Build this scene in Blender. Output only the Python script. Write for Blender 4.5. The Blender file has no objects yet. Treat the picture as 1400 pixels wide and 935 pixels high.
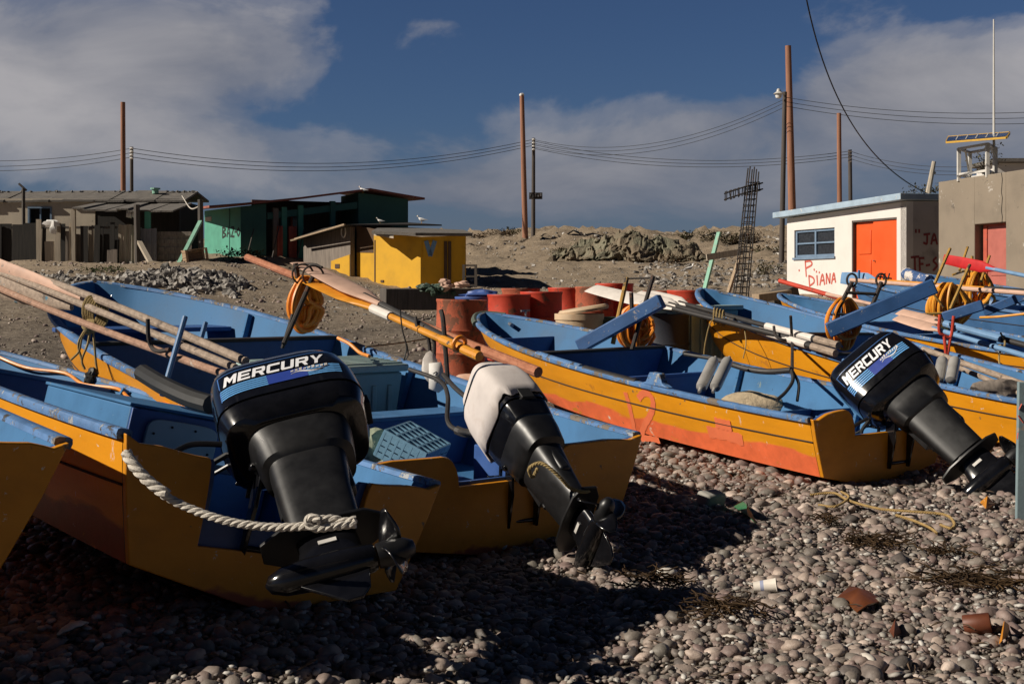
import bpy, bmesh, math, random
import numpy as np
from mathutils import Vector, Matrix, noise as mnoise
R = math.radians
random.seed(7)
SC = bpy.context.scene
COL = SC.collection
F, CX, HY, EYE = 1700.0, 700.0, 395.0, 1.45       # focal length in photo pixels, horizon row, eye height

def P(px, py, d):
    """point at depth d seen at photo pixel (px, py)"""
    return Vector(((px-CX)/F*d, d, EYE-(py-HY)/F*d))

def sstep(a, b, x):
    t = np.clip((x-a)/(b-a), 0, 1)
    return t*t*(3-2*t)

_GY = [-60, -30, 0, 4.5, 6, 8.5, 12, 15.3, 20, 25, 37, 43, 50, 58, 64, 70, 76, 95, 140, 400, 900]
_GZ = [-5, -2.6, -1.40, -1.33, -1.36, -1.36, -1.17, -.99, -.80, -.60, -.12, .02, .55, 1.3, 2.1, 2.95, 3.25, 3.2, 1.0, -14, -16]
def G(x, y):
    """ground height (world z) for scalars or arrays"""
    x = np.asarray(x, float); y = np.asarray(y, float)
    z = 0
    for o, w in ((-1.2, .25), (0, .5), (1.2, .25)):
        z = z + w*np.interp(y+o*np.clip(y/20, 0.2, 1.5), _GY, _GZ)
    z = z + .88*sstep(-3.0, -9.5, x)*sstep(18, 40, y)*(1-sstep(52, 64, y))
    z = z + .35*sstep(60, 72, y)*(np.sin(x*.16+1)*.5+np.sin(x*.43)*.25+sstep(8, 20, x)*1.6)
    z = z - .25*sstep(55, 70, y)*sstep(-4, -30, x)
    z = z + .12*sstep(-.2, -1.0, x)*(1-sstep(5.2, 6.3, y)) + .26*sstep(-1.6, -3.2, x)*sstep(7, 9, y)*(1-sstep(12, 17, y))
    und = .03*np.sin(x*1.3+y*.7)+.025*np.sin(x*2.9-y*1.9+1)+.02*np.sin(y*3.3+x*.6)
    z = z + und*sstep(7, 14, y)*(1-.0*x) + .012*np.sin(x*5+y*2)*sstep(3, 4, y)
    return z + EYE
def g(x, y): return float(G(x, y))
def PG(px, d, up=0.0):
    """ground point at depth d in photo column px"""
    x = (px-CX)/F*d
    return Vector((x, d, g(x, d)+up))

# ------------------------------------------------------------------ materials
class N:
    def __init__(s, m):
        s.t = m.node_tree; s.t.nodes.clear()
    def n(s, typ, **kw):
        nd = s.t.nodes.new(typ)
        for k, v in kw.items():
            if k.startswith('_'): setattr(nd, k[1:], v)
        for k, v in kw.items():
            if k.startswith('_'): continue
            key = int(k[1:]) if k[0] == 'i' and k[1:].isdigit() else k.replace('__', ' ')
            if isinstance(v, tuple) and len(v) == 2 and hasattr(v[0], 'outputs'):
                s.t.links.new(v[0].outputs[v[1]], nd.inputs[key])
            elif hasattr(v, 'outputs'):
                s.t.links.new(v.outputs[0], nd.inputs[key])
            else:
                nd.inputs[key].default_value = v
        return nd
    def ramp(s, fac, *stops, interp='LINEAR'):
        r = s.t.nodes.new('ShaderNodeValToRGB'); r.color_ramp.interpolation = interp
        el = r.color_ramp.elements
        el[0].position, el[1].position = stops[0][0], stops[-1][0]
        el[0].color = c4(stops[0][1]); el[1].color = c4(stops[-1][1])
        for p, c in stops[1:-1]:
            e = el.new(p); e.color = c4(c)
        if isinstance(fac, tuple): s.t.links.new(fac[0].outputs[fac[1]], r.inputs[0])
        else: s.t.links.new(fac.outputs[0], r.inputs[0])
        return r
    def math(s, op, a, b=None, clamp=False):
        m = s.t.nodes.new('ShaderNodeMath'); m.operation = op; m.use_clamp = clamp
        for i, v in enumerate((a, b)):
            if v is None: continue
            if isinstance(v, tuple): s.t.links.new(v[0].outputs[v[1]], m.inputs[i])
            elif hasattr(v, 'outputs'): s.t.links.new(v.outputs[0], m.inputs[i])
            else: m.inputs[i].default_value = v
        return m
    def mix(s, fac, a, b, blend='MIX'):
        m = s.t.nodes.new('ShaderNodeMix'); m.data_type = 'RGBA'; m.blend_type = blend
        for key, v in ((0, fac), (6, a), (7, b)):
            if isinstance(v, tuple) and len(v) == 2 and hasattr(v[0], 'outputs'): s.t.links.new(v[0].outputs[v[1]], m.inputs[key])
            elif hasattr(v, 'outputs'):
                o = v.outputs[2] if v.bl_idname == 'ShaderNodeMix' else v.outputs[0]
                s.t.links.new(o, m.inputs[key])
            elif key == 0: m.inputs[0].default_value = v
            else: m.inputs[key].default_value = c4(v)
        return m
def c4(c):
    if isinstance(c, (int, float)): return (c, c, c, 1)
    return tuple(c) if len(c) == 4 else (*c, 1)

def noise(nt, vec, scale, detail=6, rough=.6, dist=0.0):
    return nt.n('ShaderNodeTexNoise', Vector=vec, Scale=scale, Detail=detail, Roughness=rough, Distortion=dist)

def new_mat(name):
    m = bpy.data.materials.new(name); m.use_nodes = True
    return m, N(m)
def finish(nt, col, rough, bump=None, bstr=.3, bdist=.01, metal=0.0, spec=.5, coat=0.0, trans=0.0):
    out = nt.n('ShaderNodeOutputMaterial')
    b = nt.n('ShaderNodeBsdfPrincipled')
    L = nt.t.links
    def conn(v, sock):
        if hasattr(v, 'outputs'):
            L.new(v.outputs[2] if v.bl_idname == 'ShaderNodeMix' else v.outputs[0], b.inputs[sock])
        else: b.inputs[sock].default_value = c4(v) if sock == 'Base Color' else v
    conn(col, 'Base Color'); conn(rough, 'Roughness'); conn(metal, 'Metallic')
    b.inputs['Specular IOR Level'].default_value = spec
    b.inputs['Coat Weight'].default_value = coat
    b.inputs['Transmission Weight'].default_value = trans
    if bump is not None:
        bn = nt.n('ShaderNodeBump', Strength=bstr, Distance=bdist)
        L.new(bump.outputs[0], bn.inputs['Height']); L.new(bn.outputs[0], b.inputs['Normal'])
    L.new(b.outputs[0], out.inputs[0])
    return b
def coords(nt, stretch=None, rnd=True):
    tc = nt.n('ShaderNodeTexCoord')
    v = (tc, 'Object')
    if rnd:
        oi = nt.n('ShaderNodeObjectInfo')
        k = nt.math('MULTIPLY', (oi, 'Random'), 17.0)
        cb = nt.n('ShaderNodeCombineXYZ', X=k, Y=k, Z=k)
        ad = nt.n('ShaderNodeVectorMath', _operation='ADD', i0=v, i1=cb); v = (ad, 0)
    if stretch:
        mp = nt.n('ShaderNodeMapping', Vector=v, Scale=stretch); v = (mp, 0)
    return v

def paint(name, base, vary=.25, scale=5, rough=.45, chips=(), dirt=None, bump=.25, stretch=None, spec=.5, coat=0, metal=0.0, bscale=60, bdist=.004):
    """painted / worn surface. chips: (colour, amount 0..1, scale)"""
    m, nt = new_mat(name); v = coords(nt, stretch)
    n1 = noise(nt, v, scale, 5)
    dark = tuple(c*(1-vary) for c in base); lite = tuple(min(1, c*(1+vary*.6)+.01*vary) for c in base)
    col = nt.ramp(n1, (.3, dark), (.52, base), (.75, lite))
    bmp = noise(nt, v, bscale, 4)
    rr = nt.math('MULTIPLY_ADD', n1, .3); rr.inputs[2].default_value = max(.05, rough-.15)
    last = col; hb = bmp
    if dirt:
        dn = noise(nt, v, dirt[2], 8, .7)
        fac = nt.ramp(dn, (1-dirt[1]-.12, 0), (1-dirt[1]+.12, 1))
        last = nt.mix(fac, last, dirt[0])
    for c, amt, sc in chips:
        cn = noise(nt, v, sc, 9, .72, .3)
        fac = nt.ramp(cn, (.72-amt*.45-.012, 0), (.72-amt*.45+.012, 1))
        last = nt.mix(fac, last, c)
        hb = nt.math('SUBTRACT', hb, nt.math('MULTIPLY', fac, .8))
    finish(nt, last, rr, hb, bump, bdist, metal, spec, coat)
    return m

def flat(name, base, rough=.5, vary=.12, metal=0.0, spec=.5, coat=0, scale=14, bump=.1, trans=0.0):
    m, nt = new_mat(name); v = coords(nt)
    n1 = noise(nt, v, scale, 4)
    col = nt.ramp(n1, (.3, tuple(c*(1-vary) for c in base)), (.7, tuple(min(1, c*(1+vary)) for c in base)))
    rr = nt.math('MULTIPLY_ADD', n1, .2); rr.inputs[2].default_value = max(.03, rough-.1)
    finish(nt, col, rr, n1, bump, .004, metal, spec, coat, trans)
    return m

def wood(name, a, b, scale=3, rough=.8, axis=1, chips=(), bump=.5):
    m, nt = new_mat(name)
    st = [14, 14, 14]; st[axis] = .8
    v = coords(nt, tuple(st)); n1 = noise(nt, v, scale, 6, .65, .4)
    col = nt.ramp(n1, (.3, a), (.7, b)); last = col
    v2 = coords(nt)
    for c, amt, sc in chips:
        cn = noise(nt, v2, sc, 9, .72, .3)
        fac = nt.ramp(cn, (.72-amt*.45-.012, 0), (.72-amt*.45+.012, 1))
        last = nt.mix(fac, last, c)
    finish(nt, last, rough, n1, bump, .004)
    return m

M = {}
BLUE = (.07, .185, .38); DKBLUE = (.04, .10, .30)
M['blue_inner'] = paint('blue_inner_paint', (.055, .17, .35), .25, 2.2, .62, spec=.2, chips=(((.24, .34, .45), .09, 9), ((.05, .08, .13), .1, 14), ((.16, .22, .24), .12, 3.5)), dirt=((.04, .11, .24), .3, 1.7))
M['blue'] = paint('blue_paint', BLUE, .25, 5, .5, chips=(((.30, .36, .42), .14, 12), ((.03, .035, .05), .12, 9)))
M['rail'] = paint('worn_blue_rail_paint', (.10, .22, .45), .3, 5, .6, chips=(((.36, .38, .40), .30, 11), ((.20, .165, .13), .33, 4.5), ((.06, .052, .045), .24, 6), ((.55, .52, .47), .14, 16)), bump=.7)
M['deep'] = paint('deep_blue_paint', DKBLUE, .25, 5, .45, chips=(((.02, .022, .03), .16, 6), ((.2, .25, .32), .06, 16)))
YEL = (.76, .305, .010)
def hull_mat(name, ybase, red, lvl, wob=.06, redamt=.0):
    """yellow hull, antifouling below the level lvl (hull local z)"""
    m, nt = new_mat(name)
    tc = nt.n('ShaderNodeTexCoord'); v = (tc, 'Object')
    sp = nt.n('ShaderNodeSeparateXYZ', Vector=v)
    mp = nt.n('ShaderNodeMapping', Vector=v, Scale=(1, .35, 1.6))
    n1 = noise(nt, (mp, 0), 4, 6, .62)
    col = nt.ramp(n1, (.25, tuple(c*.80 for c in ybase)), (.5, ybase), (.75, (ybase[0]*1.08, ybase[1]*1.16, ybase[2]*1.5)))
    n2 = noise(nt, (mp, 0), 5, 4, .5)
    h = nt.math('ADD', (sp, 'Z'), nt.math('MULTIPLY', nt.math('SUBTRACT', n2, .5), wob*4))
    fac = nt.ramp(nt.math('MULTIPLY', h, 1.0), (max(0, lvl-.012), 1), (lvl+.012, 0))
    n3 = noise(nt, v, 7, 5)
    rc = nt.ramp(n3, (.3, tuple(c*.8 for c in red)), (.7, tuple(min(1, c*1.15) for c in red)))
    last = nt.mix(fac, col, rc)
    # scraped paint: pale undercoat and bare grey
    for c, th, sc in (((.72, .62, .5), .675, 13), ((.75, .50, .36), .672, 5.5), ((.16, .12, .08), .69, 9), ((.56, .22, .02), .645, 2.4), ((.62, .56, .48), .69, 26)):
        cn = noise(nt, v, sc, 8, .66, .5)
        f2 = nt.ramp(cn, (th-.012, 0), (th+.012, 1)); last = nt.mix(f2, last, c)
    dn = noise(nt, (mp, 0), 2.2, 8, .7)
    f3 = nt.ramp(dn, (.55, 0), (.80, .42)); last = nt.mix(f3, last, tuple(c*.55 for c in ybase))
    bm = noise(nt, v, 45, 4); bm2 = noise(nt, v, 3, 3)
    bb = nt.math('ADD', bm, nt.math('MULTIPLY', bm2, 2.0))
    finish(nt, last, .42, bb, .18, .006)
    return m
RED = (.82, .165, .06); MAROON = (.32, .07, .03)
M['hull_orange'] = hull_mat('yellow_hull_orange_bottom', YEL, RED, .285)
M['hull_red'] = hull_mat('yellow_hull_red_bottom', YEL, MAROON, .26)
M['hull_plain'] = hull_mat('yellow_hull_plain', YEL, MAROON, .06)
M['transom'] = hull_mat('shaded_transom_yellow', (.66, .26, .011), MAROON, .05)  # hull yellow darkened, shade of the sterns put into the colour
M['black_seam'] = flat('dark_seam', (.03, .02, .015), .8)
M['engine'] = flat('black_engine_enamel', (.006, .006, .0075), .16, .3, spec=.6, coat=.3, bump=.03)
M['engine_leg'] = flat('black_engine_leg', (.008, .008, .009), .42, .3, spec=.6, bump=.06)
M['rubber'] = flat('black_rubber', (.012, .012, .012), .6)
M['steel'] = flat('steel', (.42, .41, .40), .35, .2, metal=.9)
M['bottle'] = paint('dull_bottle_steel', (.50, .48, .45), .2, 8, .34, metal=.35, chips=(((.15, .09, .06), .14, 9),))
M['rust'] = paint('rusty_iron', (.14, .055, .03), .45, 12, .85, chips=(((.03, .02, .018), .3, 10),), bump=.5)
M['iron'] = paint('dark_iron', (.035, .028, .025), .4, 10, .75, chips=(((.12, .05, .025), .25, 8),), bump=.4)
M['decal_blue'] = flat('decal_blue', (.03, .06, .30), .3, .05)
M['decal_sky'] = flat('decal_light_blue', (.13, .36, .72), .3, .05)
M['decal_white'] = flat('decal_white', (.82, .82, .85), .35, .06)
M['decal_edge'] = flat('decal_thin_blue', (.05, .14, .38), .35, .05)
M['silver'] = flat('worn_silver', (.55, .53, .50), .4, .2)
M['hose'] = paint('orange_hose_rubber', (.80, .27, .025), .2, 9, .45, chips=(((.3, .11, .03), .05, 14),), bump=.15)
M['hose_y'] = paint('amber_hose_rubber', (.80, .34, .03), .2, 9, .45, chips=(((.3, .12, .03), .06, 14),), bump=.15)
M['rope_white'] = paint('white_rope', (.62, .57, .50), .25, 30, .9, bump=.8, bscale=90)
M['rope_tan'] = paint('tan_rope', (.36, .26, .11), .3, 30, .9, bump=.8, bscale=90)
M['rope_yellow'] = paint('yellow_rope', (.36, .24, .09), .3, 30, .85, bump=.6)
M['oar_grey'] = wood('weathered_oar_wood', (.20, .15, .115), (.45, .35, .27), 2.5, chips=(((.06, .18, .26), .17, 9), ((.13, .1, .08), .2, 8)))
M['oar_pink'] = paint('faded_pink_oar_paint', (.62, .40, .30), .2, 6, .7, chips=(((.08, .16, .3), .1, 10), ((.3, .24, .2), .16, 8)))
M['oar_yellow'] = paint('yellow_oar_paint', (.68, .28, .02), .2, 6, .5, chips=(((.06, .05, .04), .17, 10), ((.65, .55, .45), .14, 8)))
M['oar_white'] = paint('white_oar_paint', (.74, .68, .62), .12, 6, .6, chips=(((.3, .24, .2), .15, 9),))
M['oar_red'] = paint('red_oar_paint', (.52, .02, .022), .2, 6, .5, chips=(((.6, .3, .28), .06, 9),), spec=.3)
M['oar_blue'] = paint('blue_oar_paint', (.16, .30, .50), .2, 6, .6, chips=(((.6, .45, .42), .2, 6),))
M['oar_black'] = paint('black_oar_wrap', (.03, .027, .026), .3, 9, .6, chips=(((.2, .16, .13), .12, 8),))
M['pole_red'] = wood('reddish_pole', (.30, .10, .05), (.52, .22, .12), 2.5, chips=(((.2, .09, .06), .15, 8), ((.55, .38, .3), .12, 9)))
M['pole_wood'] = wood('utility_pole_wood', (.22, .095, .055), (.40, .19, .115), 1.2, axis=2)
M['pole_dark'] = wood('dark_pole_wood', (.05, .042, .038), (.11, .09, .08), 1.2, axis=2)
M['plank'] = wood('grey_plank', (.12, .10, .085), (.30, .25, .21), 2, axis=2)
M['plank_tan'] = wood('tan_plank', (.27, .19, .12), (.45, .34, .23), 2, axis=2)
M['cloth_white'] = paint('white_canvas', (.66, .60, .57), .15, 4, .85, dirt=((.42, .34, .30), .38, 4), bump=.15, bscale=7, bdist=.02)
M['teal'] = paint('pale_teal_plastic', (.30, .42, .42), .15, 5, .5, dirt=((.22, .3, .29), .3, 4))
M['teal_lid'] = paint('pale_teal_lid', (.40, .52, .50), .15, 5, .5, dirt=((.28, .36, .34), .25, 5))
M['crate_blue'] = paint('light_blue_plastic', (.17, .33, .46), .15, 6, .5)
M['sack_green'] = paint('greenish_sack', (.32, .36, .26), .25, 6, .9, bump=.6, bscale=25, bdist=.02)
M['sack_tan'] = paint('tan_sack', (.45, .36, .24), .25, 6, .9, bump=.6, bscale=25, bdist=.02)
M['drum_red'] = paint('red_drum_paint', (.55, .055, .025), .3, 5, .55, chips=(((.20, .07, .035), .25, 6), ((.4, .2, .15), .08, 12)))
M['drum_rust'] = paint('rusted_red_drum', (.44, .10, .045), .35, 5, .8, chips=(((.20, .075, .04), .4, 5), ((.08, .04, .03), .15, 7)), bump=.5)
M['drum_blue'] = paint('blue_drum_paint', (.06, .12, .36), .3, 5, .5, chips=(((.2, .1, .06), .12, 8),))
M['drum_black'] = paint('black_drum', (.025, .028, .04), .3, 5, .6)
M['bucket'] = paint('cream_plastic_bucket', (.62, .46, .30), .2, 4, .6, dirt=((.45, .27, .15), .3, 3))
M['mottle'] = paint('mottled_green_plastic', (.05, .085, .06), .3, 4, .6, chips=(((.4, .45, .38), .2, 12),))
M['hatch'] = paint('grey_hatch_plastic', (.42, .46, .47), .12, 7, .6)
M['rack_yellow'] = paint('worn_yellow_rack_paint', (.42, .24, .05), .3, 8, .7, chips=(((.05, .04, .035), .3, 7),))
M['post_paint'] = paint('weathered_pale_blue_paint', (.20, .27, .29), .2, 6, .75, chips=(((.32, .28, .24), .2, 8),))
M['boom_blue'] = paint('worn_blue_boom_paint', (.032, .10, .26), .25, 4, .55, chips=(((.42, .36, .30), .2, 6), ((.05, .06, .1), .2, 5), ((.3, .38, .45), .14, 14)))
M['rope_fender'] = paint('dull_green_rope_fender', (.10, .12, .095), .3, 20, .9, bump=.8)
M['hull_blue'] = paint('light_blue_hull_paint', (.06, .17, .38), .2, 3, .55, chips=(((.35, .4, .45), .1, 8),))
M['pole_tan'] = wood('tan_pink_pole', (.24, .13, .085), (.48, .29, .20), 2.5, chips=(((.18, .12, .09), .22, 8), ((.5, .42, .35), .15, 6)))
M['board_black'] = wood('shade_black_board', (.010, .009, .008), (.032, .027, .023), 2, axis=2)  # near-black colour stands in for shade on fence boards and porch wall
# ------------------------------------------------------------------ mesh building
MW = {}                                   # object -> world matrix known while building
def tag(o, label=None, cat=None, group=None, kind=None):
    if label: o['label'] = label
    if cat: o['category'] = cat
    if group: o['group'] = group
    if kind: o['kind'] = kind
    return o

def frame(d, up=Vector((0, 0, 1))):
    d = d.normalized()
    if abs(d.dot(up)) > .98: up = Vector((1, 0, 0)) if abs(d.x) < .9 else Vector((0, 1, 0))
    a = d.cross(up).normalized(); b = a.cross(d).normalized()
    return a, b                            # a sideways, b up

def spline(pts, n=6):
    """Catmull-Rom through the points"""
    pts = [Vector(p) for p in pts]
    if len(pts) < 3: return pts
    e = [pts[0]*2-pts[1]]+pts+[pts[-1]*2-pts[-2]]
    out = []
    for i in range(1, len(e)-2):
        p0, p1, p2, p3 = e[i-1:i+3]
        for k in range(n):
            t = k/n
            out.append(.5*((2*p1)+(p2-p0)*t+(2*p0-5*p1+4*p2-p3)*t*t+(3*p1-p0-3*p2+p3)*t**3))
    out.append(pts[-1]); return out

class MB:
    def __init__(s): s.v, s.f, s.m = [], [], []
    def add(s, vs, fs, mi=0, T=None):
        o = len(s.v)
        s.v += [(T @ Vector(p)) if T else Vector(p) for p in vs]
        s.f += [tuple(i+o for i in f) for f in fs]; s.m += [mi]*len(fs); return s
    def box(s, c, sz, T=None, mi=0):
        c = Vector(c); h = Vector(sz)/2
        vs = [c+Vector((x*h.x, y*h.y, z*h.z)) for z in (-1, 1) for y in (-1, 1) for x in (-1, 1)]
        return s.add(vs, [(0, 2, 3, 1), (4, 5, 7, 6), (0, 1, 5, 4), (2, 6, 7, 3), (0, 4, 6, 2), (1, 3, 7, 5)], mi, T)
    def beam(s, p0, p1, w, h, up=Vector((0, 0, 1)), mi=0, w1=None, h1=None):
        p0, p1 = Vector(p0), Vector(p1); a, b = frame(p1-p0, up); w1 = w1 or w; h1 = h1 or h
        vs = []
        for p, ww, hh in ((p0, w, h), (p1, w1, h1)):
            vs += [p-a*ww/2-b*hh/2, p+a*ww/2-b*hh/2, p+a*ww/2+b*hh/2, p-a*ww/2+b*hh/2]
        return s.add(vs, [(0, 1, 2, 3), (7, 6, 5, 4), (0, 4, 5, 1), (1, 5, 6, 2), (2, 6, 7, 3), (3, 7, 4, 0)], mi)
    def loft(s, rings, cap0=True, cap1=True, mi=0, closed=True, T=None):
        n = len(rings[0]); vs = [p for r in rings for p in r]; fs = []
        for i in range(len(rings)-1):
            for k in range(n if closed else n-1):
                a = i*n+k; b = i*n+(k+1) % n
                fs.append((a, b, b+n, a+n))
        if cap0: fs.append(tuple(range(n-1, -1, -1)))
        if cap1: fs.append(tuple((len(rings)-1)*n+k for k in range(n)))
        return s.add(vs, fs, mi, T)
    def tube(s, pts, r, n=8, mi=0, caps=True, T=None, flat=1.0):
        pts = [Vector(p) for p in pts]; rings = []; prev = None
        for i, p in enumerate(pts):
            d = pts[min(i+1, len(pts)-1)]-pts[max(i-1, 0)]
            if d.length < 1e-9: d = Vector((0, 0, 1))
            d.normalize()
            if prev is None: a, b = frame(d)
            else:
                a = prev-d*prev.dot(d)
                if a.length < 1e-6: a, b = frame(d)
                a.normalize(); b = a.cross(d)
            prev = a
            rr = r[i] if isinstance(r, (list, tuple)) else r
            rings.append([p+(a*math.cos(2*math.pi*k/n)+b*math.sin(2*math.pi*k/n)*flat)*rr for k in range(n)])
        return s.loft(rings, caps, caps, mi, True, T)
    def lathe(s, prof, n=24, T=None, mi=0, cap0=True, cap1=True):
        rings = [[Vector((r*math.cos(2*math.pi*k/n), r*math.sin(2*math.pi*k/n), z)) for k in range(n)] for r, z in prof]
        return s.loft(rings, cap0, cap1, mi, True, T)
    def prism(s, poly, t0, t1, T=None, mi=0):
        n = len(poly)
        vs = [Vector((a, b, t0)) for a, b in poly]+[Vector((a, b, t1)) for a, b in poly]
        fs = [tuple(range(n-1, -1, -1)), tuple(range(n, 2*n))]+[(i, (i+1) % n, (i+1) % n+n, i+n) for i in range(n)]
        return s.add(vs, fs, mi, T)
    def blob(s, c, r, seed=0, amp=.15, sub=2, T=None, mi=0, fr=1.5):
        bm = bmesh.new(); bmesh.ops.create_icosphere(bm, subdivisions=sub, radius=1)
        c = Vector(c); r = Vector(r) if hasattr(r, '__len__') else Vector((r, r, r))
        vs = []
        for v in bm.verts:
            k = 1+amp*mnoise.noise(v.co*fr+Vector((seed*3.7, seed*1.3, seed)))*1.6
            vs.append(c+Vector((v.co.x*r.x, v.co.y*r.y, v.co.z*r.z))*k)
        fs = [tuple(v.index for v in f.verts) for f in bm.faces]; bm.free()
        return s.add(vs, fs, mi, T)
    def build(s, name, mat, parent=None, world=False, origin=None, smooth=35, bevel=0, label=None):
        me = bpy.data.meshes.new(name)
        pts = s.v; W = MW[parent].copy() if parent else Matrix.Identity(4)
        if parent and world:
            I = W.inverted(); pts = [I @ p for p in pts]
        if not parent and origin is not None:
            W = Matrix.Translation(Vector(origin)); o = Vector(origin); pts = [p-o for p in pts]
        me.from_pydata([tuple(p) for p in pts], [], s.f)
        mats = mat if isinstance(mat, (list, tuple)) else [mat]
        for mm in mats: me.materials.append(M[mm] if isinstance(mm, str) else mm)
        if len(mats) > 1: me.polygons.foreach_set('material_index', s.m)
        bm = bmesh.new(); bm.from_mesh(me); bmesh.ops.recalc_face_normals(bm, faces=bm.faces); bm.to_mesh(me); bm.free()
        if smooth:
            me.polygons.foreach_set('use_smooth', [True]*len(me.polygons)); me.set_sharp_from_angle(angle=R(smooth))
        ob = bpy.data.objects.new(name, me); COL.objects.link(ob)
        if parent: ob.parent = parent
        elif origin is not None: ob.location = origin
        MW[ob] = W
        if bevel:
            md = ob.modifiers.new('bevel', 'BEVEL'); md.width = bevel; md.segments = 2; md.limit_method = 'ANGLE'; md.angle_limit = R(40)
        if label: ob['label'] = label
        return ob

def empty(name, loc, rot=None, label=None, cat=None, group=None):
    o = bpy.data.objects.new(name, None); COL.objects.link(o)
    o.empty_display_size = .2
    Mx = Matrix.Translation(Vector(loc)) @ (rot.to_4x4() if rot else Matrix.Identity(4))
    o.matrix_basis = Mx; MW[o] = Mx
    return tag(o, label, cat, group)

def copy_tree(o, parent=None):
    c = o.copy(); COL.objects.link(c)
    if parent: c.parent = parent
    for ch in list(o.children): copy_tree(ch, c)
    return c

def single(name, mb, mat, label, cat, group=None, origin=None, smooth=35, bevel=0):
    """a top-level thing that is one mesh; origin at its base"""
    if origin is None:
        xs = [p.x for p in mb.v]; ys = [p.y for p in mb.v]; zs = [p.z for p in mb.v]
        origin = ((min(xs)+max(xs))/2, (min(ys)+max(ys))/2, min(zs))
    return tag(mb.build(name, mat, origin=origin, smooth=smooth, bevel=bevel), label, cat, group)

# ------------------------------------------------------------------ boats
class Boat:
    def __init__(b, stern, heading, L, W, Hs, Hb, pitch=0, heel=0, rake=.45, full=2.6, ws=.92, **kw):
        b.L, b.W, b.Hs, b.Hb, b.rake, b.full, b.ws = L, W, Hs, Hb, rake, full, ws
        b.sx = kw.get('sx', 1.9); b.fl = kw.get('fl', .83)
        b.rot = Matrix.Rotation(R(heading), 4, 'Z') @ Matrix.Rotation(R(pitch), 4, 'X') @ Matrix.Rotation(R(heel), 4, 'Y')
        b.M = Matrix.Translation(Vector(stern)) @ b.rot
        b.I = b.M.inverted(); b.stern = Vector(stern)
    def hb(b, t):
        if t < .42: return b.W/2*(b.ws+(1-b.ws)*(1-((.42-t)/.42)**2))
        return b.W/2*max(0, 1-((t-.42)/.58)**b.full)**.72
    def zg(b, t): return b.Hs+(b.Hb-b.Hs)*max(0, t)**b.sx
    def zc(b, t): return .13+(b.zg(t)-.13)*(.08*t+.50*t**4)
    def zk(b, t): return (b.zg(t)*.72)*max(0, (t-.55)/.45)**2.6
    def hc(b, t): return b.hb(t)*(b.fl-.25*t*t)
    def side(b, t, v):
        """outer skin point (x>0), v 0 at the chine .. 1 at the gunwale"""
        x = b.hc(t)+(b.hb(t)-b.hc(t))*(v*.75+.25*math.sin(v*math.pi/2))
        z = b.zc(t)+(b.zg(t)-b.zc(t))*v
        return Vector((x, b.L*t-b.rake*(1-(z/b.zg(t)))*t**3, z))
    def bottom(b, t, w):
        x = b.hc(t)*w; z = b.zk(t)+(b.zc(t)-b.zk(t))*w**1.3
        return Vector((x, b.L*t-b.rake*(1-(z/b.zg(t)))*t**3, z))
    def gun(b, t, s=1, dx=0, dz=0):
        return Vector((s*(b.hb(t)+dx), b.L*t, b.zg(t)+dz))
    def w(b, p): return b.M @ Vector(p)
    def px(b, p):
        q = b.w(p); return (CX+F*q.x/q.y, HY-F*(q.z-EYE)/q.y, q.y)
    def hit(b, px, py, z):
        """boat-local point of the ray through a photo pixel at local height z"""
        o = b.I @ Vector((0, 0, EYE)); d = (b.I @ P(px, py, 1))-o
        k = (z-o.z)/d.z; return o+d*k
    def tt(b): return [1-(1-i/30)**1.7 for i in range(31)]

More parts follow.
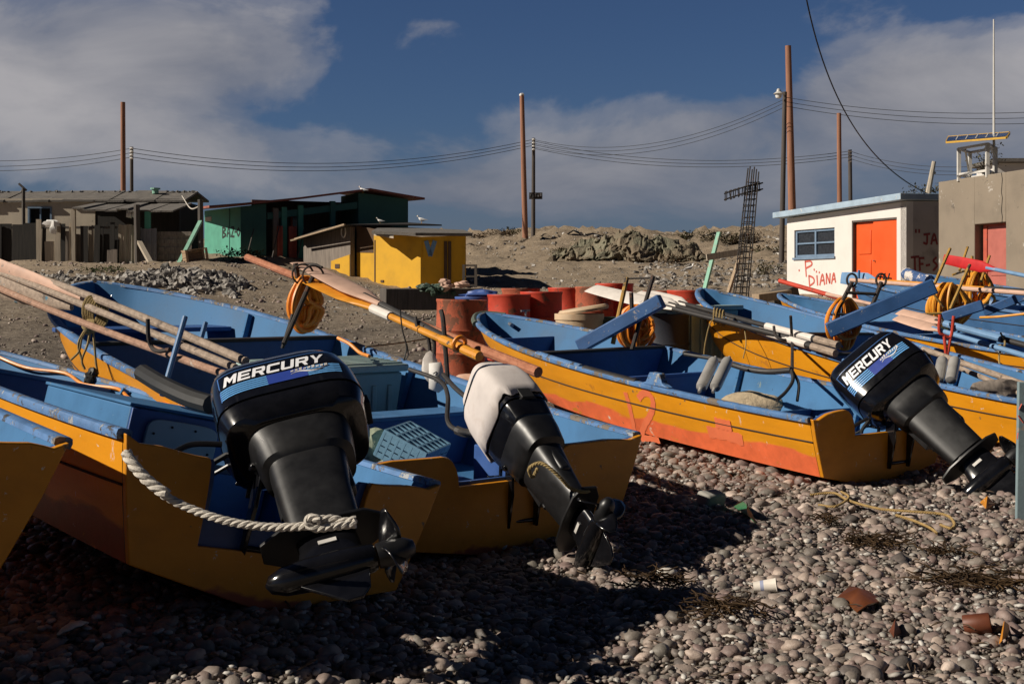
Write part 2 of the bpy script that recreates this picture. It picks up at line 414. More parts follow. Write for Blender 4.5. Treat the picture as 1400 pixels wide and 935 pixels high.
def make_boat(b, label, hull='hull_orange', notch=(.30, .13), lining_notch=None, group='skiffs drawn up on the pebble beach', floor=.16,
              ribs=(.2, .42, .66), transom_hump=.03, rails=True, inner='blue_inner', seam=True, nr=.10):
    root = empty('skiff', b.stern, b.rot.to_3x3(), label, 'boat', group)
    ts = b.tt(); nv = 7
    mb = MB(); rings = []
    for t in ts:
        sd = [b.side(t, v/nv) for v in range(nv, -1, -1)]+[b.bottom(t, w) for w in (.75, .5, .25)]
        ring = [Vector((-p.x, p.y, p.z)) for p in sd]+[b.bottom(t, 0)]+[p.copy() for p in reversed(sd)]
        rings.append(ring)
    mb.loft(rings, False, False, closed=False)
    hullo = mb.build('hull', hull, root, smooth=40)
    th = .03
    mi = MB(); rings = []
    for t in ts:
        k = max(.02, 1-th/max(.04, b.hb(t)))
        fl = max(floor, b.zc(t)+.04); vf = min(.95, (fl-b.zc(t))/(b.zg(t)-b.zc(t)))
        sd = [b.side(t, 1+(vf-1)*v/nv) for v in range(nv+1)]
        sd = [Vector((p.x*k, p.y-(.03 if t > .97 else 0), p.z)) for p in sd]
        rings.append([Vector((-p.x, p.y, p.z)) for p in sd]+[Vector((0, sd[-1].y, sd[-1].z))]+[p.copy() for p in reversed(sd)])
    mi.loft(rings, False, False, closed=False); mi.build('inner_lining', inner, root, smooth=40)
    # gunwale rail
    for s, nm in ((-1, 'gunwale'), (1, 'gunwale')):
        mg = MB(); rings = []
        tl = ts[:-1]+[.9985]
        for i, t in enumerate(tl):
            p = b.gun(t, s)
            q = b.gun(tl[min(i+1, len(tl)-1)], s)-b.gun(tl[max(i-1, 0)], s)
            d = Vector((q.x, q.y, 0)).normalized(); n = Vector((d.y, -d.x, 0))*s
            up = Vector((0, 0, 1))
            rings.append([p+n*a+up*c for a, c in ((.016, -.026), (.022, -.008), (.020, .008), (.010, .014), (-.024, .014), (-.036, .008), (-.038, -.012), (-.026, -.018))])
        mg.loft(rings, True, True); mg.build(nm, 'rail', root, smooth=50)
    if seam:
        for s in (-1, 1):
            mg = MB()
            pts = [b.side(t, .60-.10*t) for t in ts[:-1]]
            mg.tube([Vector((s*(p.x+.002), p.y, p.z)) for p in pts], .0055, 6); mg.build('seam', 'black_seam', root)
    # transom: yellow outside, blue inside
    hs, zs = b.hb(0), b.zg(0)
    def outline(nw, nd, top, inset=0.0):
        pts = [(0, b.zk(0)+inset), (b.hc(0)-inset, b.zc(0)+inset)]
        for v in (.33, .66): p = b.side(0, v); pts.append((p.x-inset, p.z))
        pts.append((hs-inset, zs+top)); xa = nw+nr
        for k in range(1, 8):
            q = k/7; pts.append((hs*.985+(xa-hs*.985)*q, zs+top-.018*math.sin(min(1, q*3)*math.pi)+transom_hump*math.sin(q*math.pi/2)))
        for k in range(1, 6):
            q = k/5*math.pi/2; pts.append((xa-nr*math.sin(q), zs+top+transom_hump-(transom_hump+nd)*(1-math.cos(q))))
        return pts+[(-x, z) for x, z in reversed(pts[1:])]
    T = Matrix.Rotation(R(90), 4, 'X')            # (a, b, t) -> (a, -t, b)
    mt = MB(); mt.prism(outline(notch[0], notch[1], 0), 0.0, .035, T); mt.build('transom', 'transom', root, smooth=30, bevel=.005)
    ln = lining_notch or notch
    mt = MB(); mt.prism(outline(ln[0], ln[1], -.004, .012), -.028, -.001, T); mt.build('transom_lining', 'deep', root, smooth=30, bevel=.004)
    # ribs
    for t in ribs:
        for s in (-1, 1):
            mr = MB(); k = .965-.02
            pts = [b.side(t, v) for v in (.98, .75, .5, .25)]
            for i in range(3):
                p, q = [Vector((s*(a.x-.06), a.y, a.z)) for a in pts[i:i+2]]
                mr.beam(p, q, .045, .03, Vector((0, 1, 0)))
            mr.build('rib', inner, root, bevel=.004)
    # floor boards
    mf = MB()
    for k in range(-2, 3):
        yy = b.L*.62; x = k*.19
        mf.box((x, yy/2+.05, max(floor, b.zc(.2)+.04)+.012), (.17, yy, .02))
    mf.build('floor_boards', 'deep', root, bevel=.004)
    return root

def thwart(b, root, t, z, depth=.24, th=.035, mat='blue', name='thwart', drop=0):
    x = b.hb(t)*.93-.02
    mb = MB(); mb.box((0, b.L*t, z), (2*x, depth, th)); mb.build(name, mat, root, bevel=.006)
def bulkhead(b, root, t, ztop, z0=.18, th=.03, mat='deep', cap=.11, name='bulkhead', wear='blue', capdy=0):
    zc, zg = b.zc(t), b.zg(t); z0 = max(z0, zc+.03)
    pts = [(b.side(t, max(0, min(1, (z-zc)/(zg-zc)))).x-.036, z) for z in np.linspace(z0, ztop, 6)]
    T = Matrix.Translation((0, b.L*t, 0)) @ Matrix.Rotation(R(90), 4, 'X')
    mb = MB(); mb.prism(pts+[(-x, z) for x, z in reversed(pts)], -th/2, th/2, T); x = pts[-1][0]
    o = mb.build(name, mat, root, bevel=.005)
    if cap:
        mc = MB(); mc.box((0, b.L*t+capdy, ztop+.012), (2*x-.01, cap, .026)); mc.build('cap_board', wear, root, bevel=.006)
    return o
# ------------------------------------------------------------------ the skiffs
def gz(x, y): return g(x, y)
BB = Boat((-.955, 4.73, 0), 38, 4.8, 1.50, .58, .76, pitch=1.2, heel=13, ws=.92, sx=1.5, rake=.4)
BC = Boat((-.051, 6.44, 0), 38, 6.1, 2.0, .56, 1.16, pitch=2.6, heel=0, ws=.945, full=2.9, sx=1.35)
BD = Boat((2.57, 8.75, 0), 31.7, 5.5, 1.52, .535, .85, pitch=3.0, heel=-1.0, ws=.89, full=2.7)
BE = Boat((4.62, 9.75, 0), 27, 5.4, 1.60, .50, 1.10, pitch=3, heel=1, sx=1.7)
BF = Boat((6.7, 12.4, 0), 33, 5.6, 1.60, .46, .90, pitch=2.6, heel=0)
BG = Boat((8.85, 15.6, 0), 38, 5.6, 1.60, .50, .90, pitch=3, heel=1)
BH = Boat((10.4, 17.6, 0), 38, 5.6, 1.60, .50, .92, pitch=3, heel=0)
BA = Boat((-2.01, 3.62, 0), 38, 4.8, 1.36, .66, .80, pitch=1.5, heel=7, fl=.64)
def reseat(b, pts):
    """move the boat up or down so that local point -> world z as given"""
    p, z = pts; dz = z-b.w(p).z
    b.stern.z += dz; b.M = Matrix.Translation(b.stern) @ b.rot; b.I = b.M.inverted()
reseat(BB, (BB.gun(0, -1), EYE-.505)); reseat(BC, (BC.gun(0, 1), EYE-.817)); reseat(BD, (BD.gun(0, -1), EYE-.875))
for b_, pt, z_ in ((BE, 1, 0.0), (BF, 1, -.07), (BG, 1, .18), (BH, 1, .3)): reseat(b_, (b_.gun(pt), EYE+z_))
reseat(BA, (BA.gun(0, 1), EYE-.495))
import os
if os.environ.get('DBG'):
    for nm, b_ in (('A', BA), ('B', BB), ('C', BC), ('D', BD), ('E', BE), ('F', BF), ('G', BG), ('H', BH)):
        print(nm, 'keel', b_.px((0, 0, 0)), 'kz', round(b_.w((0, 0, 0)).z-g(*b_.w((0, 0, 0))[:2]), 2), 'bow', b_.px(b_.gun(1)), 'bowbase', round(b_.w((0, b_.L*.8, b_.zk(.8))).z-g(*b_.w((0, b_.L*.8, 0))[:2]), 2))
        for s in (-1, 1): print('   ', s, [tuple(round(q) for q in b_.px(b_.gun(t, s))[:2]) for t in (0, .15, .3, .45, .6, .75, .9, .97)])

SKIFFS = {}
SKIFFS['A'] = make_boat(BA, 'yellow skiff cut off by the left edge, only its shaded stern corner showing', 'hull_red', notch=(.25, .2), ribs=(), transom_hump=-.01)
SKIFFS['B'] = make_boat(BB, 'near yellow skiff leaning over, a white rope looped across its shaded stern', 'hull_red', notch=(.33, .36), lining_notch=(.30, .25), ribs=(.5, .7), transom_hump=-.04, nr=.025)
SKIFFS['C'] = make_boat(BC, 'big yellow skiff with tall rounded bow, pale bin amidships and white hooded motor', 'hull_red', notch=(.31, .17), lining_notch=(.29, .15), ribs=(.38, .75), transom_hump=-.012)
SKIFFS['D'] = make_boat(BD, 'sunlit yellow skiff with faded orange number 12 and orange bottom band on its side', 'hull_orange', notch=(.27, .14), ribs=(.14, .40, .78), transom_hump=.045)
SKIFFS['E'] = make_boat(BE, 'yellow skiff with white handled oars along its rail, behind the steeply tilted motor', 'hull_plain', ribs=(.4, .7))
SKIFFS['F'] = make_boat(BF, 'yellow skiff in the right hand row with pink and blue oars across its rail', 'hull_plain', ribs=(.4,))
SKIFFS['G'] = make_boat(BG, 'blue lined skiff whose bow lies in front of the orange red double doors', 'hull_blue', ribs=(.6,), inner='blue')
SKIFFS['H'] = make_boat(BH, 'farthest skiff at the right with chipped blue and white bow below the painted side wall', 'hull_blue', ribs=())
# ------------------------------------------------------------------ camera, sun, sky
cam = bpy.data.cameras.new('camera'); co = bpy.data.objects.new('camera', cam); COL.objects.link(co)
cam.sensor_width = 36; cam.lens = 36*F/1400; cam.shift_y = (HY-467.5)/1400; cam.clip_start = .1; cam.clip_end = 5000
co.location = (0, 0, EYE); co.rotation_euler = (R(90), 0, 0); SC.camera = co
SUN_AZ = R(-103); SUN_EL = R(33)          # azimuth from +Y towards +X
sd = Vector((math.sin(SUN_AZ)*math.cos(SUN_EL), math.cos(SUN_AZ)*math.cos(SUN_EL), math.sin(SUN_EL)))
sl = bpy.data.lights.new('sun', 'SUN'); sl.energy = 5.0; sl.angle = R(.53); sl.color = (1, .91, .78)
so = bpy.data.objects.new('sun', sl); COL.objects.link(so); so.rotation_euler = (-sd).to_track_quat('-Z', 'Y').to_euler(); so.location = (-20, 0, 30)
SC.view_settings.view_transform = 'Standard'; SC.view_settings.look = 'None'; SC.view_settings.exposure = 0; SC.view_settings.gamma = 1

def build_sky():
    w = bpy.data.worlds.new('World'); SC.world = w; w.use_nodes = True
    nt = N.__new__(N); nt.t = w.node_tree; nt.t.nodes.clear()
    STR = .05
    sky = nt.n('ShaderNodeTexSky'); sky.sky_type = 'NISHITA'; sky.sun_disc = False
    sky.sun_elevation = SUN_EL; sky.sun_rotation = SUN_AZ; sky.altitude = 200; sky.air_density = 1.0; sky.dust_density = .4; sky.ozone_density = 2.5
    tc = nt.n('ShaderNodeTexCoord'); sp = nt.n('ShaderNodeSeparateXYZ', Vector=(tc, 'Generated'))
    az = nt.math('ARCTAN2', (sp, 'X'), (sp, 'Y')); el = nt.math('ARCSINE', (sp, 'Z'))
    # polarised slide-film blue: darker and more saturated
    tint = nt.mix(1.0, sky, SKY_TINT, 'MULTIPLY')
    tint = nt.mix(1.0, tint, nt.ramp(el, (.24, 1.0), (.5, .30)), 'MULTIPLY')     # sky above the frame dimmed to cut fill light
    cv = nt.n('ShaderNodeCombineXYZ', X=az, Y=nt.math('MULTIPLY', el, 1.9), Z=0.0)
    n1 = nt.n('ShaderNodeTexNoise', Vector=cv, Scale=5.5, Detail=9, Roughness=.56, Distortion=.35)
    n2 = nt.n('ShaderNodeTexNoise', Vector=cv, Scale=2.2, Detail=4, Roughness=.5)
    acc = None
    def blob(px, py, rx, ry, amp):
        nonlocal acc
        u = nt.math('DIVIDE', nt.math('SUBTRACT', az, (px-CX)/F), rx/F)
        v = nt.math('DIVIDE', nt.math('SUBTRACT', el, (HY-py)/F), ry/F)
        q = nt.math('ADD', nt.math('MULTIPLY', u, u), nt.math('MULTIPLY', v, v))
        e = nt.math('MULTIPLY', nt.math('POWER', 2.718, nt.math('MULTIPLY', q, -1.0)), amp)
        acc = e if acc is None else nt.math('ADD', acc, e)
    for b in CLOUDS: blob(*b)
    s = nt.math('ADD', acc, nt.math('MULTIPLY', nt.math('SUBTRACT', n1, .5), 1.9))
    fac = nt.ramp(s, (.22, 0), (.42, .45), (.60, .75), (.95, .92))
    fac.color_ramp.interpolation = 'EASE'
    shade = nt.ramp(nt.math('ADD', nt.math('MULTIPLY', n2, .5), nt.math('MULTIPLY', n1, .5)), (.36, CLOUD_DARK), (.62, CLOUD_LITE))
    sc = nt.mix(1.0, shade, tuple(1/STR for _ in range(3)), 'MULTIPLY')
    m1 = nt.mix(fac, tint, sc)
    # greyish haze band near the horizon
    hz = nt.ramp(el, (0.0, .75), (.055, .5), (.13, .0))
    m2 = nt.mix(hz, m1, tuple(c/STR for c in HAZE))
    m2 = nt.mix(1.0, m2, nt.ramp(nt.math('ADD', nt.math('MULTIPLY', (sp, 'Y'), .5), .5), (.35, .45), (.62, 1.0)), 'MULTIPLY')   # sky behind the camera dimmed to deepen the shadows
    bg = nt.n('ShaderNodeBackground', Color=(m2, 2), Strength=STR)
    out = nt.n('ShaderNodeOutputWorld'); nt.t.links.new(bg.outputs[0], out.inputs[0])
SKY_TINT = (.44, .56, .80)
CLOUD_DARK = (.125, .14, .185); CLOUD_LITE = (.41, .395, .405)
HAZE = (.105, .13, .19)
CLOUDS = [(130, 90, 250, 95, .85), (60, 190, 330, 70, .6), (330, 80, 130, 60, .45), (300, 215, 160, 35, .35),
          (1230, 130, 150, 70, .62), (1370, 150, 220, 90, .55), (960, 165, 190, 45, .50), (760, 250, 170, 40, .45), (1000, 240, 420, 75, .62), (560, 265, 160, 22, .4), (600, 40, 60, 22, .28), (770, 60, 50, 22, .15)]
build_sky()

# ------------------------------------------------------------------ ground
def ground_mat():
    m, nt = new_mat('beach_and_dirt')
    tc = nt.n('ShaderNodeTexCoord'); v = (tc, 'Object'); sp = nt.n('ShaderNodeSeparateXYZ', Vector=v)
    n1 = noise(nt, v, .35, 8, .65); n2 = noise(nt, v, 9, 8, .7); n3 = noise(nt, v, 1.6, 5, .6)
    grav = nt.ramp(n2, (.32, (.065, .055, .048)), (.5, (.175, .145, .115)), (.7, (.30, .26, .21)))
    dirt = nt.ramp(n2, (.3, (.23, .175, .125)), (.55, (.34, .27, .195)), (.75, (.44, .36, .275)))
    yy = nt.math('ADD', (sp, 'Y'), nt.math('MULTIPLY', nt.math('SUBTRACT', n1, .5), 22.0))
    f = nt.ramp(nt.math('MULTIPLY', yy, .01), (.20, 0), (.33, 1))
    a = nt.mix(f, grav, dirt)
    st = nt.ramp(n3, (.52, 0), (.72, .55))
    b = nt.mix(st, a, (.085, .075, .065))
    # scattered light grains
    vo = nt.n('ShaderNodeTexVoronoi', Vector=v, Scale=16.0)
    gr = nt.ramp((vo, 'Distance'), (.0, 1), (.16, 0))
    wn = nt.n('ShaderNodeTexWhiteNoise', Vector=(vo, 'Position')) if 'Position' in vo.outputs else n2
    gsel = nt.ramp((wn, 'Value') if wn is not n2 else n2, (.78, 0), (.82, .7))
    c = nt.mix(nt.math('MULTIPLY', gr, gsel), b, (.42, .38, .33))
    bm = nt.math('ADD', n2, nt.math('MULTIPLY', gr, .3))
    finish(nt, c, .95, bm, .8, .05, spec=.15)
    return m
M['ground'] = ground_mat()
def build_ground():
    ys = np.concatenate([np.linspace(-60, 0, 14)[:-1], np.linspace(0, 14, 90)[:-1], np.linspace(14, 40, 90)[:-1], np.linspace(40, 85, 110)[:-1], np.linspace(85, 200, 24)[:-1], np.array([200, 300, 450, 700, 1200, 2000])])
    us = np.concatenate([np.linspace(-3.2, -.62, 24)[:-1], np.linspace(-.62, .62, 170), np.linspace(.62, 3.2, 24)[1:]])
    X = us[None, :]*(np.abs(ys)[:, None]*.95+6); Y = np.repeat(ys[:, None], len(us), 1)
    Z = G(X, Y); rng = np.random.default_rng(3)
    rough = np.interp(Y, [0, 12, 40, 58, 66, 80, 120], [.0, .006, .03, .06, .16, .2, .1])
    Z = Z+rng.normal(0, 1, Z.shape)*rough
    ny, nx = Z.shape
    vs = np.stack([X, Y, Z], -1).reshape(-1, 3)
    idx = np.arange(ny*nx).reshape(ny, nx)
    fs = np.stack([idx[:-1, :-1], idx[:-1, 1:], idx[1:, 1:], idx[1:, :-1]], -1).reshape(-1, 4)
    me = bpy.data.meshes.new('ground'); me.from_pydata(vs.tolist(), [], fs.tolist()); me.materials.append(M['ground'])
    me.polygons.foreach_set('use_smooth', [True]*len(me.polygons))
    o = bpy.data.objects.new('ground', me); COL.objects.link(o); o['kind'] = 'structure'
build_ground()

def build_added_sea():  # unseen dark water added behind the camera to reduce bounced light
    m, nt = new_mat('added_sea_water'); tc = nt.n('ShaderNodeTexCoord'); mp = nt.n('ShaderNodeMapping', Vector=(tc, 'Object'), Scale=(.5, 1.3, 1)); n1 = noise(nt, (mp, 0), 1.2, 6)
    finish(nt, (.012, .03, .045), .12, n1, .5, .15); M['sea'] = m
    y = -14.0; z = g(0, y)+.05
    me = bpy.data.meshes.new('sea'); me.from_pydata([(-1500, -1500, z), (1500, -1500, z), (1500, y, z), (-1500, y, z)], [], [(0, 1, 2, 3)]); me.materials.append(m)
    o = bpy.data.objects.new('sea', me); COL.objects.link(o); o['kind'] = 'structure'
build_added_sea()

def stone_mat(name, cols, dark=.0):
    m, nt = new_mat(name)
    at = nt.n('ShaderNodeAttribute', _attribute_name='tone'); tc = nt.n('ShaderNodeTexCoord')
    r = nt.ramp((at, 'Fac'), *cols, interp='LINEAR')
    n1 = noise(nt, (tc, 'Object'), 28, 6, .65); n2 = noise(nt, (tc, 'Object'), 110, 3)
    k = nt.ramp(n1, (.3, .68), (.7, 1.2))
    c = nt.mix(1.0, r, k, 'MULTIPLY')
    finish(nt, c, .58, nt.math('ADD', n1, nt.math('MULTIPLY', n2, .4)), .4, .008, spec=.45)
    return m
M['pebble'] = stone_mat('beach_pebble_stone', [(0, (0.102, 0.088, 0.080)), (.15, (0.197, 0.162, 0.143)), (.3, (0.185, 0.166, 0.140)), (.45, (0.272, 0.215, 0.184)), (.6, (0.224, 0.158, 0.142)), (.75, (0.341, 0.275, 0.234)), (.88, (0.415, 0.327, 0.271)), (.95, (0.546, 0.437, 0.370)), (1, (0.718, 0.598, 0.516))])
M['rubble'] = stone_mat('pale_rubble_stone', [(0, (.12, .11, .10)), (.4, (.26, .235, .21)), (.8, (.40, .37, .33)), (1, (.58, .55, .51))])

def scatter(name, pts, sizes, mat, seed=0, sub=2, jag=False, flatn=(.45, .8), kind='stuff', tones=None, sink=.25):
    """many stones merged into one mesh (nobody could count them)"""
    rng = np.random.default_rng(seed); protos = []
    for k in range(8):
        bm = bmesh.new(); bmesh.ops.create_icosphere(bm, subdivisions=sub, radius=1)
        P0 = np.array([v.co[:] for v in bm.verts]); Fc = np.array([[v.index for v in f.verts] for f in bm.faces]); bm.free()
        nn = np.array([mnoise.noise(Vector(p)*(1.1+.1*k)+Vector((k*5.1, k*2.3, seed))) for p in P0])
        P0 = P0*(1+(.38 if not jag else .95)*nn)[:, None]*(1 if not jag else rng.uniform(.8, 1.15, (len(P0), 1))); protos.append((P0, Fc))
    n = len(pts); which = rng.integers(0, 8, n); VV, FF, TT = [], [], []; off = 0
    if tones is None: tones = rng.random(n)
    for k in range(8):
        ii = np.where(which == k)[0]
        if not len(ii): continue
        P0, Fc = protos[k]; m_ = len(ii)
        sx = sizes[ii]; sc = np.stack([sx*rng.uniform(.85, 1.25, m_), sx*rng.uniform(.65, 1.0, m_), sx*rng.uniform(*flatn, m_)], -1)
        a = rng.uniform(0, 2*np.pi, m_); tx = rng.normal(0, .28, m_); ty = rng.normal(0, .28, m_)
        Q = P0[None]*sc[:, None]
        # tilt then spin
        c, s_ = np.cos(tx)[:, None], np.sin(tx)[:, None]; y, z = Q[..., 1]*c-Q[..., 2]*s_, Q[..., 1]*s_+Q[..., 2]*c
        c, s_ = np.cos(ty)[:, None], np.sin(ty)[:, None]; x, z = Q[..., 0]*c+z*s_, -Q[..., 0]*s_+z*c
        c, s_ = np.cos(a)[:, None], np.sin(a)[:, None]; x, y = x*c-y*s_, x*s_+y*c
        Q = np.stack([x, y, z], -1)+pts[ii][:, None]+np.array([0, 0, 1])*(sc[:, 2]*(1-sink*2))[:, None, None]*.6
        VV.append(Q.reshape(-1, 3)); nv = len(P0)
        FF.append((Fc[None]+(np.arange(m_)*nv)[:, None, None]+off).reshape(-1, 3)); off += m_*nv
        TT.append(np.repeat(tones[ii], nv))
    VV = np.concatenate(VV); FF = np.concatenate(FF); TT = np.concatenate(TT)
    me = bpy.data.meshes.new(name)
    me.vertices.add(len(VV)); me.vertices.foreach_set('co', VV.astype(np.float32).ravel())
    me.loops.add(len(FF)*3); me.loops.foreach_set('vertex_index', FF.astype(np.int32).ravel())
    me.polygons.add(len(FF)); me.polygons.foreach_set('loop_start', np.arange(0, len(FF)*3, 3, dtype=np.int32))
    me.update(calc_edges=True); me.validate()
    at = me.attributes.new('tone', 'FLOAT', 'POINT'); at.data.foreach_set('value', TT.astype(np.float32))
    me.polygons.foreach_set('use_smooth', np.full(len(FF), not jag)); me.materials.append(M[mat] if isinstance(mat, str) else mat)
    o = bpy.data.objects.new(name, me); COL.objects.link(o); o['kind'] = kind
    return o
def frustum_pts(n, d0, d1, rng, umax=.47, power=1.0):
    d = d0+(d1-d0)*rng.random(n)**power; u = rng.uniform(-umax, umax, n)
    return u*d, d
M['dry_twig'] = flat('dry_twig', (.10, .065, .04), .9, .5)
def build_pebbles():
    rng = np.random.default_rng(11)
    xs, ys = [], []; sp = .052; y = 3.7
    while y < 10.6:
        s = sp*np.interp(y, [3.7, 5.5, 7.5, 11], [.60, .70, .86, 1.05]); w = .46*y+.15; n = int(2*w/s)
        xx = np.linspace(-w, w, n)+rng.uniform(-.45, .45, n)*s; xs.append(xx); ys.append(y+rng.uniform(-.45, .45, n)*s); y += s*.92
    x = np.concatenate(xs); y = np.concatenate(ys)
    keep = (x > -2.2) & ~((x < -2.0) & (y > 6)); x, y = x[keep], y[keep]
    size = np.exp(rng.normal(np.log(.0258), .5, len(x))); size = np.clip(size, .012, .06)*np.interp(y, [3.7, 5.5, 7.5], [.68, .77, .9])
    z = G(x, y)+rng.uniform(-.012, .012, len(x))
    t = np.clip(rng.beta(1.5, 1.5, len(x)), 0, 1)
    o = scatter('pebbles', np.stack([x, y, z], -1), size, 'pebble', 1, 2, flatn=(.35, .72), tones=t)
    tag(o, 'rounded grey and purplish beach pebbles', 'pebbles')
    n = 15000; x, y = frustum_pts(n, 3.7, 9.5, rng, .45, .8); keep = (x > -2.2); x, y = x[keep], y[keep]
    o = scatter('small_pebbles', np.stack([x, y, G(x, y)+rng.uniform(.004, .022, len(x))], -1), rng.uniform(.006, .015, len(x)), 'pebble', 6, 1, flatn=(.5, .9), tones=np.clip(rng.beta(1.2, 2.4, len(x)), 0, 1))
    tag(o, 'small pebbles and grit between the larger stones', 'pebbles')
    xs, ys = [], []; y = 3.4                     # the bank goes on either side of the view
    while y < 10.6:
        n = 44 if y > 5 else 60; s_ = np.concatenate([rng.uniform(.46*y+.15, .46*y+2.3, n//2+8), rng.uniform(-.46*y-1.2, max(-.46*y-.15, -2.2), n//2)]); xs.append(s_); ys.append(y+rng.uniform(-.03, .03, len(s_))); y += .055
    x = np.concatenate(xs); y = np.concatenate(ys)
    o = scatter('bank_pebbles', np.stack([x, y, G(x, y)], -1), np.clip(np.exp(rng.normal(np.log(.03), .4, len(x))), .015, .06), 'pebble', 8, 1, flatn=(.4, .75), tones=np.clip(rng.beta(1.5, 1.5, len(x)), 0, 1))
    tag(o, 'pebbles of the bank beyond the boats on both sides', 'pebbles')
    # shell chips between them
    n = 2200; x, y = frustum_pts(n, 3.7, 10, rng, .44); keep = x > -2.2; x, y = x[keep], y[keep]
    o = scatter('shell_chips', np.stack([x, y, G(x, y)+.026], -1), rng.uniform(.006, .024, len(x))**1.0, 'rubble', 4, 1, flatn=(.2, .5), tones=rng.uniform(.75, 1, len(x)))
    tag(o, 'small broken white shells among the pebbles', 'shells')
    mb = MB(); rr = random.Random(31)
    for i in range(420):
        y_ = rr.uniform(3.8, 9.8); x_ = rr.uniform(-.25, .45)*y_; a_ = rr.uniform(0, 6.28); L_ = rr.uniform(.03, .11); z_ = g(x_, y_)+rr.uniform(.02, .045)
        e_ = Vector((math.cos(a_)*L_, math.sin(a_)*L_, rr.uniform(-.02, .02))); p_ = Vector((x_, y_, z_))
        mb.tube([p_, p_+e_*.5+Vector((rr.uniform(-.01, .01), rr.uniform(-.01, .01), .006)), p_+e_], [rr.uniform(.001, .003), rr.uniform(.002, .005), .001], 4)
    tag(mb.build('driftwood_bits', 'dry_twig', smooth=0), 'scattered dry twigs and weed bits among the pebbles', 'litter', kind='stuff')
    # loose gravel on the upper beach
    n = 9000; x, y = frustum_pts(n, 9.5, 42, rng, .44, 1.4)
    size = np.exp(rng.normal(np.log(.022), .45, n))*(.6+y*.02)
    o = scatter('gravel', np.stack([x, y, G(x, y)], -1), size, 'pebble', 2, 1, flatn=(.4, .8), tones=np.clip(rng.beta(2, 1.7, n), 0, 1))
    tag(o, 'loose gravel strewn over the upper beach', 'gravel')
build_pebbles()
# ------------------------------------------------------------------ lettering
# block capitals as convex pieces that meet edge to edge
BLOCK = {'M': [[(0, 0), (.24, 0), (.24, 1), (0, 1)], [(.76, 0), (1, 0), (1, 1), (.76, 1)], [(.24, 1), (.24, .58), (.5, .18), (.5, .62)], [(.76, .58), (.76, 1), (.5, .62), (.5, .18)]],
 'E': [[(0, 0), (.26, 0), (.26, 1), (0, 1)], [(.26, 0), (1, 0), (1, .21), (.26, .21)], [(.26, .40), (.9, .40), (.9, .60), (.26, .60)], [(.26, .79), (1, .79), (1, 1), (.26, 1)]],
 'R': [[(0, 0), (.26, 0), (.26, 1), (0, 1)], [(.26, .79), (.85, .79), (1, .88), (.9, 1), (.26, 1)], [(.74, .58), (1, .52), (1, .88), (.85, .79), (.74, .79)], [(.26, .38), (.62, .38), (.9, .40), (1, .52), (.74, .58), (.26, .58)], [(.50, .38), (.75, 0), (1, 0), (.80, .38)]],
 'C': [[(0, .12), (.26, .22), (.26, .78), (0, .88)], [(0, .12), (.12, 0), (1, 0), (1, .22), (.26, .22)], [(.26, .78), (1, .78), (1, 1), (.12, 1), (0, .88)]],
 'U': [[(0, .12), (.26, .22), (.26, 1), (0, 1)], [(.74, .22), (1, .12), (1, 1), (.74, 1)], [(0, .12), (.12, 0), (.88, 0), (1, .12), (.74, .22), (.26, .22)]],
 'Y': [[(.37, 0), (.63, 0), (.63, .42), (.37, .42)], [(.37, .42), (.5, .55), (.27, 1), (0, 1)], [(.63, .42), (1, 1), (.73, 1), (.5, .55)], [(.37, .42), (.63, .42), (.5, .55)]]}

# ------------------------------------------------------------------ outboard motor (local: +Y towards the bow, Z up, origin on the transom top)
COWL = [(.05, .20, .145, -.17), (.075, .255, .17, -.17), (.16, .275, .185, -.17), (.17, .278, .187, -.17), (.30, .276, .186, -.165), (.41, .262, .18, -.155), (.455, .245, .168, -.145), (.485, .21, .14, -.13), (.503, .16, .10, -.12), (.508, .06, .04, -.12)]
NE = 4.2
def cowl_at(z):
    zs = [c[0] for c in COWL]
    return [float(np.interp(z, zs, [c[k] for c in COWL])) for k in (1, 2, 3)]
def cowl_x(y, z):
    l, w, yc = cowl_at(z); return w*max(0, 1-abs((y-yc)/l)**NE)**(1/NE)
def srings(data, n=40, e=NE):
    out = []
    for z, l, w, yc in data:
        r = []
        for k in range(n):
            a = 2*math.pi*k/n; c, s = math.cos(a), math.sin(a)
            r.append(Vector((w*math.copysign(abs(c)**(2/e), c), yc+l*math.copysign(abs(s)**(2/e), s), z)))
        out.append(r)
    return out

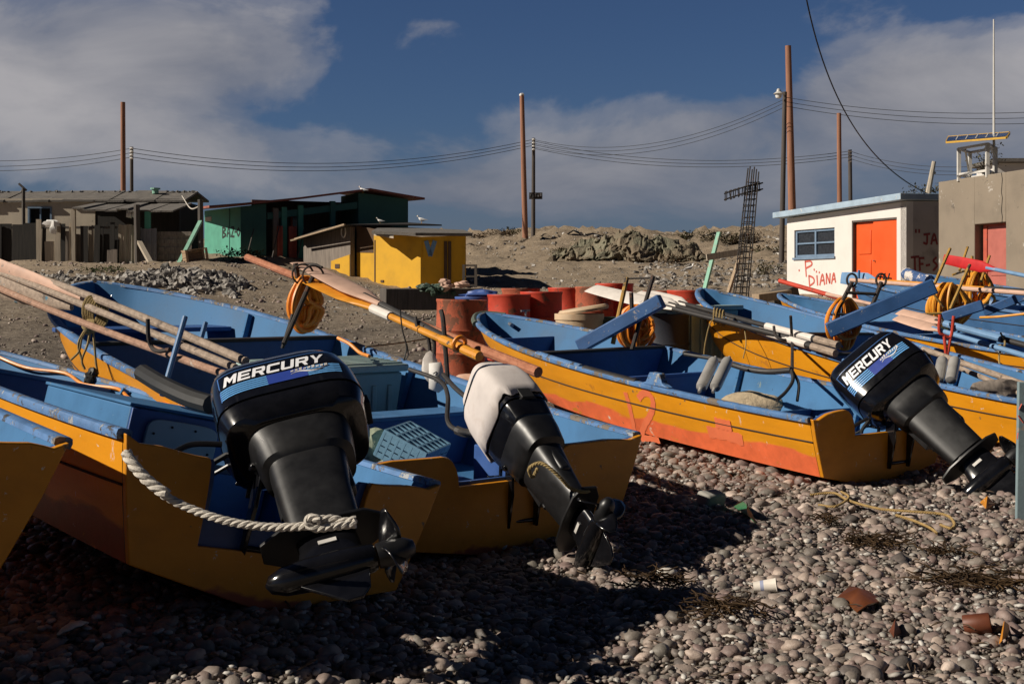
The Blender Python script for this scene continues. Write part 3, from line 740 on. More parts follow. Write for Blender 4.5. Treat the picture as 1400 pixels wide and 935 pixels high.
def make_engine(b, x, z, tilt, steer, scale, label, cover=False, y=-.0, decal=True, yaw=0, cs=(1, 1, 1), name='outboard_motor', group='outboard motors tilted up on the sterns'):
    loc = b.w((x, y, z)); root = empty(name, loc, (b.rot @ Matrix.Rotation(R(yaw), 4, 'Z')).to_3x3(), label, 'outboard motor', group)
    S = Matrix.Scale(scale, 4)
    pv = Matrix.Translation((0, -.05, .02)); sv = Matrix.Translation((0, -.13, 0))
    Tl = S @ pv @ Matrix.Rotation(R(-tilt), 4, 'X') @ pv.inverted()
    T = Tl @ sv @ Matrix.Rotation(R(steer), 4, 'Z') @ sv.inverted()
    def tr(mb, X=T): mb.v = [X @ p for p in mb.v]; return mb
    CT = Matrix.Translation((0, -.17, .06)) @ Matrix.Diagonal((cs[0], cs[1], cs[2], 1)) @ Matrix.Translation((0, .17, -.06)); TC = T @ CT
    k = [i for i, c in enumerate(COWL) if c[0] >= .17]
    mb = MB(); mb.loft(srings([COWL[i] for i in k]))
    cowl = tr(mb, TC).build('cowling', 'engine', root, smooth=50)
    mb = MB(); mb.loft(srings([COWL[i] for i in range(3)]+[(.164, .268, .178, -.17)]))
    tr(mb, TC).build('lower_cowl', 'engine', root, smooth=50, bevel=.004)
    mb = MB()                                    # rear latch and side rib
    mb.box((0, -.452, .19), (.10, .02, .06))
    tr(mb, TC).build('latch', 'rubber', cowl, bevel=.004)
    if decal:
        for s in (-1, 1):
            def patch(y0, y1, z0, z1, off=.0025, slope=0.0, n=18):
                mb = MB(); vs, fs = [], []
                for i in range(n+1):
                    yy = y0+(y1-y0)*i/n
                    for zz in (z0, z1):
                        q = zz+slope*(yy-y0); vs.append(Vector((s*(cowl_x(yy, q)+off), yy, q)))
                for i in range(n): fs.append((2*i, 2*i+1, 2*i+3, 2*i+2))
                return mb.add(vs, fs)
            f0, a0 = .065, -.385
            for i in range(5):
                zz = .222+i*.0145
                tr(patch(f0, a0, zz, zz+.0085)).build('stripe', 'decal_sky', cowl, smooth=0)
            tr(patch(-.11, -.26, .220, .2885, .0034)).build('stripe_block', 'decal_blue', cowl, smooth=0)
            tr(patch(f0, a0, .395, .399)).build('trim_line', 'decal_edge', cowl, smooth=0)
            tr(patch(f0+.004, f0, .215, .399)).build('trim_line', 'decal_edge', cowl, smooth=0)
            vs = []; fs = []; LW = .385; adv = LW/7.0
            for i, ch in enumerate('MERCURY'):
                for poly in BLOCK[ch]:
                    o = len(vs)
                    for u, v in poly:
                        uu = i*adv+u*adv*.88+v*.012; yy = (.052-uu) if s < 0 else (-.345+uu); zz = .302+v*.070
                        vs.append(Vector((s*(cowl_x(yy, zz)+.0035), yy, zz)))
                    fs.append(tuple(range(o, o+len(poly))))
            mb = MB(); mb.add(vs, fs); tr(mb).build('lettering', 'decal_white', cowl, smooth=0)
            mb = MB()                            # scuffed script under the name
            for i in range(9):
                yy = (-.20 if s < 0 else -.14)-.016*i; hh = .012+.004*((i*7) % 3)
                mb.add([Vector((s*(cowl_x(q, w_)+.0045), q, w_)) for q, w_ in ((yy, .27), (yy-.011, .272), (yy-.013, .27+hh), (yy-.002, .268+hh))], [(0, 1, 2, 3)])
            tr(mb).build('small_lettering', 'silver', cowl, smooth=0)
            mb = MB(); pts = []
            for i in range(13):
                q = -.20-.012*i; pts.append(Vector((s*(cowl_x(q, .25)+.004), q, .248+.012*math.sin(i*.55+.6)+.0015*i)))
            mb.tube(pts, [.0015+.0035*math.sin(i/12*math.pi) for i in range(13)], 5); tr(mb).build('scuff', 'decal_white', cowl, smooth=0)
    # leg
    mb = MB(); mb.loft(srings([(.06, .19, .135, -.17), (.0, .18, .125, -.18), (-.10, .165, .11, -.18), (-.115, .14, .09, -.175), (-.30, .125, .068, -.17), (-.47, .118, .046, -.17)], 32, 3.4))
    leg = tr(mb).build('leg', 'engine_leg', root, smooth=45)
    mb = MB(); mb.box((0, -.30, -.02), (.10, .08, .17)); mb.box((0, -.285, -.2), (.06, .05, .2)); tr(mb).build('exhaust_housing', 'engine_leg', leg, bevel=.015)
    mb = MB(); mb.prism([(-.035, .05), (-.075, -.02), (-.085, -.16), (-.075, -.30), (-.04, -.36), (.04, -.36), (.075, -.30), (.085, -.16), (.075, -.02), (.035, .05)], -.515, -.50)
    tr(mb).build('ventilation_plate', 'engine_leg', leg, bevel=.003)
    mb = MB(); mb.loft(srings([(-.46, .085, .042, -.16), (-.50, .10, .040, -.16), (-.56, .10, .030, -.165), (-.66, .115, .032, -.15)], 24, 2.2))
    T2 = Matrix.Translation((0, -.14, -.67)) @ Matrix.Rotation(R(90), 4, 'X')
    mb.lathe([(.004, -.20), (.028, -.185), (.046, -.14), (.054, -.06), (.054, .06), (.046, .14), (.04, .155)], 20, T2)
    T3 = Matrix(((0, 0, 1, 0), (1, 0, 0, 0), (0, 1, 0, 0), (0, 0, 0, 1)))
    mb.prism([(-.02, -.70), (-.27, -.70), (-.25, -.80), (-.22, -.84), (-.17, -.84)], -.006, .006, T3)
    gear = tr(mb).build('gearcase', 'engine', root, smooth=45, bevel=.003)
    mb = MB(); mb.box((-.034, -.16, -.57), (.004, .06, .018)); tr(mb).build('anode', 'silver', gear)
    T4 = Matrix.Translation((0, -.30, -.67)) @ Matrix.Rotation(R(90), 4, 'X')
    mb = MB(); mb.lathe([(.040, .0), (.043, .03), (.038, .09), (.022, .12), (.004, .125)], 18, T4)
    prop = tr(mb).build('propeller_hub', 'engine_leg', root, smooth=50)
    for j in range(3):
        mb = MB(); vs, fs = [], []; nr, nc = 6, 6
        for r_ in range(nr+1):
            rr = .036+.105*r_/nr; half = .048*math.sin(math.pi*(.25+.70*r_/nr))+.006
            pit = math.atan2(.05, rr)
            for c_ in range(nc+1):
                q = (c_/nc*2-1)*half; ang = q*math.cos(pit)/rr+2*math.pi*j/3+.3*r_/nr; ax = q*math.sin(pit)
                vs.append(Vector((rr*math.cos(ang), rr*math.sin(ang), .05+ax)))
        for r_ in range(nr):
            for c_ in range(nc): a = r_*(nc+1)+c_; fs.append((a, a+1, a+nc+2, a+nc+1))
        mb.add(vs, fs, 0, T4); bl = tr(mb).build('propeller_blade', 'engine', prop, smooth=60)
        sm = bl.modifiers.new('solid', 'SOLIDIFY'); sm.thickness = .006
    # brackets: swivel tilts with the motor, clamp stays on the transom
    mb = MB(); mb.box((0, -.055, -.10), (.10, .06, .34)); mb.tube([(0, -.09, .05), (0, -.09, -.34)], .03, 12)
    mb.tube([(-.05, -.06, -.30), (.0, -.12, -.33), (.05, -.06, -.30)], .02, 8)
    tr(mb, Tl).build('swivel_bracket', 'engine_leg', root, bevel=.008)
    mb = MB()
    for s in (-1, 1):
        Tp = Matrix(((0, 0, 1, s*.085-.0085), (1, 0, 0, 0), (0, 1, 0, 0), (0, 0, 0, 1)))
        mb.prism([(.06, .03), (.06, -.10), (.045, -.10), (.045, .0), (-.008, .0), (-.012, -.30), (-.05, -.30), (-.085, -.12), (-.075, .03), (-.03, .055), (.03, .05)], 0, .017, Tp)
        mb.tube([(s*.08, .06, -.06), (s*.08, .13, -.06)], .009, 8); mb.tube([(s*.08-.04, .13, -.06), (s*.08+.04, .13, -.06)], .008, 6)
    mb.tube([(-.13, -.05, .02), (.13, -.05, .02)], .016, 10)
    mb.tube([(-.095, -.03, -.27), (.095, -.03, -.27)], .012, 8)
    tr(mb, S).build('clamp_bracket', 'engine', root, bevel=.004)
    mb = MB(); mb.tube(spline([(-.06, .10, .10), (-.09, .20, .10), (-.10, .27, .06)], 4), .011, 8); mb.blob((-.10, .28, .055), .022, 1, .05, 2)
    mb.tube(spline([(.05, .08, .13), (.10, .18, .16), (.10, .24, .20)], 4), .008, 8); mb.blob((.10, .245, .205), .016, 1, .05, 2)
    tr(mb).build('shift_lever', 'engine_leg', root)
    mb = MB(); mb.tube(spline([(.0, .09, .12), (.03, .17, .11), (.07, .22, .06), (.09, .24, .0)], 6), .011, 8)
    tr(mb).build('control_cables', 'rubber', root)
    if cover:
        mb = MB(); rings = []; n = 56
        dat = [(-1, 1.045, 1.06), (.26, 1.05, 1.07), (.34, 1.06, 1.08), (.42, 1.03, 1.04), (.47, .97, .98), (.505, .90, .90), (.520, .78, .78), (.524, .4, .4)]
        for i, (zz, kl, kw) in enumerate(dat):
            r = []
            for k_ in range(n):
                a = 2*math.pi*k_/n; c, s = math.cos(a), math.sin(a)
                hem = .15+.05*(1-s)/2+.012*math.sin(a*5+1)+.008*math.sin(a*11)
                z_ = hem if zz < 0 else max(zz, hem+.03*i)
                l, w_, yc = cowl_at(min(.508, max(z_, .17)) if zz < .5 else (.47 if zz < .52 else (.485 if zz < .53 else .503)))
                e = 4.6
                px_, py_ = w_*kw*math.copysign(abs(c)**(2/e), c), yc+l*kl*math.copysign(abs(s)**(2/e), s)
                f = 1+.008*math.sin(a*7+zz*14)*(1 if zz < .45 else .4)+.014*mnoise.noise(Vector((px_*9, py_*9, z_*7)))
                r.append(Vector((px_*f, yc+(py_-yc)*f, z_)))
            rings.append(r)
        mb.loft(rings, False, True); cv = tr(mb, TC).build('canvas_hood', 'cloth_white', root, smooth=60)
        sm = cv.modifiers.new('solid', 'SOLIDIFY'); sm.thickness = .006
        mb = MB(); mb.box((0, -.12, .530), (.17, .05, .03)); tr(mb, TC).build('carry_handle', 'rubber', cv, bevel=.008)
        mb = MB(); mb.tube([Vector((.0+.185*1.08*math.cos(a)*.86, -.17+.275*1.06*math.sin(a)*.96, .168)) for a in np.linspace(0, 2*math.pi, 40)], .011, 8); tr(mb, TC).build('seal_rim', 'rubber', root)
    return root, T
ENG = {}
ENG['B'] = make_engine(BB, -.045, BB.Hs-.07, 63, 62, 1.04, 'large black motor with white and blue lettering on the nearest skiff at left', yaw=-12)
ENG['C'] = make_engine(BC, .10, BC.Hs-.12, 60, 0, .99, 'motor under a white canvas hood, its black leg angled down to the pebbles', cover=True, decal=False, yaw=-8, cs=(.77, .73, 1.24))
ENG['D'] = make_engine(BD, .16, BD.Hs-.06, 60, 40, 1.13, 'black motor tilted steeply on the sunlit skiff numbered 12, lettering slanting upward')
if os.environ.get('DBG'):
    for k, b_ in (('B', BB), ('C', BC), ('D', BD)):
        r_, T_ = ENG[k]; W_ = MW[r_] @ T_
        for nm, q in (('cowl bottom-front', (-.18, .1, .17)), ('bottom-aft', (-.18, -.44, .17)), ('top front', (-.17, .09, .45)), ('top aft', (-.17, -.4, .45)), ('gear', (0, -.2, -.67)), ('skeg', (0, -.2, -.84))):
            p = W_ @ Vector(q); print(k, nm, round(CX+F*p.x/p.y), round(HY-F*(p.z-EYE)/p.y), 'd', round(p.y, 2), 'above ground', round(p.z-g(p.x, p.y), 2))
# ------------------------------------------------------------------ village behind the beach
M['wall_beige'] = paint('stained_beige_render', (.56, .49, .39), .2, 1.6, .9, dirt=((.2, .175, .15), .3, 1.2), chips=(((.12, .11, .10), .12, 4),), bump=.3)
M['roof_tar'] = paint('grey_tar_roof', (.16, .145, .13), .3, 3, .95, chips=(((.45, .42, .38), .12, 6),), bump=.6, bscale=25, bdist=.03)
M['dark_board'] = wood('dark_weathered_board', (.05, .043, .038), (.14, .12, .105), 2, axis=2)
M['bright_board'] = wood('pale_weathered_board', (.28, .235, .18), (.52, .45, .36), 2, axis=2)
M['tin'] = paint('dull_tin_sheet', (.20, .20, .215), .25, 2, .6, chips=(((.2, .1, .06), .2, 4),), bump=.3)
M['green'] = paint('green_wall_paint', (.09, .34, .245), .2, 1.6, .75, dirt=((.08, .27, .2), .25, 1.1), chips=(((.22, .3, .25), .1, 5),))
M['green_shade'] = paint('shaded_green_wall_paint', (.05, .16, .14), .2, 1.6, .8, dirt=((.035, .09, .08), .25, 1.1))  # darker copy of the green, with the front's shade in the colour
M['redwood'] = paint('red_painted_boards', (.50, .10, .06), .25, 3, .7, chips=(((.2, .12, .1), .2, 6),))
M['roof_red'] = paint('red_oxide_roof_edge', (.34, .11, .08), .3, 3, .8, chips=(((.4, .33, .28), .15, 5),))
M['hut_yellow'] = paint('hut_yellow_paint', (.66, .36, .012), .16, 1.6, .7, dirt=((.34, .19, .02), .22, 1.5), chips=(((.3, .2, .1), .1, 7),))
M['hut_brown'] = paint('brown_board', (.10, .06, .035), .3, 3, .85)
M['hut_blue'] = flat('pale_blue_mark', (.16, .30, .50), .8)
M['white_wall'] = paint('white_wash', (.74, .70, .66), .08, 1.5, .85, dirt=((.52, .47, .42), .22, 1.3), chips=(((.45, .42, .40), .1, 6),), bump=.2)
M['shaded_side'] = paint('shaded_white_wash', (.52, .48, .46), .15, 1.2, .9, dirt=((.22, .2, .2), .35, 1.6), bump=.2)  # white wash with the side's shade painted in, plus dirt stains
M['orange_door'] = paint('orange_red_door_paint', (.78, .105, .018), .1, 2, .45)
M['faded_red'] = paint('faded_red_door_paint', (.46, .14, .11), .15, 3, .6, chips=(((.55, .35, .3), .15, 5),))
M['frame_blue'] = paint('grey_blue_frame_paint', (.17, .25, .36), .15, 4, .6)
M['glass'] = flat('dusty_dark_glass', (.035, .04, .05), .12, .3, spec=.6, bump=.02)
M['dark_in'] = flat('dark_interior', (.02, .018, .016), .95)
M['roof_blue'] = paint('peeling_pale_blue_roof_edge', (.36, .47, .58), .2, 3, .75, chips=(((.62, .60, .57), .25, 5), ((.16, .16, .17), .12, 7)))
M['concrete'] = paint('bare_concrete', (.26, .215, .165), .15, 1.2, .92, dirt=((.17, .145, .115), .3, 1.4), chips=(((.46, .42, .37), .2, 2.5), ((.13, .11, .09), .16, 1.8),), bump=.35, bscale=30)
M['graffiti_red'] = flat('red_graffiti_paint', (.55, .11, .08), .7)
M['graffiti_dark'] = flat('dark_red_graffiti_paint', (.28, .05, .05), .7)
M['graffiti_black'] = flat('black_graffiti_paint', (.015, .018, .016), .7)
M['white_metal'] = paint('white_metal_paint', (.66, .64, .6), .12, 6, .5, chips=(((.25, .12, .08), .12, 8),))
M['solar'] = flat('solar_cell', (.012, .02, .05), .15, .3, spec=.6)
M['yellow_trim'] = flat('yellow_trim', (.55, .33, .05), .6)
M['gull_white'] = flat('gull_white', (.78, .76, .73), .8); M['gull_grey'] = flat('gull_grey', (.28, .29, .31), .8); M['gull_bill'] = flat('gull_bill', (.6, .35, .05), .6)
M['crate_wood'] = wood('crate_wood', (.26, .17, .10), (.48, .34, .22), 2, axis=0)
M['mint'] = paint('mint_green_paint', (.24, .48, .36), .2, 4, .7, chips=(((.35, .3, .25), .2, 6),))

def dirs(p0, p1):
    """unit vector along a wall in plan and its normal to the back"""
    d = Vector((p1.x-p0.x, p1.y-p0.y, 0)); L = d.length; d.normalize()
    return d, Vector((-d.y, d.x, 0)), L
def slab(mb, p, u, v, w, a, b, c, mi=0):
    """box with corner p, edges u*a, v*b, w*c"""
    vs = [p+u*(a*i)+v*(b*j)+w*(c*k) for k in (0, 1) for j in (0, 1) for i in (0, 1)]
    return mb.add(vs, [(0, 2, 3, 1), (4, 5, 7, 6), (0, 1, 5, 4), (2, 6, 7, 3), (0, 4, 6, 2), (1, 3, 7, 5)], mi)
UZ = Vector((0, 0, 1))
class Wall:
    """vertical wall frame: foot p0, direction u; front normal f"""
    def __init__(s, p0, p1):
        s.p0 = Vector(p0); s.u, s.b, s.L = dirs(p0, Vector(p1)); s.f = -s.b
    def at(s, a, z, off=0): return Vector((s.p0.x, s.p0.y, 0))+s.u*a+UZ*z+s.f*off
    def pix(s, px, py, off=0):
        """(a, z) of the wall point seen at a photo pixel"""
        q = s.p0+s.f*off; dr = P(px, py, 1)-Vector((0, 0, EYE)); o = Vector((0, 0, EYE))
        k = (q-o).dot(s.f)/dr.dot(s.f); w = o+dr*k
        return (Vector((w.x, w.y, 0))-Vector((s.p0.x, s.p0.y, 0))).dot(s.u), w.z
    def panel(s, mb, a0, z0, a1, z1, off0, off1):
        return slab(mb, s.at(a0, z0, off0), s.u, s.f, UZ, a1-a0, off1-off0, z1-z0)
    def quad(s, mb, pts, off0, off1):
        """extruded polygon given as (a, z)"""
        n = len(pts); vs = [s.at(a, z, off0) for a, z in pts]+[s.at(a, z, off1) for a, z in pts]
        return mb.add(vs, [tuple(range(n)), tuple(range(2*n-1, n-1, -1))]+[(i, (i+1) % n, (i+1) % n+n, i+n) for i in range(n)])
def wall_with_holes(w, a0, a1, z0, zt0, zt1, holes, th):
    """wall slab from a0..a1; top slopes zt0->zt1; holes (a, z, a, z) sorted by a"""
    mb = MB(); zt = lambda a: zt0+(zt1-zt0)*(a-a0)/(a1-a0); x = a0
    for (h0, g0, h1, g1) in holes:
        w.quad(mb, [(x, z0), (h0, z0), (h0, zt(h0)), (x, zt(x))], -th, 0)
        if g0 > z0: w.quad(mb, [(h0, z0), (h1, z0), (h1, g0), (h0, g0)], -th, 0)
        w.quad(mb, [(h0, g1), (h1, g1), (h1, zt(h1)), (h0, zt(h0))], -th, 0); x = h1
    w.quad(mb, [(x, z0), (a1, z0), (a1, zt(a1)), (x, zt(x))], -th, 0)
    return mb
def strokes(w, pts_list, rad, off=.006):
    """hand painted strokes on a wall, given in photo pixels"""
    mb = MB()
    for pl in pts_list:
        aq = [w.pix(px, py) for px, py in pl]
        P3 = [w.at(a, z, off) for a, z in aq]
        if len(P3) > 2: P3 = spline(P3, 4)
        for i in range(len(P3)-1):
            d = P3[i+1]-P3[i]
            if d.length < 1e-6: continue
            n = d.cross(w.f).normalized()*rad; e = d.normalized()*rad*.4
            mb.add([P3[i]-n-e, P3[i+1]-n+e, P3[i+1]+n+e, P3[i]+n-e], [(0, 1, 2, 3)])
            for v in range(len(mb.v)-4, len(mb.v)): mb.v[v] = mb.v[v]+w.f*(.0004*(i % 3))
    return mb

# ---- left shack
def left_shack():
    d = 42.5; w = Wall(Vector((-24, d, 0)), Vector((-11.6, d, 0)))
    root = empty('shack', (-18, d, g(-17, d)-.1), None, 'long low shack with tar roof and stained beige wall at far left', 'shack')
    zf = lambda px, py, dd=d: EYE-(py-HY)/F*dd
    X = lambda px, dd=d: (px-CX)/F*dd
    a = lambda px: X(px)+24
    gz_ = .2
    h0, h1 = a(38), a(71)
    mb = wall_with_holes(w, 0, a(130), gz_, zf(0, 270), zf(0, 272), [(h0, zf(0, 306), h1, zf(0, 283))], .2)
    mb.build('wall', 'wall_beige', root, True)
    mb = MB(); w.panel(mb, a(130), gz_, a(245), zf(0, 272), -.2, -.02); mb.build('dark_wall', 'board_black', root, True)
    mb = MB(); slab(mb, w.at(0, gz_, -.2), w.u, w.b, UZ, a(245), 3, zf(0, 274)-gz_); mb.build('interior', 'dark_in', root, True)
    mb = MB()
    for q in (h0, h1-.06): w.panel(mb, q, zf(0, 306), q+.06, zf(0, 283), -.1, .02)
    w.panel(mb, h0, zf(0, 285), h1, zf(0, 283), -.1, .03); w.panel(mb, h0-.05, zf(0, 307), h1+.05, zf(0, 306), -.1, .05); w.panel(mb, (h0+h1)/2-.02, zf(0, 306), (h0+h1)/2+.02, zf(0, 283), -.1, -.04)
    mb.build('window_frame', 'frame_blue', root, True)
    # roof sheets with a ragged front edge
    mb = MB(); n = 26; rng = random.Random(2)
    for i in range(n):
        x0 = -.6+(a(252)+.6)*i/n; x1 = -.6+(a(252)+.6)*(i+1)/n+.04; dz = rng.uniform(-.03, .03); e = rng.uniform(.06, .16)
        p = [w.at(x0, zf(0, 277)+dz, e), w.at(x1, zf(0, 277)+dz*.6, e), w.at(x1, zf(0, 259)+dz, -1.7), w.at(x0, zf(0, 259)+dz, -1.7)]
        q = [v+UZ*.07 for v in p]; mb.add(p+q, [(3, 2, 1, 0), (4, 5, 6, 7), (0, 1, 5, 4), (2, 3, 7, 6), (1, 2, 6, 5), (3, 0, 4, 7)])
        p = [w.at(x0, zf(0, 260)+dz, -1.7), w.at(x1, zf(0, 260)+dz, -1.7), w.at(x1, zf(0, 268), -3.3), w.at(x0, zf(0, 268), -3.3)]
        q = [v+UZ*.07 for v in p]; mb.add(p+q, [(3, 2, 1, 0), (4, 5, 6, 7), (0, 1, 5, 4), (2, 3, 7, 6), (1, 2, 6, 5), (3, 0, 4, 7)])
    mb.build('roof', 'roof_tar', root, True, smooth=0)
    mb = MB(); rng = random.Random(5)
    for i in range(70): mb.blob(w.at(rng.uniform(0, a(250)), zf(0, 259)+.03, -1.6+rng.uniform(-.1, .3)), (rng.uniform(.03, .09), .06, rng.uniform(.03, .06)), i, .3, 1)
    mb.build('roof_stones', 'rubble', root, True)['kind'] = 'stuff'
    mb = MB()                                     # lean-to
    for i in range(9):
        x0 = a(132)+(a(261)-a(132))*i/9; x1 = x0+(a(261)-a(132))/9+.03; dz = rng.uniform(-.04, .04)
        p = [w.at(x0, zf(0, 293)+dz-.1*i/9, 2.4), w.at(x1, zf(0, 293)+dz-.1*i/9, 2.4), w.at(x1, zf(0, 280)+dz, .0), w.at(x0, zf(0, 280)+dz, .0)]
        q = [v+UZ*.05 for v in p]; mb.add(p+q, [(3, 2, 1, 0), (4, 5, 6, 7), (0, 1, 5, 4), (2, 3, 7, 6), (1, 2, 6, 5), (3, 0, 4, 7)])
    mb.build('lean_to_roof', 'roof_tar', root, True, smooth=0)
    mb = MB(); mb.beam(w.at(a(229), gz_+.4, 2.3), w.at(a(229), zf(0, 293)-.05, 2.3), .16, .16, Vector((0, 1, 0))); mb.build('porch_post', 'green', root, True)
    mb = MB(); mb.beam(w.at(a(134), gz_+.4, 2.3), w.at(a(133), zf(0, 292), 2.3), .12, .12, Vector((0, 1, 0))); mb.build('porch_post', 'bright_board', root, True)
    # stove pipe, clothes on the porch line
    mb = MB(); mb.tube([w.at(a(201), zf(0, 262), -1), w.at(a(201), zf(0, 255), -1)], .11, 10); mb.tube([w.at(a(201), zf(0, 256), -1), w.at(a(201), zf(0, 254), -1)], .17, 10); mb.build('roof_vent', 'mint', root, True)
    mb = MB()
    for i, px in enumerate((200, 203, 207, 211)):
        mb.add([w.at(a(px), zf(0, 294), 2.2), w.at(a(px+3.2), zf(0, 294), 2.22), w.at(a(px+3.4), zf(0, 303+i % 2), 2.16), w.at(a(px+.3), zf(0, 302), 2.24)], [(0, 1, 2, 3)])
    o = single('laundry', mb, 'gull_white', 'pale rags hanging in a row under the porch roof of the beige shack', 'laundry')
    o.modifiers.new('solid', 'SOLIDIFY').thickness = .03
    mb = MB(); mb.tube([w.at(a(55), gz_, 1.4), w.at(a(54), zf(0, 262), 1.4)], .06, 8); mb.beam(w.at(a(48), zf(0, 256), 1.4), w.at(a(58), zf(0, 265), 1.4), .06, .06)
    single('wooden_post', mb, 'dark_board', 'thin crooked post standing in front of the shack window', 'post')
left_shack()

# ---- board fence in front of the shack
def board_fence():
    d = 40.3
    root = empty('board_fence', (-15.5, d, g(-15.5, d)-.1), None, 'patchwork fence of driftwood boards and tin sheets before the beige shack', 'fence')
    spec = [(-40, -20, 308, 'board_black'), (-20, 2, 306, 'board_black'), (2, 16, 306, 'board_black'), (16, 34, 307, 'board_black'), (34, 50, 305, 'board_black'), (50, 57, 300, 'bright_board'), (57, 62, 310, 'board_black'), (62, 75, 330, 'bright_board'), (75, 82, 305, 'bright_board'), (83, 89, 306, 'board_black'),
            (87, 94, 316, 'plank'), (94, 97, 304, 'bright_board'), (97, 103, 318, 'plank'), (103, 111, 320, 'plank'), (111, 121, 309, 'board_black'), (121, 128, 308, 'bright_board'), (128, 136, 308, 'board_black'), (136, 141, 312, 'board_black'), (141, 150, 320, 'board_black'),
            (150, 156, 304, 'board_black'), (146, 152, 342, 'plank'), (152, 160, 341, 'plank'), (156, 162, 328, 'board_black'), (162, 188, 307, 'bright_board'), (190, 214, 312, 'tin'), (214, 262, 317, 'plank')]
    rng = random.Random(8)
    for i, (x0, x1, yt, mt) in enumerate(spec):
        dd = d+rng.uniform(-.12, .12)+(.0 if mt != 'tin' else -.2)
        X0, X1 = (x0-CX)/F*dd, (x1-CX)/F*dd; zt = EYE-(yt-HY)/F*dd; zb = g((X0+X1)/2, dd)-.15
        mb = MB()
        if x1-x0 > 20:
            n = 7 if mt != 'plank' else 9
            for k in range(n):
                if mt == 'plank': mb.box(((X0+X1)/2, dd+.02*(k % 2), zb+(zt-zb)*(k+.5)/n), (X1-X0, .03, (zt-zb)/n+.01))
                else: mb.box((X0+(X1-X0)*(k+.5)/n, dd+(.02 if mt == 'tin' else .015)*(k % 2), (zb+zt)/2+rng.uniform(-.03, .03)), ((X1-X0)/n+.005, .03, zt-zb))
            nm = {'tin': 'tin_sheet', 'plank': 'slatted_panel'}.get(mt, 'board_panel')
        else:
            t = rng.uniform(-.03, .03)
            mb.add([Vector((x, y, z)) for z, s_ in ((zb, 0), (zt, t)) for y in (dd-.015, dd+.015) for x in (X0+s_, X1+s_)], [(0, 2, 3, 1), (4, 5, 7, 6), (0, 1, 5, 4), (2, 6, 7, 3), (0, 4, 6, 2), (1, 3, 7, 5)]); nm = 'board'
        mb.build(nm, mt, root, True)
    mb = MB(); mb.tube([Vector(((188.5-CX)/F*40, 40, g(-12, 40)-.2)), P(187, 280, 40.0)], .10, 8); mb.build('post', 'dark_board', root, True)
    mb = MB(); mb.box(Vector(((-10-CX)/F*d+.0, d+.1, EYE-(311-HY)/F*d)), (8, .05, .08)); mb.build('top_rail', 'dark_board', root, True)
    # white rag on it
    mb = MB(); mb.blob(P(70, 306, 40.2), (.28, .08, .12), 3, .4, 2); mb.blob(P(73, 312, 40.1), (.12, .07, .22), 5, .4, 2)
    single('rag', mb, 'gull_white', 'white rag thrown over the top of the driftwood fence', 'rag')
    mb = MB(); mb.beam(Vector(((208-CX)/F*38.5, 38.5, g(-11.1, 38.5)-.1)), P(190, 330, 40.0), .14, .10); single('fence_prop', mb, 'bright_board', 'pale plank propping the fence beside the tin sheet', 'plank')
    mb = MB(); mb.beam(Vector(((243-CX)/F*38.5, 38.5, g(-10.3, 38.5)-.1)), P(274, 303, 40.3), .12, .09); single('leaning_pole', mb, 'mint', 'pale green pole leaning against the corner post by the crate', 'pole')
    mb = MB(); mb.tube([Vector(((275-CX)/F*40.5, 40.5, g(-10.1, 40.5)-.2)), P(274, 273, 40.5)], .09, 8); single('corner_post', mb, 'dark_board', 'dark post between the beige shack and the green hut', 'post')
    mb = MB(); a_ = P(249, 268, 42.3); b_ = P(273, 282, 40.5); mb.tube(spline([a_, (a_+b_)/2-UZ*.25, b_], 6), .02, 5); single('line', mb, 'rope_white', 'pale line from the shack roof corner to the dark post', 'rope')
board_fence()

def crate_bg():
    d = 38.5; root = empty('wooden_crate', PG(266, d), None, 'open slatted wooden crate tipped on its end below the green hut', 'crate')
    x0, x1 = (252-CX)/F*d, (284-CX)/F*d; zb = root.location.z; zt = EYE-(341-HY)/F*d
    T = Matrix.Translation(((x0+x1)/2, d, zb)) @ Matrix.Rotation(R(25), 4, 'Z') @ Matrix.Rotation(R(-8), 4, 'Y'); W_, H_, D_ = x1-x0, zt-zb, .55
    for s in (-1, 1):
        mb = MB()
        for k in range(2): mb.box((s*W_*.42, -D_/2+D_*k, H_/2), (.07, .06, H_), T)
        mb.build('upright', 'crate_wood', root, True)
    mb = MB()
    for k in range(3): mb.box((0, -D_/2+.09+D_*.42*k, H_), (W_*.95, .17, .03), T)
    mb.build('end_board', 'crate_wood', root, True)
    mb = MB()
    for k in range(5): mb.box((-W_*.45, 0, H_*(.1+.2*k)), (.03, D_, .11), T)
    mb.build('slats', 'crate_wood', root, True)
    mb = MB()
    for k in range(4): mb.box((0, D_/2+.03, H_*(.12+.22*k)), (W_*.9, .03, .12), T)
    mb.build('slats', 'crate_wood', root, True)
crate_bg()

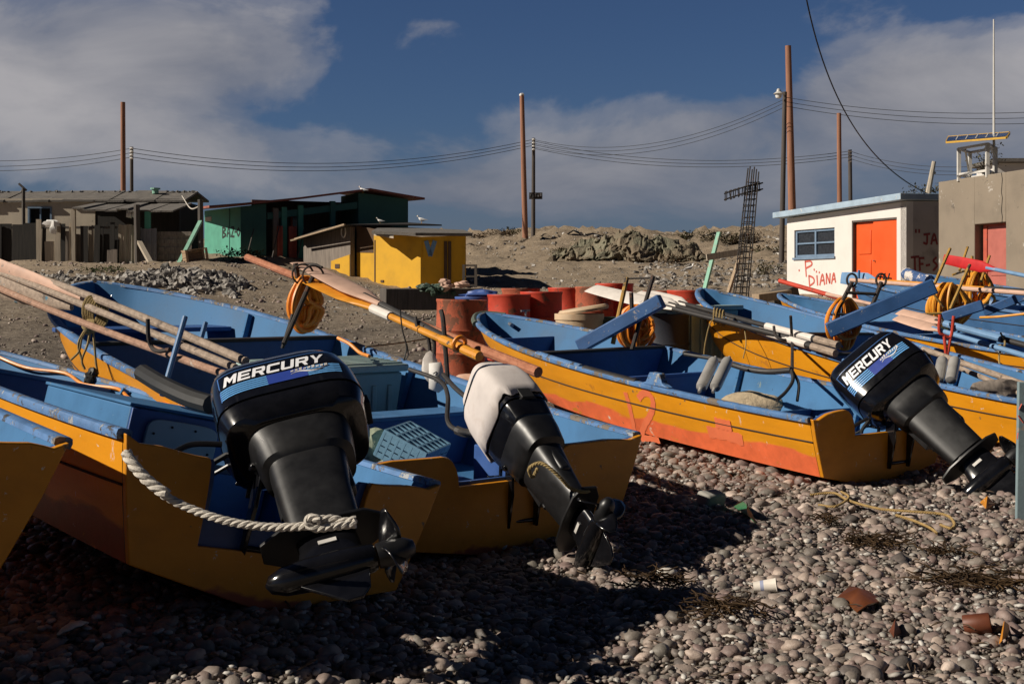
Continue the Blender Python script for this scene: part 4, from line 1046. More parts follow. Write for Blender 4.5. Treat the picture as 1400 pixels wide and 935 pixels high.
# ---- green hut
def green_hut():
    B0 = PG(329, 47); B0.z = EYE+1.0
    root = empty('green_hut', (B0.x+2.5, B0.y+2, B0.z-.3), None, 'green fishing hut with black letters on its sunlit end and an open porch', 'hut')
    u = Vector((.90, .436, 0)); v = Vector((-.60, .80, 0)); zb = EYE+.55
    lw = Wall(B0+v*3.4, B0); fw = Wall(B0, B0+u*8)
    zt = EYE+(395-283)/F*47
    mb = MB(); lw.panel(mb, 0, zb, lw.L, zt+.02, -.12, 0); mb.build('end_wall', 'green', root, True)
    mb = MB(); lw.panel(mb, .1, EYE+(395-300)/F*48, .7, EYE+(395-294)/F*48, 0, .02); mb.build('patch', 'wall_beige', root, True)
    for px in (314,):
        mb = MB(); q = lw.pix(px, 330)[0]; lw.panel(mb, q-.02, zb, q+.02, zt, 0, .02); mb.build('seam_batten', 'green_shade', root, True)
    a = lambda px: fw.pix(px, 300)[0]
    # roof height along the front
    rz = lambda q: float(np.interp(q, [-1.2, 0, 2.2, a(500), a(572)], [zt-.12, zt+.02, EYE+(395-275)/F*48.2, EYE+(395-264.5)/F*50, EYE+(395-277)/F*51]))
    mb = MB(); fw.quad(mb, [(0, zb), (a(364), zb), (a(364), rz(a(364))), (0, rz(0))], -.12, 0); mb.build('front_wall', 'green_shade', root, True)
    mb = MB(); fw.quad(mb, [(a(490), zb), (a(558), zb), (a(558), rz(a(558))), (a(490), rz(a(490)))], -2.2, 0); mb.build('store_room', 'green_shade', root, True)
    mb = MB(); fw.panel(mb, a(364), zb, a(490), zt+.45, -2.3, -2.2); mb.build('porch_back_wall', 'dark_board', root, True)
    mb = MB(); fw.quad(mb, [(a(366), zt-.45), (a(489), rz(a(489))-.62), (a(489), rz(a(489))-.36), (a(366), zt-.19)], -.14, -.02); mb.build('porch_beam', 'green_shade', root, True)
    for px, mt in ((377, 'plank'), (388.5, 'green'), (411, 'green'), (455, 'green_shade')):
        mb = MB(); fw.panel(mb, a(px)-.10, zb, a(px)+.10, rz(a(px))-.2, -.16, .04); mb.build('porch_post', mt, root, True)
    for px in (380.5, 383, 396, 399.5, 402):
        mb = MB(); fw.panel(mb, a(px)-.06, zb, a(px)+.06, EYE+(395-310)/F*48, -.02, .16); mb.build('picket', 'redwood', root, True)
    wa, wb = a(418), a(436)
    mb = MB()
    for q in (wa, wb-.08): fw.panel(mb, q, EYE+2.45, q+.08, EYE+3.1, -2.2, -2.1)
    fw.panel(mb, wa, EYE+2.4, wb, EYE+2.48, -2.2, -2.08); fw.panel(mb, wa, EYE+3.02, wb, EYE+3.1, -2.2, -2.08)
    mb.build('window_frame', 'redwood', root, True)
    mb = MB(); fw.panel(mb, wa+.08, EYE+2.48, wb-.08, EYE+3.02, -2.19, -2.15); mb.build('window_pane', 'glass', root, True)
    mb = MB(); qs = [-1.3, 0, 1.1, 2.2, 3.4, a(450), a(500), a(540), a(574)]
    vs, fs = [], []
    for q in qs:
        for o, dz in ((.55, 0), (-3.4, .12)):
            for t in (.02, .10): vs.append(fw.at(q, rz(q)+dz+t, o))
    for i in range(len(qs)-1):
        k = 4*i
        fs += [(k, k+4, k+5, k+1), (k+2, k+3, k+7, k+6), (k+1, k+5, k+7, k+3), (k, k+2, k+6, k+4)]
    fs += [(0, 1, 3, 2), (4*len(qs)-4, 4*len(qs)-2, 4*len(qs)-1, 4*len(qs)-3)]
    mb.add(vs, fs); mb.build('roof', 'roof_red', root, True, smooth=0)
    mb = MB(); fw.panel(mb, .05, zb, a(558), zt-.3, -4.0, -2.4); mb.build('back_room', 'green_shade', root, True)
    s = strokes(lw, [[(304.5, 311), (304.5, 325)], [(304.5, 311), (308.5, 313.5), (305, 317.5)], [(305, 318), (309, 321.5), (304.5, 325)], [(310.5, 324), (312.7, 311), (315, 324)], [(311.5, 319), (314.2, 319)], [(316.3, 311), (320, 311)], [(320, 311), (316.5, 323.5)], [(316.5, 323.5), (320.3, 323.5)], [(321, 317), (323.3, 317)], [(326, 312), (324.2, 317), (326, 322.5), (328, 317), (326, 312)]], .040)
    s.build('painted_letters', 'graffiti_black', root, True, smooth=0)
    mb = MB(); rng = random.Random(3)
    for i in range(5):
        x = B0.x+.3+i*.9; mb.beam(Vector((x, 47.0+.3*i-1.1, zb)), Vector((x+.2, 47.4+.3*i-.4, EYE+2.2+rng.random()*.3)), .03, .03)
    single('sticks', mb, 'dark_board', 'thin dark sticks leaning along the shaded front of the green hut', 'sticks')
green_hut()

# ---- yellow hut
def yellow_hut():
    c = P(575, 397, 42); L0 = P(412, 392, 46.5); Rr = P(637, 396, 42.5)
    c.z = EYE-.15
    w1 = Wall(Vector((L0.x, L0.y, 0)), Vector((c.x, c.y, 0))); w2 = Wall(Vector((c.x, c.y, 0)), Vector((Rr.x, Rr.y, 0)))
    root = empty('yellow_hut', (c.x, c.y+1.5, EYE-.1), None, 'small yellow hut with a pale blue V mark on its shutter', 'hut')
    a = lambda px: w1.pix(px, 350)[0]; z = lambda px, py: w1.pix(px, py)[1]
    zb = EYE-.35
    top = z(575, 324)
    mb = MB(); w1.quad(mb, [(a(511), zb), (w1.L, zb), (w1.L, top), (a(511), z(511, 318))], -.1, 0); mb.build('door_wall', 'hut_yellow', root, True)
    mb = MB(); w1.panel(mb, a(512), z(520, 391), a(513.5), z(520, 328), 0, .015); w1.panel(mb, a(521), z(520, 386), a(525), z(520, 383), 0, .03); mb.build('hinge_edge', 'hut_brown', root, True)
    mb = MB(); w1.quad(mb, [(a(476), zb), (a(511), zb), (a(511), z(500, 346)), (a(476), z(480, 345))], -.5, -.4); mb.build('recess_panel', 'hut_yellow', root, True)
    mb = MB(); w1.quad(mb, [(a(476), z(480, 345)), (a(511), z(500, 346)), (a(511), z(511, 315)), (a(476), z(476, 308))], -.5, -.39); mb.build('recess_board', 'hut_brown', root, True)
    mb = MB(); w1.quad(mb, [(a(412), zb), (a(476), zb), (a(476), z(476, 310)), (a(412), z(412, 324))], -.3, -.1); mb.build('side_wall', 'plank', root, True)
    mb = MB(); w1.quad(mb, [(a(450), zb), (a(475.5), zb), (a(475.5), z(475, 348)), (a(450), z(450, 357))], -.1, -.08); mb.build('painted_panel', 'hut_yellow', root, True)
    mb = MB(); w1.panel(mb, a(456), z(456, 367), a(462), z(456, 361), -.08, -.06); mb.build('dark_patch', 'hut_brown', root, True)
    b = lambda px: w2.pix(px, 350)[0]; zz = lambda px, py: w2.pix(px, py)[1]
    mb = MB(); w2.quad(mb, [(0, zb), (w2.L, zb), (w2.L, zz(636, 322)), (0, top)], -.1, 0); mb.build('front_wall', 'hut_yellow', root, True)
    mb = MB(); w2.panel(mb, b(578), zz(578, 353), b(598), zz(590, 330), 0, .03); mb.build('shutter', 'hut_yellow', root, True)
    mb = strokes(w2, [[(582.5, 330.5), (588, 349)], [(594, 330.5), (588, 349)]], .075, .036)
    mb.build('painted_mark', 'hut_blue', root, True, smooth=0)
    for px in (609, 614.5):
        mb = MB(); w2.panel(mb, b(px)-.05, zb, b(px)+.05, zz(610, 330), 0, .04); mb.build('corner_batten', 'hut_brown', root, True)
    mb = MB(); w2.panel(mb, b(577), zb, b(636), zz(600, 326), -2.3, -2.2); mb.build('back_wall', 'hut_brown', root, True)
    # roofs
    def sheet(pts, th, name, mat):
        mb = MB(); q = [p+UZ*th for p in pts]; n = len(pts)
        mb.add(pts+q, [tuple(range(n-1, -1, -1)), tuple(range(n, 2*n))]+[(i, (i+1) % n, (i+1) % n+n, i+n) for i in range(n)]); mb.build(name, mat, root, True, smooth=0)
    e = Vector((0, 0, 0))
    sheet([P(508, 320, 42.0), P(568, 322.5, 41.5), P(646, 323, 42.2), P(634, 318, 46.2), P(520, 313, 46.6)], .10, 'roof', 'roof_tar')
    sheet([P(511, 322, 42.9), P(538, 326, 41.6), P(538, 321, 42.6), P(512, 317, 43.6)], .06, 'eave_board', 'bright_board')
    sheet([P(403, 328, 46.3), P(471, 309, 44.0), P(604, 309, 46.9), P(560, 306, 48.4), P(430, 316, 49.0)], .05, 'rear_roof', 'board_black')
    mb = MB(); mb.beam(P(403, 327, 46.1), P(471, 307, 43.8), .06, .06); mb.beam(P(398, 329, 46.6), P(415, 325, 46.4), .12, .06); mb.build('rafter', 'plank_tan', root, True)
    mb = MB(); mb.tube([w1.at(a(467)+.12*math.cos(q), z(467, 317)+.2*math.sin(q), -.085) for q in np.linspace(0, 2*math.pi, 14)], .025, 5); mb.build('ring', 'gull_white', root, True)
yellow_hut()

def small_frame():
    mb = MB(); d = 41.5
    for px in (634, 650.5): mb.beam(PG(px, d)-UZ*.1, P(px, 362, d), .09, .09, Vector((0, 1, 0)))
    for py in (363, 378, 390): mb.beam(P(632, py, d), P(652, py, d), .08, .06)
    single('sawhorse', mb, 'dark_board', 'low dark wooden stand beside the right corner of the yellow hut', 'stand')
    # net heap and dark trough
    d = 24.0; mb = MB()
    mb.beam(P(523, 409, d), P(655, 409, d+.5), .7, .42); single('trough', mb, 'dark_board', 'long dark trough below the yellow hut, nets piled at one end', 'trough', bevel=.02)
    mb = MB(); rng = random.Random(4)
    for i in range(26):
        q = P(rng.uniform(578, 625), rng.uniform(392, 402), d+rng.uniform(-.2, .3)); mb.blob(q, (rng.uniform(.06, .16), .12, rng.uniform(.04, .09)), i, .4, 2)
    single('net_heap', mb, 'mottle', 'heap of dark fishing net on the trough beside the drums', 'net')
    mb = MB()
    for i in range(7):
        q = P(rng.uniform(602, 634), rng.uniform(385, 394), d-.1); mb.blob(q, (rng.uniform(.06, .12), .08, rng.uniform(.04, .07)), i+40, .4, 2)
    single('rag', mb, 'oar_pink', 'pinkish rag lying on the heap of dark net', 'rag')
small_frame()

# ---- white house
def white_house():
    pL = P(1076, 398, 37); pR = P(1239, 400, 32); w = Wall(Vector((pL.x, pL.y, 0)), Vector((pR.x, pR.y, 0)))
    a = lambda px, py=340: w.pix(px, py)[0]; z = lambda px, py: w.pix(px, py)[1]
    zb = EYE-.6
    root = empty('white_house', ((pL.x+pR.x)/2+1, (pL.y+pR.y)/2, EYE-.15), None, 'small whitewashed house with orange red double doors and red painted name', 'house')
    zl, zr = z(1076, 299), z(1238, 275)
    wy0, wy1 = z(1114, 351.5), z(1114, 313); d0 = z(1195, 410)
    dtop = z(1195, 299.5)
    mb = wall_with_holes(w, 0, w.L, zb, zl, zr, [(a(1086), wy0, a(1141), wy1), (a(1165), zb, a(1226), dtop)], .22)
    mb.build('front_wall', 'white_wall', root, True)
    s = Wall(Vector((pR.x, pR.y, 0)), Vector((pR.x, pR.y, 0))+w.b*3.2)
    mb = MB(); s.quad(mb, [(.0, zb), (3.2, zb), (3.2, zr+.06), (.0, zr)], -.22, -.003); mb.build('side_wall', 'shaded_side', root, True)
    mb = MB(); slab(mb, w.at(0, zb, -3.2), w.u, w.f, UZ, .2, 2.9, zl-zb-.1); slab(mb, w.at(0, zb, -3.2), w.u, w.f, UZ, w.L-.25, .2, zl-zb-.1); mb.build('rear_walls', 'white_wall', root, True)
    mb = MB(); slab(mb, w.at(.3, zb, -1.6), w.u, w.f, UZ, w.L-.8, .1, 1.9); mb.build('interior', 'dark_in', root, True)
    # roof
    mb = MB(); pts = []
    for q, zq in ((-.35, zl+.02), (w.L+.12, zr+.02)):
        for o, dz in ((.28, 0), (-3.4, .05)):
            for t in (0, .17): pts.append(w.at(q, zq+dz+t, o))
    mb.add(pts, [(0, 4, 5, 1), (2, 3, 7, 6), (1, 5, 7, 3), (0, 2, 6, 4), (0, 1, 3, 2), (4, 6, 7, 5)]); mb.build('roof', 'roof_blue', root, True, smooth=0, bevel=.015)
    # window
    wf = MB(); a0, a1 = a(1086), a(1141); am = (a0+a1)/2; ft = .075
    for q in (a0, am-ft/2, a1-ft): w.panel(wf, q, wy0, q+ft, wy1, -.14, -.05)
    for zq in (wy0, (wy0+wy1)/2-.02, wy1-ft): w.panel(wf, a0, zq, a1, zq+(ft if zq != (wy0+wy1)/2-.02 else .045), -.135, -.055)
    w.panel(wf, a0-.04, wy0-.06, a1+.04, wy0, -.1, .05)
    wo = wf.build('window', 'frame_blue', root, True)
    mb = MB(); w.panel(mb, a0+.02, wy0+.02, a1-.02, wy1-.02, -.115, -.10); mb.build('pane', 'glass', wo, True)
    # doors
    e0, e1 = a(1165), a(1226); em = e0+(e1-e0)*.46
    mb = MB()
    w.panel(mb, e0, zb, e0+.05, dtop, -.2, .01); w.panel(mb, e0, dtop-.05, e1, dtop, -.2, .01); mb.build('door_frame', 'dark_board', root, True)
    mb = MB(); w.panel(mb, e0+.07, zb, em-.01, dtop-.05, -.14, -.09)
    for z0, z1 in ((.16, .46), (.54, .86)):
        H = dtop-EYE+.15; w.panel(mb, e0+.2, EYE-.15+H*z0, em-.14, EYE-.15+H*z1, -.09, -.065)
    dl = mb.build('door_leaf', 'orange_door', root, True, bevel=.01)
    mb = MB(); w.panel(mb, em+.005, zb, e1, dtop-.03, -.10, -.03); mb.build('door_leaf', 'orange_door', root, True, bevel=.01)
    mb = MB(); mb.tube([w.at(em+.09, EYE+.75, -.03), w.at(em+.09, EYE+.75, .03)], .02, 8); mb.build('door_handle', 'steel', dl, True)
    S = strokes(w, [[(1101, 357), (1102.5, 378)], [(1101, 358), (1108, 357), (1110, 362), (1102, 367)], [(1113, 368), (1113.6, 369.5)], [(1092.5, 369), (1093, 370.5)],
                    [(1106, 377), (1107, 391)], [(1106, 377), (1112, 380), (1113, 386), (1107, 391)], [(1117, 377), (1118, 390)], [(1116, 371), (1116.6, 372)], [(1120, 372), (1120.6, 373)],
                    [(1121, 390), (1124.5, 375), (1127.5, 389)], [(1122, 384), (1127, 383)], [(1130, 388), (1130, 374)], [(1130, 374), (1134.5, 387)], [(1134.5, 387), (1135, 374)], [(1137, 388), (1140, 373.5), (1142.5, 386)], [(1138, 382), (1142, 381.5)]], .028)
    S.build('painted_name', 'graffiti_red', root, True, smooth=0)
    S = strokes(s, [[(1252, 314), (1252, 318)], [(1256.5, 314), (1256.5, 318)], [(1263, 321), (1271, 320)], [(1267.5, 321), (1267, 333), (1262.5, 332)], [(1273, 334), (1277, 320), (1281, 334)], [(1274.5, 329), (1280, 328)],
                    [(1245.5, 352), (1256, 351)], [(1250.5, 352), (1251, 370)], [(1257, 353), (1257.5, 370)], [(1257, 353), (1263, 353)], [(1257, 361), (1262, 361)], [(1266, 363), (1271, 362)], [(1280, 352), (1276, 357), (1281, 363), (1276, 370)]], .03)
    S.build('painted_letters', 'graffiti_dark', root, True, smooth=0)
white_house()

def concrete_block():
    p0 = P(1283, 395, 30); p1 = P(1440, 395, 26.0); w = Wall(Vector((p0.x, p0.y, 0)), Vector((p1.x, p1.y, 0)))
    root = empty('concrete_building', (p0.x+1.5, p0.y-1, EYE-.4), None, 'bare concrete building with recessed faded red door at the right edge', 'building')
    a = lambda px, py=350: w.pix(px, py)[0]; z = lambda px, py: w.pix(px, py)[1]
    zb = EYE-1.1; zt = z(1283, 249); dt = z(1353, 305.5)
    mb = wall_with_holes(w, 0, w.L+3, zb, zt, zt+.02, [(a(1332), zb, a(1375), dt)], .3); mb.build('front_wall', 'concrete', root, True, bevel=.02)
    mb = MB(); slab(mb, w.at(0, zb, -3.6), w.u, w.f, UZ, .3, 3.29, zt-zb-.003); slab(mb, w.at(.3, zb, -3.6), w.u, w.f, UZ, w.L+2.7, .3, zt-zb-.004); slab(mb, w.at(.3, zt-.2, -3.29), w.u, w.f, UZ, w.L+2.7, 2.98, .15); mb.build('rear_walls', 'concrete', root, True)
    mb = MB(); w.panel(mb, a(1340), zb, a(1375)-.01, dt-.05, -.26, -.2); w.panel(mb, a(1345), EYE-.5, a(1371), EYE+.15, -.2, -.18); w.panel(mb, a(1345), EYE+.3, a(1371), dt-.15, -.2, -.18); dl = mb.build('door', 'faded_red', root, True, bevel=.01)
    mb = MB(); w.panel(mb, a(1335), zb, a(1340)-.005, dt-.01, -.3, -.18); w.panel(mb, a(1340), dt-.05, a(1375)-.01, dt-.01, -.3, -.18); mb.build('door_frame', 'redwood', dl, True)
    mb = MB(); pts = [w.at(a(1370)+.02*math.sin(k*2.1), z(1372, 305)+(zt-z(1372, 305))*k/8, .004) for k in range(9)]; mb.tube(pts, .008, 4); mb.build('crack', 'dark_in', root, True)
    # stand with solar panel
    st = empty('solar_panel_stand', w.at(a(1330), zt, -.8), None, 'white metal frame holding a tilted solar panel on the concrete roof', 'solar panel')
    zz = lambda py, d=28.5: EYE-(py-HY)/F*d
    q0, q1 = P(1311, 248, 29.2), P(1350, 246, 28.2); r0, r1 = P(1326, 246, 30.0), P(1361, 244, 29.0)
    for nm, p in (('stand_leg', q0), ('stand_leg', q1), ('stand_leg', r0), ('stand_leg', r1)):
        mb = MB(); b_ = Vector((p.x, p.y, zt-.05)); mb.beam(b_, Vector((p.x, p.y, zz(198))), .075, .075, Vector((0, 1, 0))); mb.build(nm, 'white_metal', st, True)
    for (p, q) in ((q0, q1), (r0, r1), (q0, r0), (q1, r1)):
        for py in (199, 235):
            mb = MB(); mb.beam(Vector((p.x, p.y, zz(py))), Vector((q.x, q.y, zz(py))), .055, .055); mb.build('rail', 'white_metal', st, True)
    mb = MB(); mb.beam(Vector((r0.x, r0.y, zz(235))), Vector((q0.x+.15, q0.y, zz(200))), .04, .04); mb.build('brace', 'white_metal', st, True)
    c0, c1, c2, c3 = P(1294, 194.5, 28.9), P(1376, 188, 27.2), P(1380, 182.5, 28.8), P(1297, 188.5, 30.3)
    mb = MB(); vs = [c0, c1, c2, c3]; mb.add(vs+[p+UZ*.035 for p in vs], [(3, 2, 1, 0), (4, 5, 6, 7), (0, 1, 5, 4), (1, 2, 6, 5), (2, 3, 7, 6), (3, 0, 4, 7)]); sp_ = mb.build('solar_panel', 'solar', st, True, smooth=0)
    mb = MB(); mb.beam(c0-UZ*.01, c1-UZ*.01, .04, .045); mb.beam(c2+UZ*.01, c3+UZ*.01, .04, .06); mb.beam(c0, c3, .04, .06); mb.beam(c1, c2, .04, .06); mb.build('panel_rim', 'yellow_trim', sp_, True)
    mb = MB()
    for k in range(1, 6):
        t = k/6; mb.beam(c0.lerp(c1, t)+UZ*.038, c3.lerp(c2, t)+UZ*.038, .025, .008)
    mb.build('cell_lines', 'silver', sp_, True)
    mb = MB(); b_ = P(1359, 245, 28.6); mb.tube([Vector((b_.x, b_.y, zt-.1)), P(1358.6, 27, 28.6)], [.035, .016], 8); mb.box((b_.x, b_.y, zz(205)), (.1, .1, .12)); single('antenna', mb, 'white_metal', 'tall thin white antenna mast rising beside the solar panel', 'antenna')
    # white shed glimpsed above the roof, with a dry bush
    d = 44; sh = empty('shed', P(1392, 245, d), None, 'whitewashed shed with dark roof edge glimpsed behind the concrete building', 'shed')
    mb = MB(); x0, x1 = P(1364, 240, d).x, P(1450, 240, d).x
    mb.box(((x0+x1)/2, d+1, EYE+3.4), (x1-x0, 2, 2.1)); mb.build('wall', 'white_wall', sh, True)
    mb = MB(); mb.box(((x0+x1)/2-.1, d+.9, EYE+4.52), (x1-x0+.3, 2.6, .12)); mb.build('roof', 'roof_tar', sh, True)
    mb = MB(); mb.box(((x0+x1)/2+.6, d-.02, EYE+3.85), (1.6, .05, .35)); mb.build('brick_patch', 'roof_red', sh, True)
concrete_block()

# ---- gulls
def gull(px, py, d, h, rz, label, sitting=False):
    base = P(px, py, d); root = empty('seagull', base, Matrix.Rotation(R(rz), 3, 'Z'), label, 'seagull', 'seagulls on the hut roofs')
    s = h/.42; lg = .10 if not sitting else .01
    mb = MB(); rings = []
    prof = [(-.27, .17, .012, .010), (-.18, .175, .04, .03), (-.06, .18, .075, .075), (.06, .20, .08, .085), (.14, .235, .06, .07), (.18, .28, .038, .045), (.20, .335, .038, .042), (.225, .375, .045, .045), (.255, .38, .032, .03), (.27, .375, .01, .01)]
    for y, z, w_, hh in prof:
        rings.append([Vector((w_*math.cos(a), y, z+lg-.10+hh*math.sin(a)))*s for a in np.linspace(0, 2*math.pi, 15)[:-1]])
    mb.loft(rings); mb.build('body', 'gull_white', root, smooth=70)
    for sd in (-1, 1):
        mb = MB(); pts = [(.10, .225), (.0, .235), (-.14, .215), (-.32, .165), (-.14, .155), (.04, .165)]
        n = len(pts); vs = [Vector((sd*(.072+.016*(1 if j else 0)*(1-abs(y_+.05)*1.5)), y_, z_+lg-.10))*s for j in (0, 1) for y_, z_ in pts]
        mb.add(vs, [tuple(range(n)), tuple(range(2*n-1, n-1, -1))]+[(i, (i+1) % n, (i+1) % n+n, i+n) for i in range(n)]); mb.build('wing', 'gull_grey', root, smooth=0)
    mb = MB(); mb.tube([Vector((0, .265, .375+lg-.1))*s, Vector((0, .325, .36+lg-.1))*s], [.014*s, .004*s], 6); mb.build('beak', 'gull_bill', root)
    if not sitting:
        for sd in (-1, 1):
            mb = MB(); mb.tube([Vector((sd*.03, .02, .12))*s, Vector((sd*.03, .03, 0))*s], .008*s, 6); mb.box((sd*.03*s, .05*s, .005*s), (.04*s, .07*s, .008*s)); mb.build('leg', 'gull_bill', root)
gull(496.5, 264.5, 48.6, .30, 60, 'seagull standing on the high roof edge of the green hut')
gull(520, 306, 46.5, .24, 75, 'small seagull half hidden on the flat roof behind the yellow hut')
gull(577, 305.5, 48.0, .32, 70, 'seagull with grey wings standing on the right end of the yellow hut roof')
gull(942, 373, 42, .32, -60, 'seagull standing on the dirt slope below the outcrop')
# ------------------------------------------------------------------ gear in and around the boats
def L2W(b, pts): return [b.w(p) for p in pts]
def hose_coil(center, rx, rz, n, r, yaw, seed, mat, label, depth=.22):
    """hanks of hose hung over a bar: n uneven vertical loops"""
    rng = random.Random(seed); pts = []; m = 22
    Y = Matrix.Rotation(yaw, 3, 'Z')
    for i in range(n):
        Yi = Y @ Matrix.Rotation(rng.uniform(-.5, .5), 3, 'Z')
        kx, kz, oy, ox = .10+.95*((i*7 % n)/(n-1)), rng.uniform(.82, 1.12), rng.uniform(-.5, .5)*depth*.45, rng.uniform(-.12, .12)*rx
        for k in range(m):
            a = 2*math.pi*k/m
            pts.append(Vector(center)+Yi @ Vector((math.cos(a)*rx*kx*(.40+.60*math.sqrt(max(0, (1-math.sin(a))/2)))+ox, oy+(.3*depth/n)*k/m, math.sin(a)*rz*kz-rz*kz)))
    mb = MB(); mb.tube(spline(pts, 2), r, 7)
    return single('hose_coil', mb, mat, label, 'hose', 'coils of air hose hung on racks')
def pole(p0, p1, r0, r1, mat, label, name='pole', cat='pole', group=None, bend=0.0):
    mb = MB(); a, b = Vector(p0), Vector(p1); n = 10
    mb.tube([a.lerp(b, i/n)+UZ*bend*math.sin(math.pi*i/n) for i in range(n+1)], [r0+(r1-r0)*i/n for i in range(n+1)], 10)
    return single(name, mb, mat, label, cat, group)
def oar(p0, p1, blade, label, shaft_mat, blade_mat, r=.022, bw=.075, grip=None, up=Vector((0, 0, 1)), group='oars and poles laid along the skiffs', wrap=None):
    """oar with its blade at p0; blade = length in metres"""
    a, b = Vector(p0), Vector(p1); d = (b-a); L = d.length; d.normalize(); sd, nu = frame(d, up)
    root = empty('oar', (a+b)/2, None, label, 'oar', group)
    mb = MB(); mb.tube([a+d*(blade*.8), b], [r*.9, r], 10); sh = mb.build('shaft', shaft_mat, root, True)
    mb = MB(); rings = []
    for i in range(11):
        t = i/10; w = bw*(.75+.35*math.sin(math.pi*min(1, t*1.1)*.5+.5))*(1 if t < .72 else max(.25, 1-(t-.72)/.28*.8)); th = .009+.014*t
        c = a+d*(blade*t); rings.append([c+nu*(w*math.cos(q))+sd*(th*math.sin(q)) for q in np.linspace(0, 2*math.pi, 13)[:-1]])
    mb.loft(rings); mb.build('blade', blade_mat, root, True, smooth=50)
    if grip: mb = MB(); mb.tube([b-d*grip[0], b+d*.004], r*1.25, 10); mb.build('grip', grip[1], root, True)
    if wrap: mb = MB(); mb.tube([a+d*wrap[0], a+d*wrap[1]], r*1.3, 10); mb.build('wrap', wrap[2], root, True)
    return root
def rope(pts, r, mat, label, n=6, name='rope', twist=True):
    ps = spline(pts, n*3); mb = MB()
    if twist and len(ps) > 3:
        tot = 0; prev = None
        for j in range(3):
            q = []; acc = 0; fa = None
            for i, p in enumerate(ps):
                d = (ps[min(i+1, len(ps)-1)]-ps[max(i-1, 0)]).normalized()
                if fa is None: fa = frame(d)[0]
                fa = (fa-d*fa.dot(d)).normalized(); fb = fa.cross(d)
                if i: acc += (p-ps[i-1]).length
                an = acc/(r*5.5)*2*math.pi/1.0+2*math.pi*j/3
                q.append(p+(fa*math.cos(an)+fb*math.sin(an))*r*.5)
            mb.tube(q, r*.58, 6)
    else: mb.tube(ps, r, 7)
    return single(name, mb, mat, label, 'rope')
def densify(pts, step=.012):
    ps = spline(pts, 20); out = [ps[0]]; acc = 0
    for a, b in zip(ps, ps[1:]):
        acc += (b-a).length
        if acc >= step: out.append(b); acc = 0
    return out

# ---- fittings that belong to the skiffs
def fit_B():
    b, root = BB, SKIFFS['B']; z = .64; x0, x1, yb = -.16, .60, 1.30
    mb = MB(); mb.box(((x0+x1)/2, yb+.6, (z+.2)/2), (x1-x0, 1.2, z-.2)); lk = mb.build('locker', 'blue_inner', root, bevel=.01)
    mb = MB(); mb.box(((x0+x1)/2, yb-.012, (z+.18)/2), (x1-x0-.004, .02, z-.19)); mb.build('locker_front', 'deep', lk, bevel=.004)
    mb = MB(); mb.box(((x0+x1)/2, yb+.6, z+.008), (x1-x0+.02, 1.22, .016)); mb.build('locker_top', 'blue_inner', lk, bevel=.004)
    # rounded hatch
    cx, cz, w, h = .10, z-.135, .36, .20; pts = []
    for k in range(24):
        a = 2*math.pi*k/24; e = 5; c, s = math.cos(a), math.sin(a)
        pts.append((cx+w/2*math.copysign(abs(c)**(2/e), c), cz+h/2*math.copysign(abs(s)**(2/e), s)))
    T = Matrix.Translation((0, yb-.03, 0)) @ Matrix.Rotation(R(90), 4, 'X')
    mb = MB(); mb.prism(pts, -.008, .012, T); hx = mb.build('hatch', 'hatch', lk, bevel=.004)
    mb = MB()
    for k in range(8):
        a = 2*math.pi*(k+.5)/8; mb.lathe([(.006, 0), (.006, .004), (.003, .006)], 8, T @ Matrix.Translation((cx+w*.43*math.cos(a), cz+h*.38*math.sin(a), .012)))
    mb.build('screws', 'iron', hx)
    bulkhead(b, root, .74, b.zg(.74)-.06, cap=.10)
    thwart(b, root, .10, b.Hs-.10, .30, mat='blue')
    mb = MB(); mb.tube([(-b.hb(0)+.10, -.012, b.Hs-.10), (-b.hb(0)+.10, .006, b.Hs-.10)], .022, 14); mb.tube([(b.hb(0)-.16, -.012, b.Hs-.13), (b.hb(0)-.16, .0, b.Hs-.13)], .018, 14)
    mb.build('rope_hole', 'dark_in', root)
    # orange line and black lashing along the far rail
    ps = [b.gun(t, 1, -.06-.05*(i % 2), -.02-.03*(i % 2)) for i, t in enumerate((.97, .90, .84, .78, .72, .66, .58, .52, .46))]
    mb = MB(); mb.tube(spline(L2W(b, ps), 5), .011, 7); single('hose', mb, 'hose', 'thin orange hose lying along the inside of the near skiff rail', 'hose')
    mb = MB(); q = b.w(b.gun(.79, 1, -.03, .0))
    for i in range(7): mb.blob(q+Vector((random.uniform(-.03, .03), random.uniform(-.03, .03), random.uniform(-.03, .03))), (.03, .03, .035), i, .4, 2)
    mb.tube(spline([q, q+Vector((-.03, -.02, -.08)), q+Vector((-.05, -.03, -.15))], 4), .007, 6); mb.tube(spline([q, q+Vector((.06, 0, -.02)), q+Vector((.10, 0, -.06))], 4), .007, 6)
    single('lashing', mb, 'rubber', 'black rubber lashing knotted round the orange hose on the near rail', 'lashing')
fit_B()
def fit_C():
    b, root = BC, SKIFFS['C']
    bulkhead(b, root, .56, b.zg(.56)+.0, cap=.10, wear='oar_black')
    bulkhead(b, root, .245, b.zg(.245)-.16, cap=.26, capdy=.1, wear='blue', mat='deep')
    thwart(b, root, .80, b.zg(.8)-.18, .3, mat='deep')
    mb = MB(); mb.box((b.hb(.12)*.62, b.L*.10, .30), (.34, .5, .24)); mb.build('stern_box', 'deep', root, bevel=.01)
    # gunwale cleats and bow bolts
    mb = MB(); p = b.gun(.985, 1, -.05, -.09); mb.tube([p, p+Vector((.02, -.06, -.02))], .02, 8); mb.build('bow_bolt', 'steel', root)
fit_C()
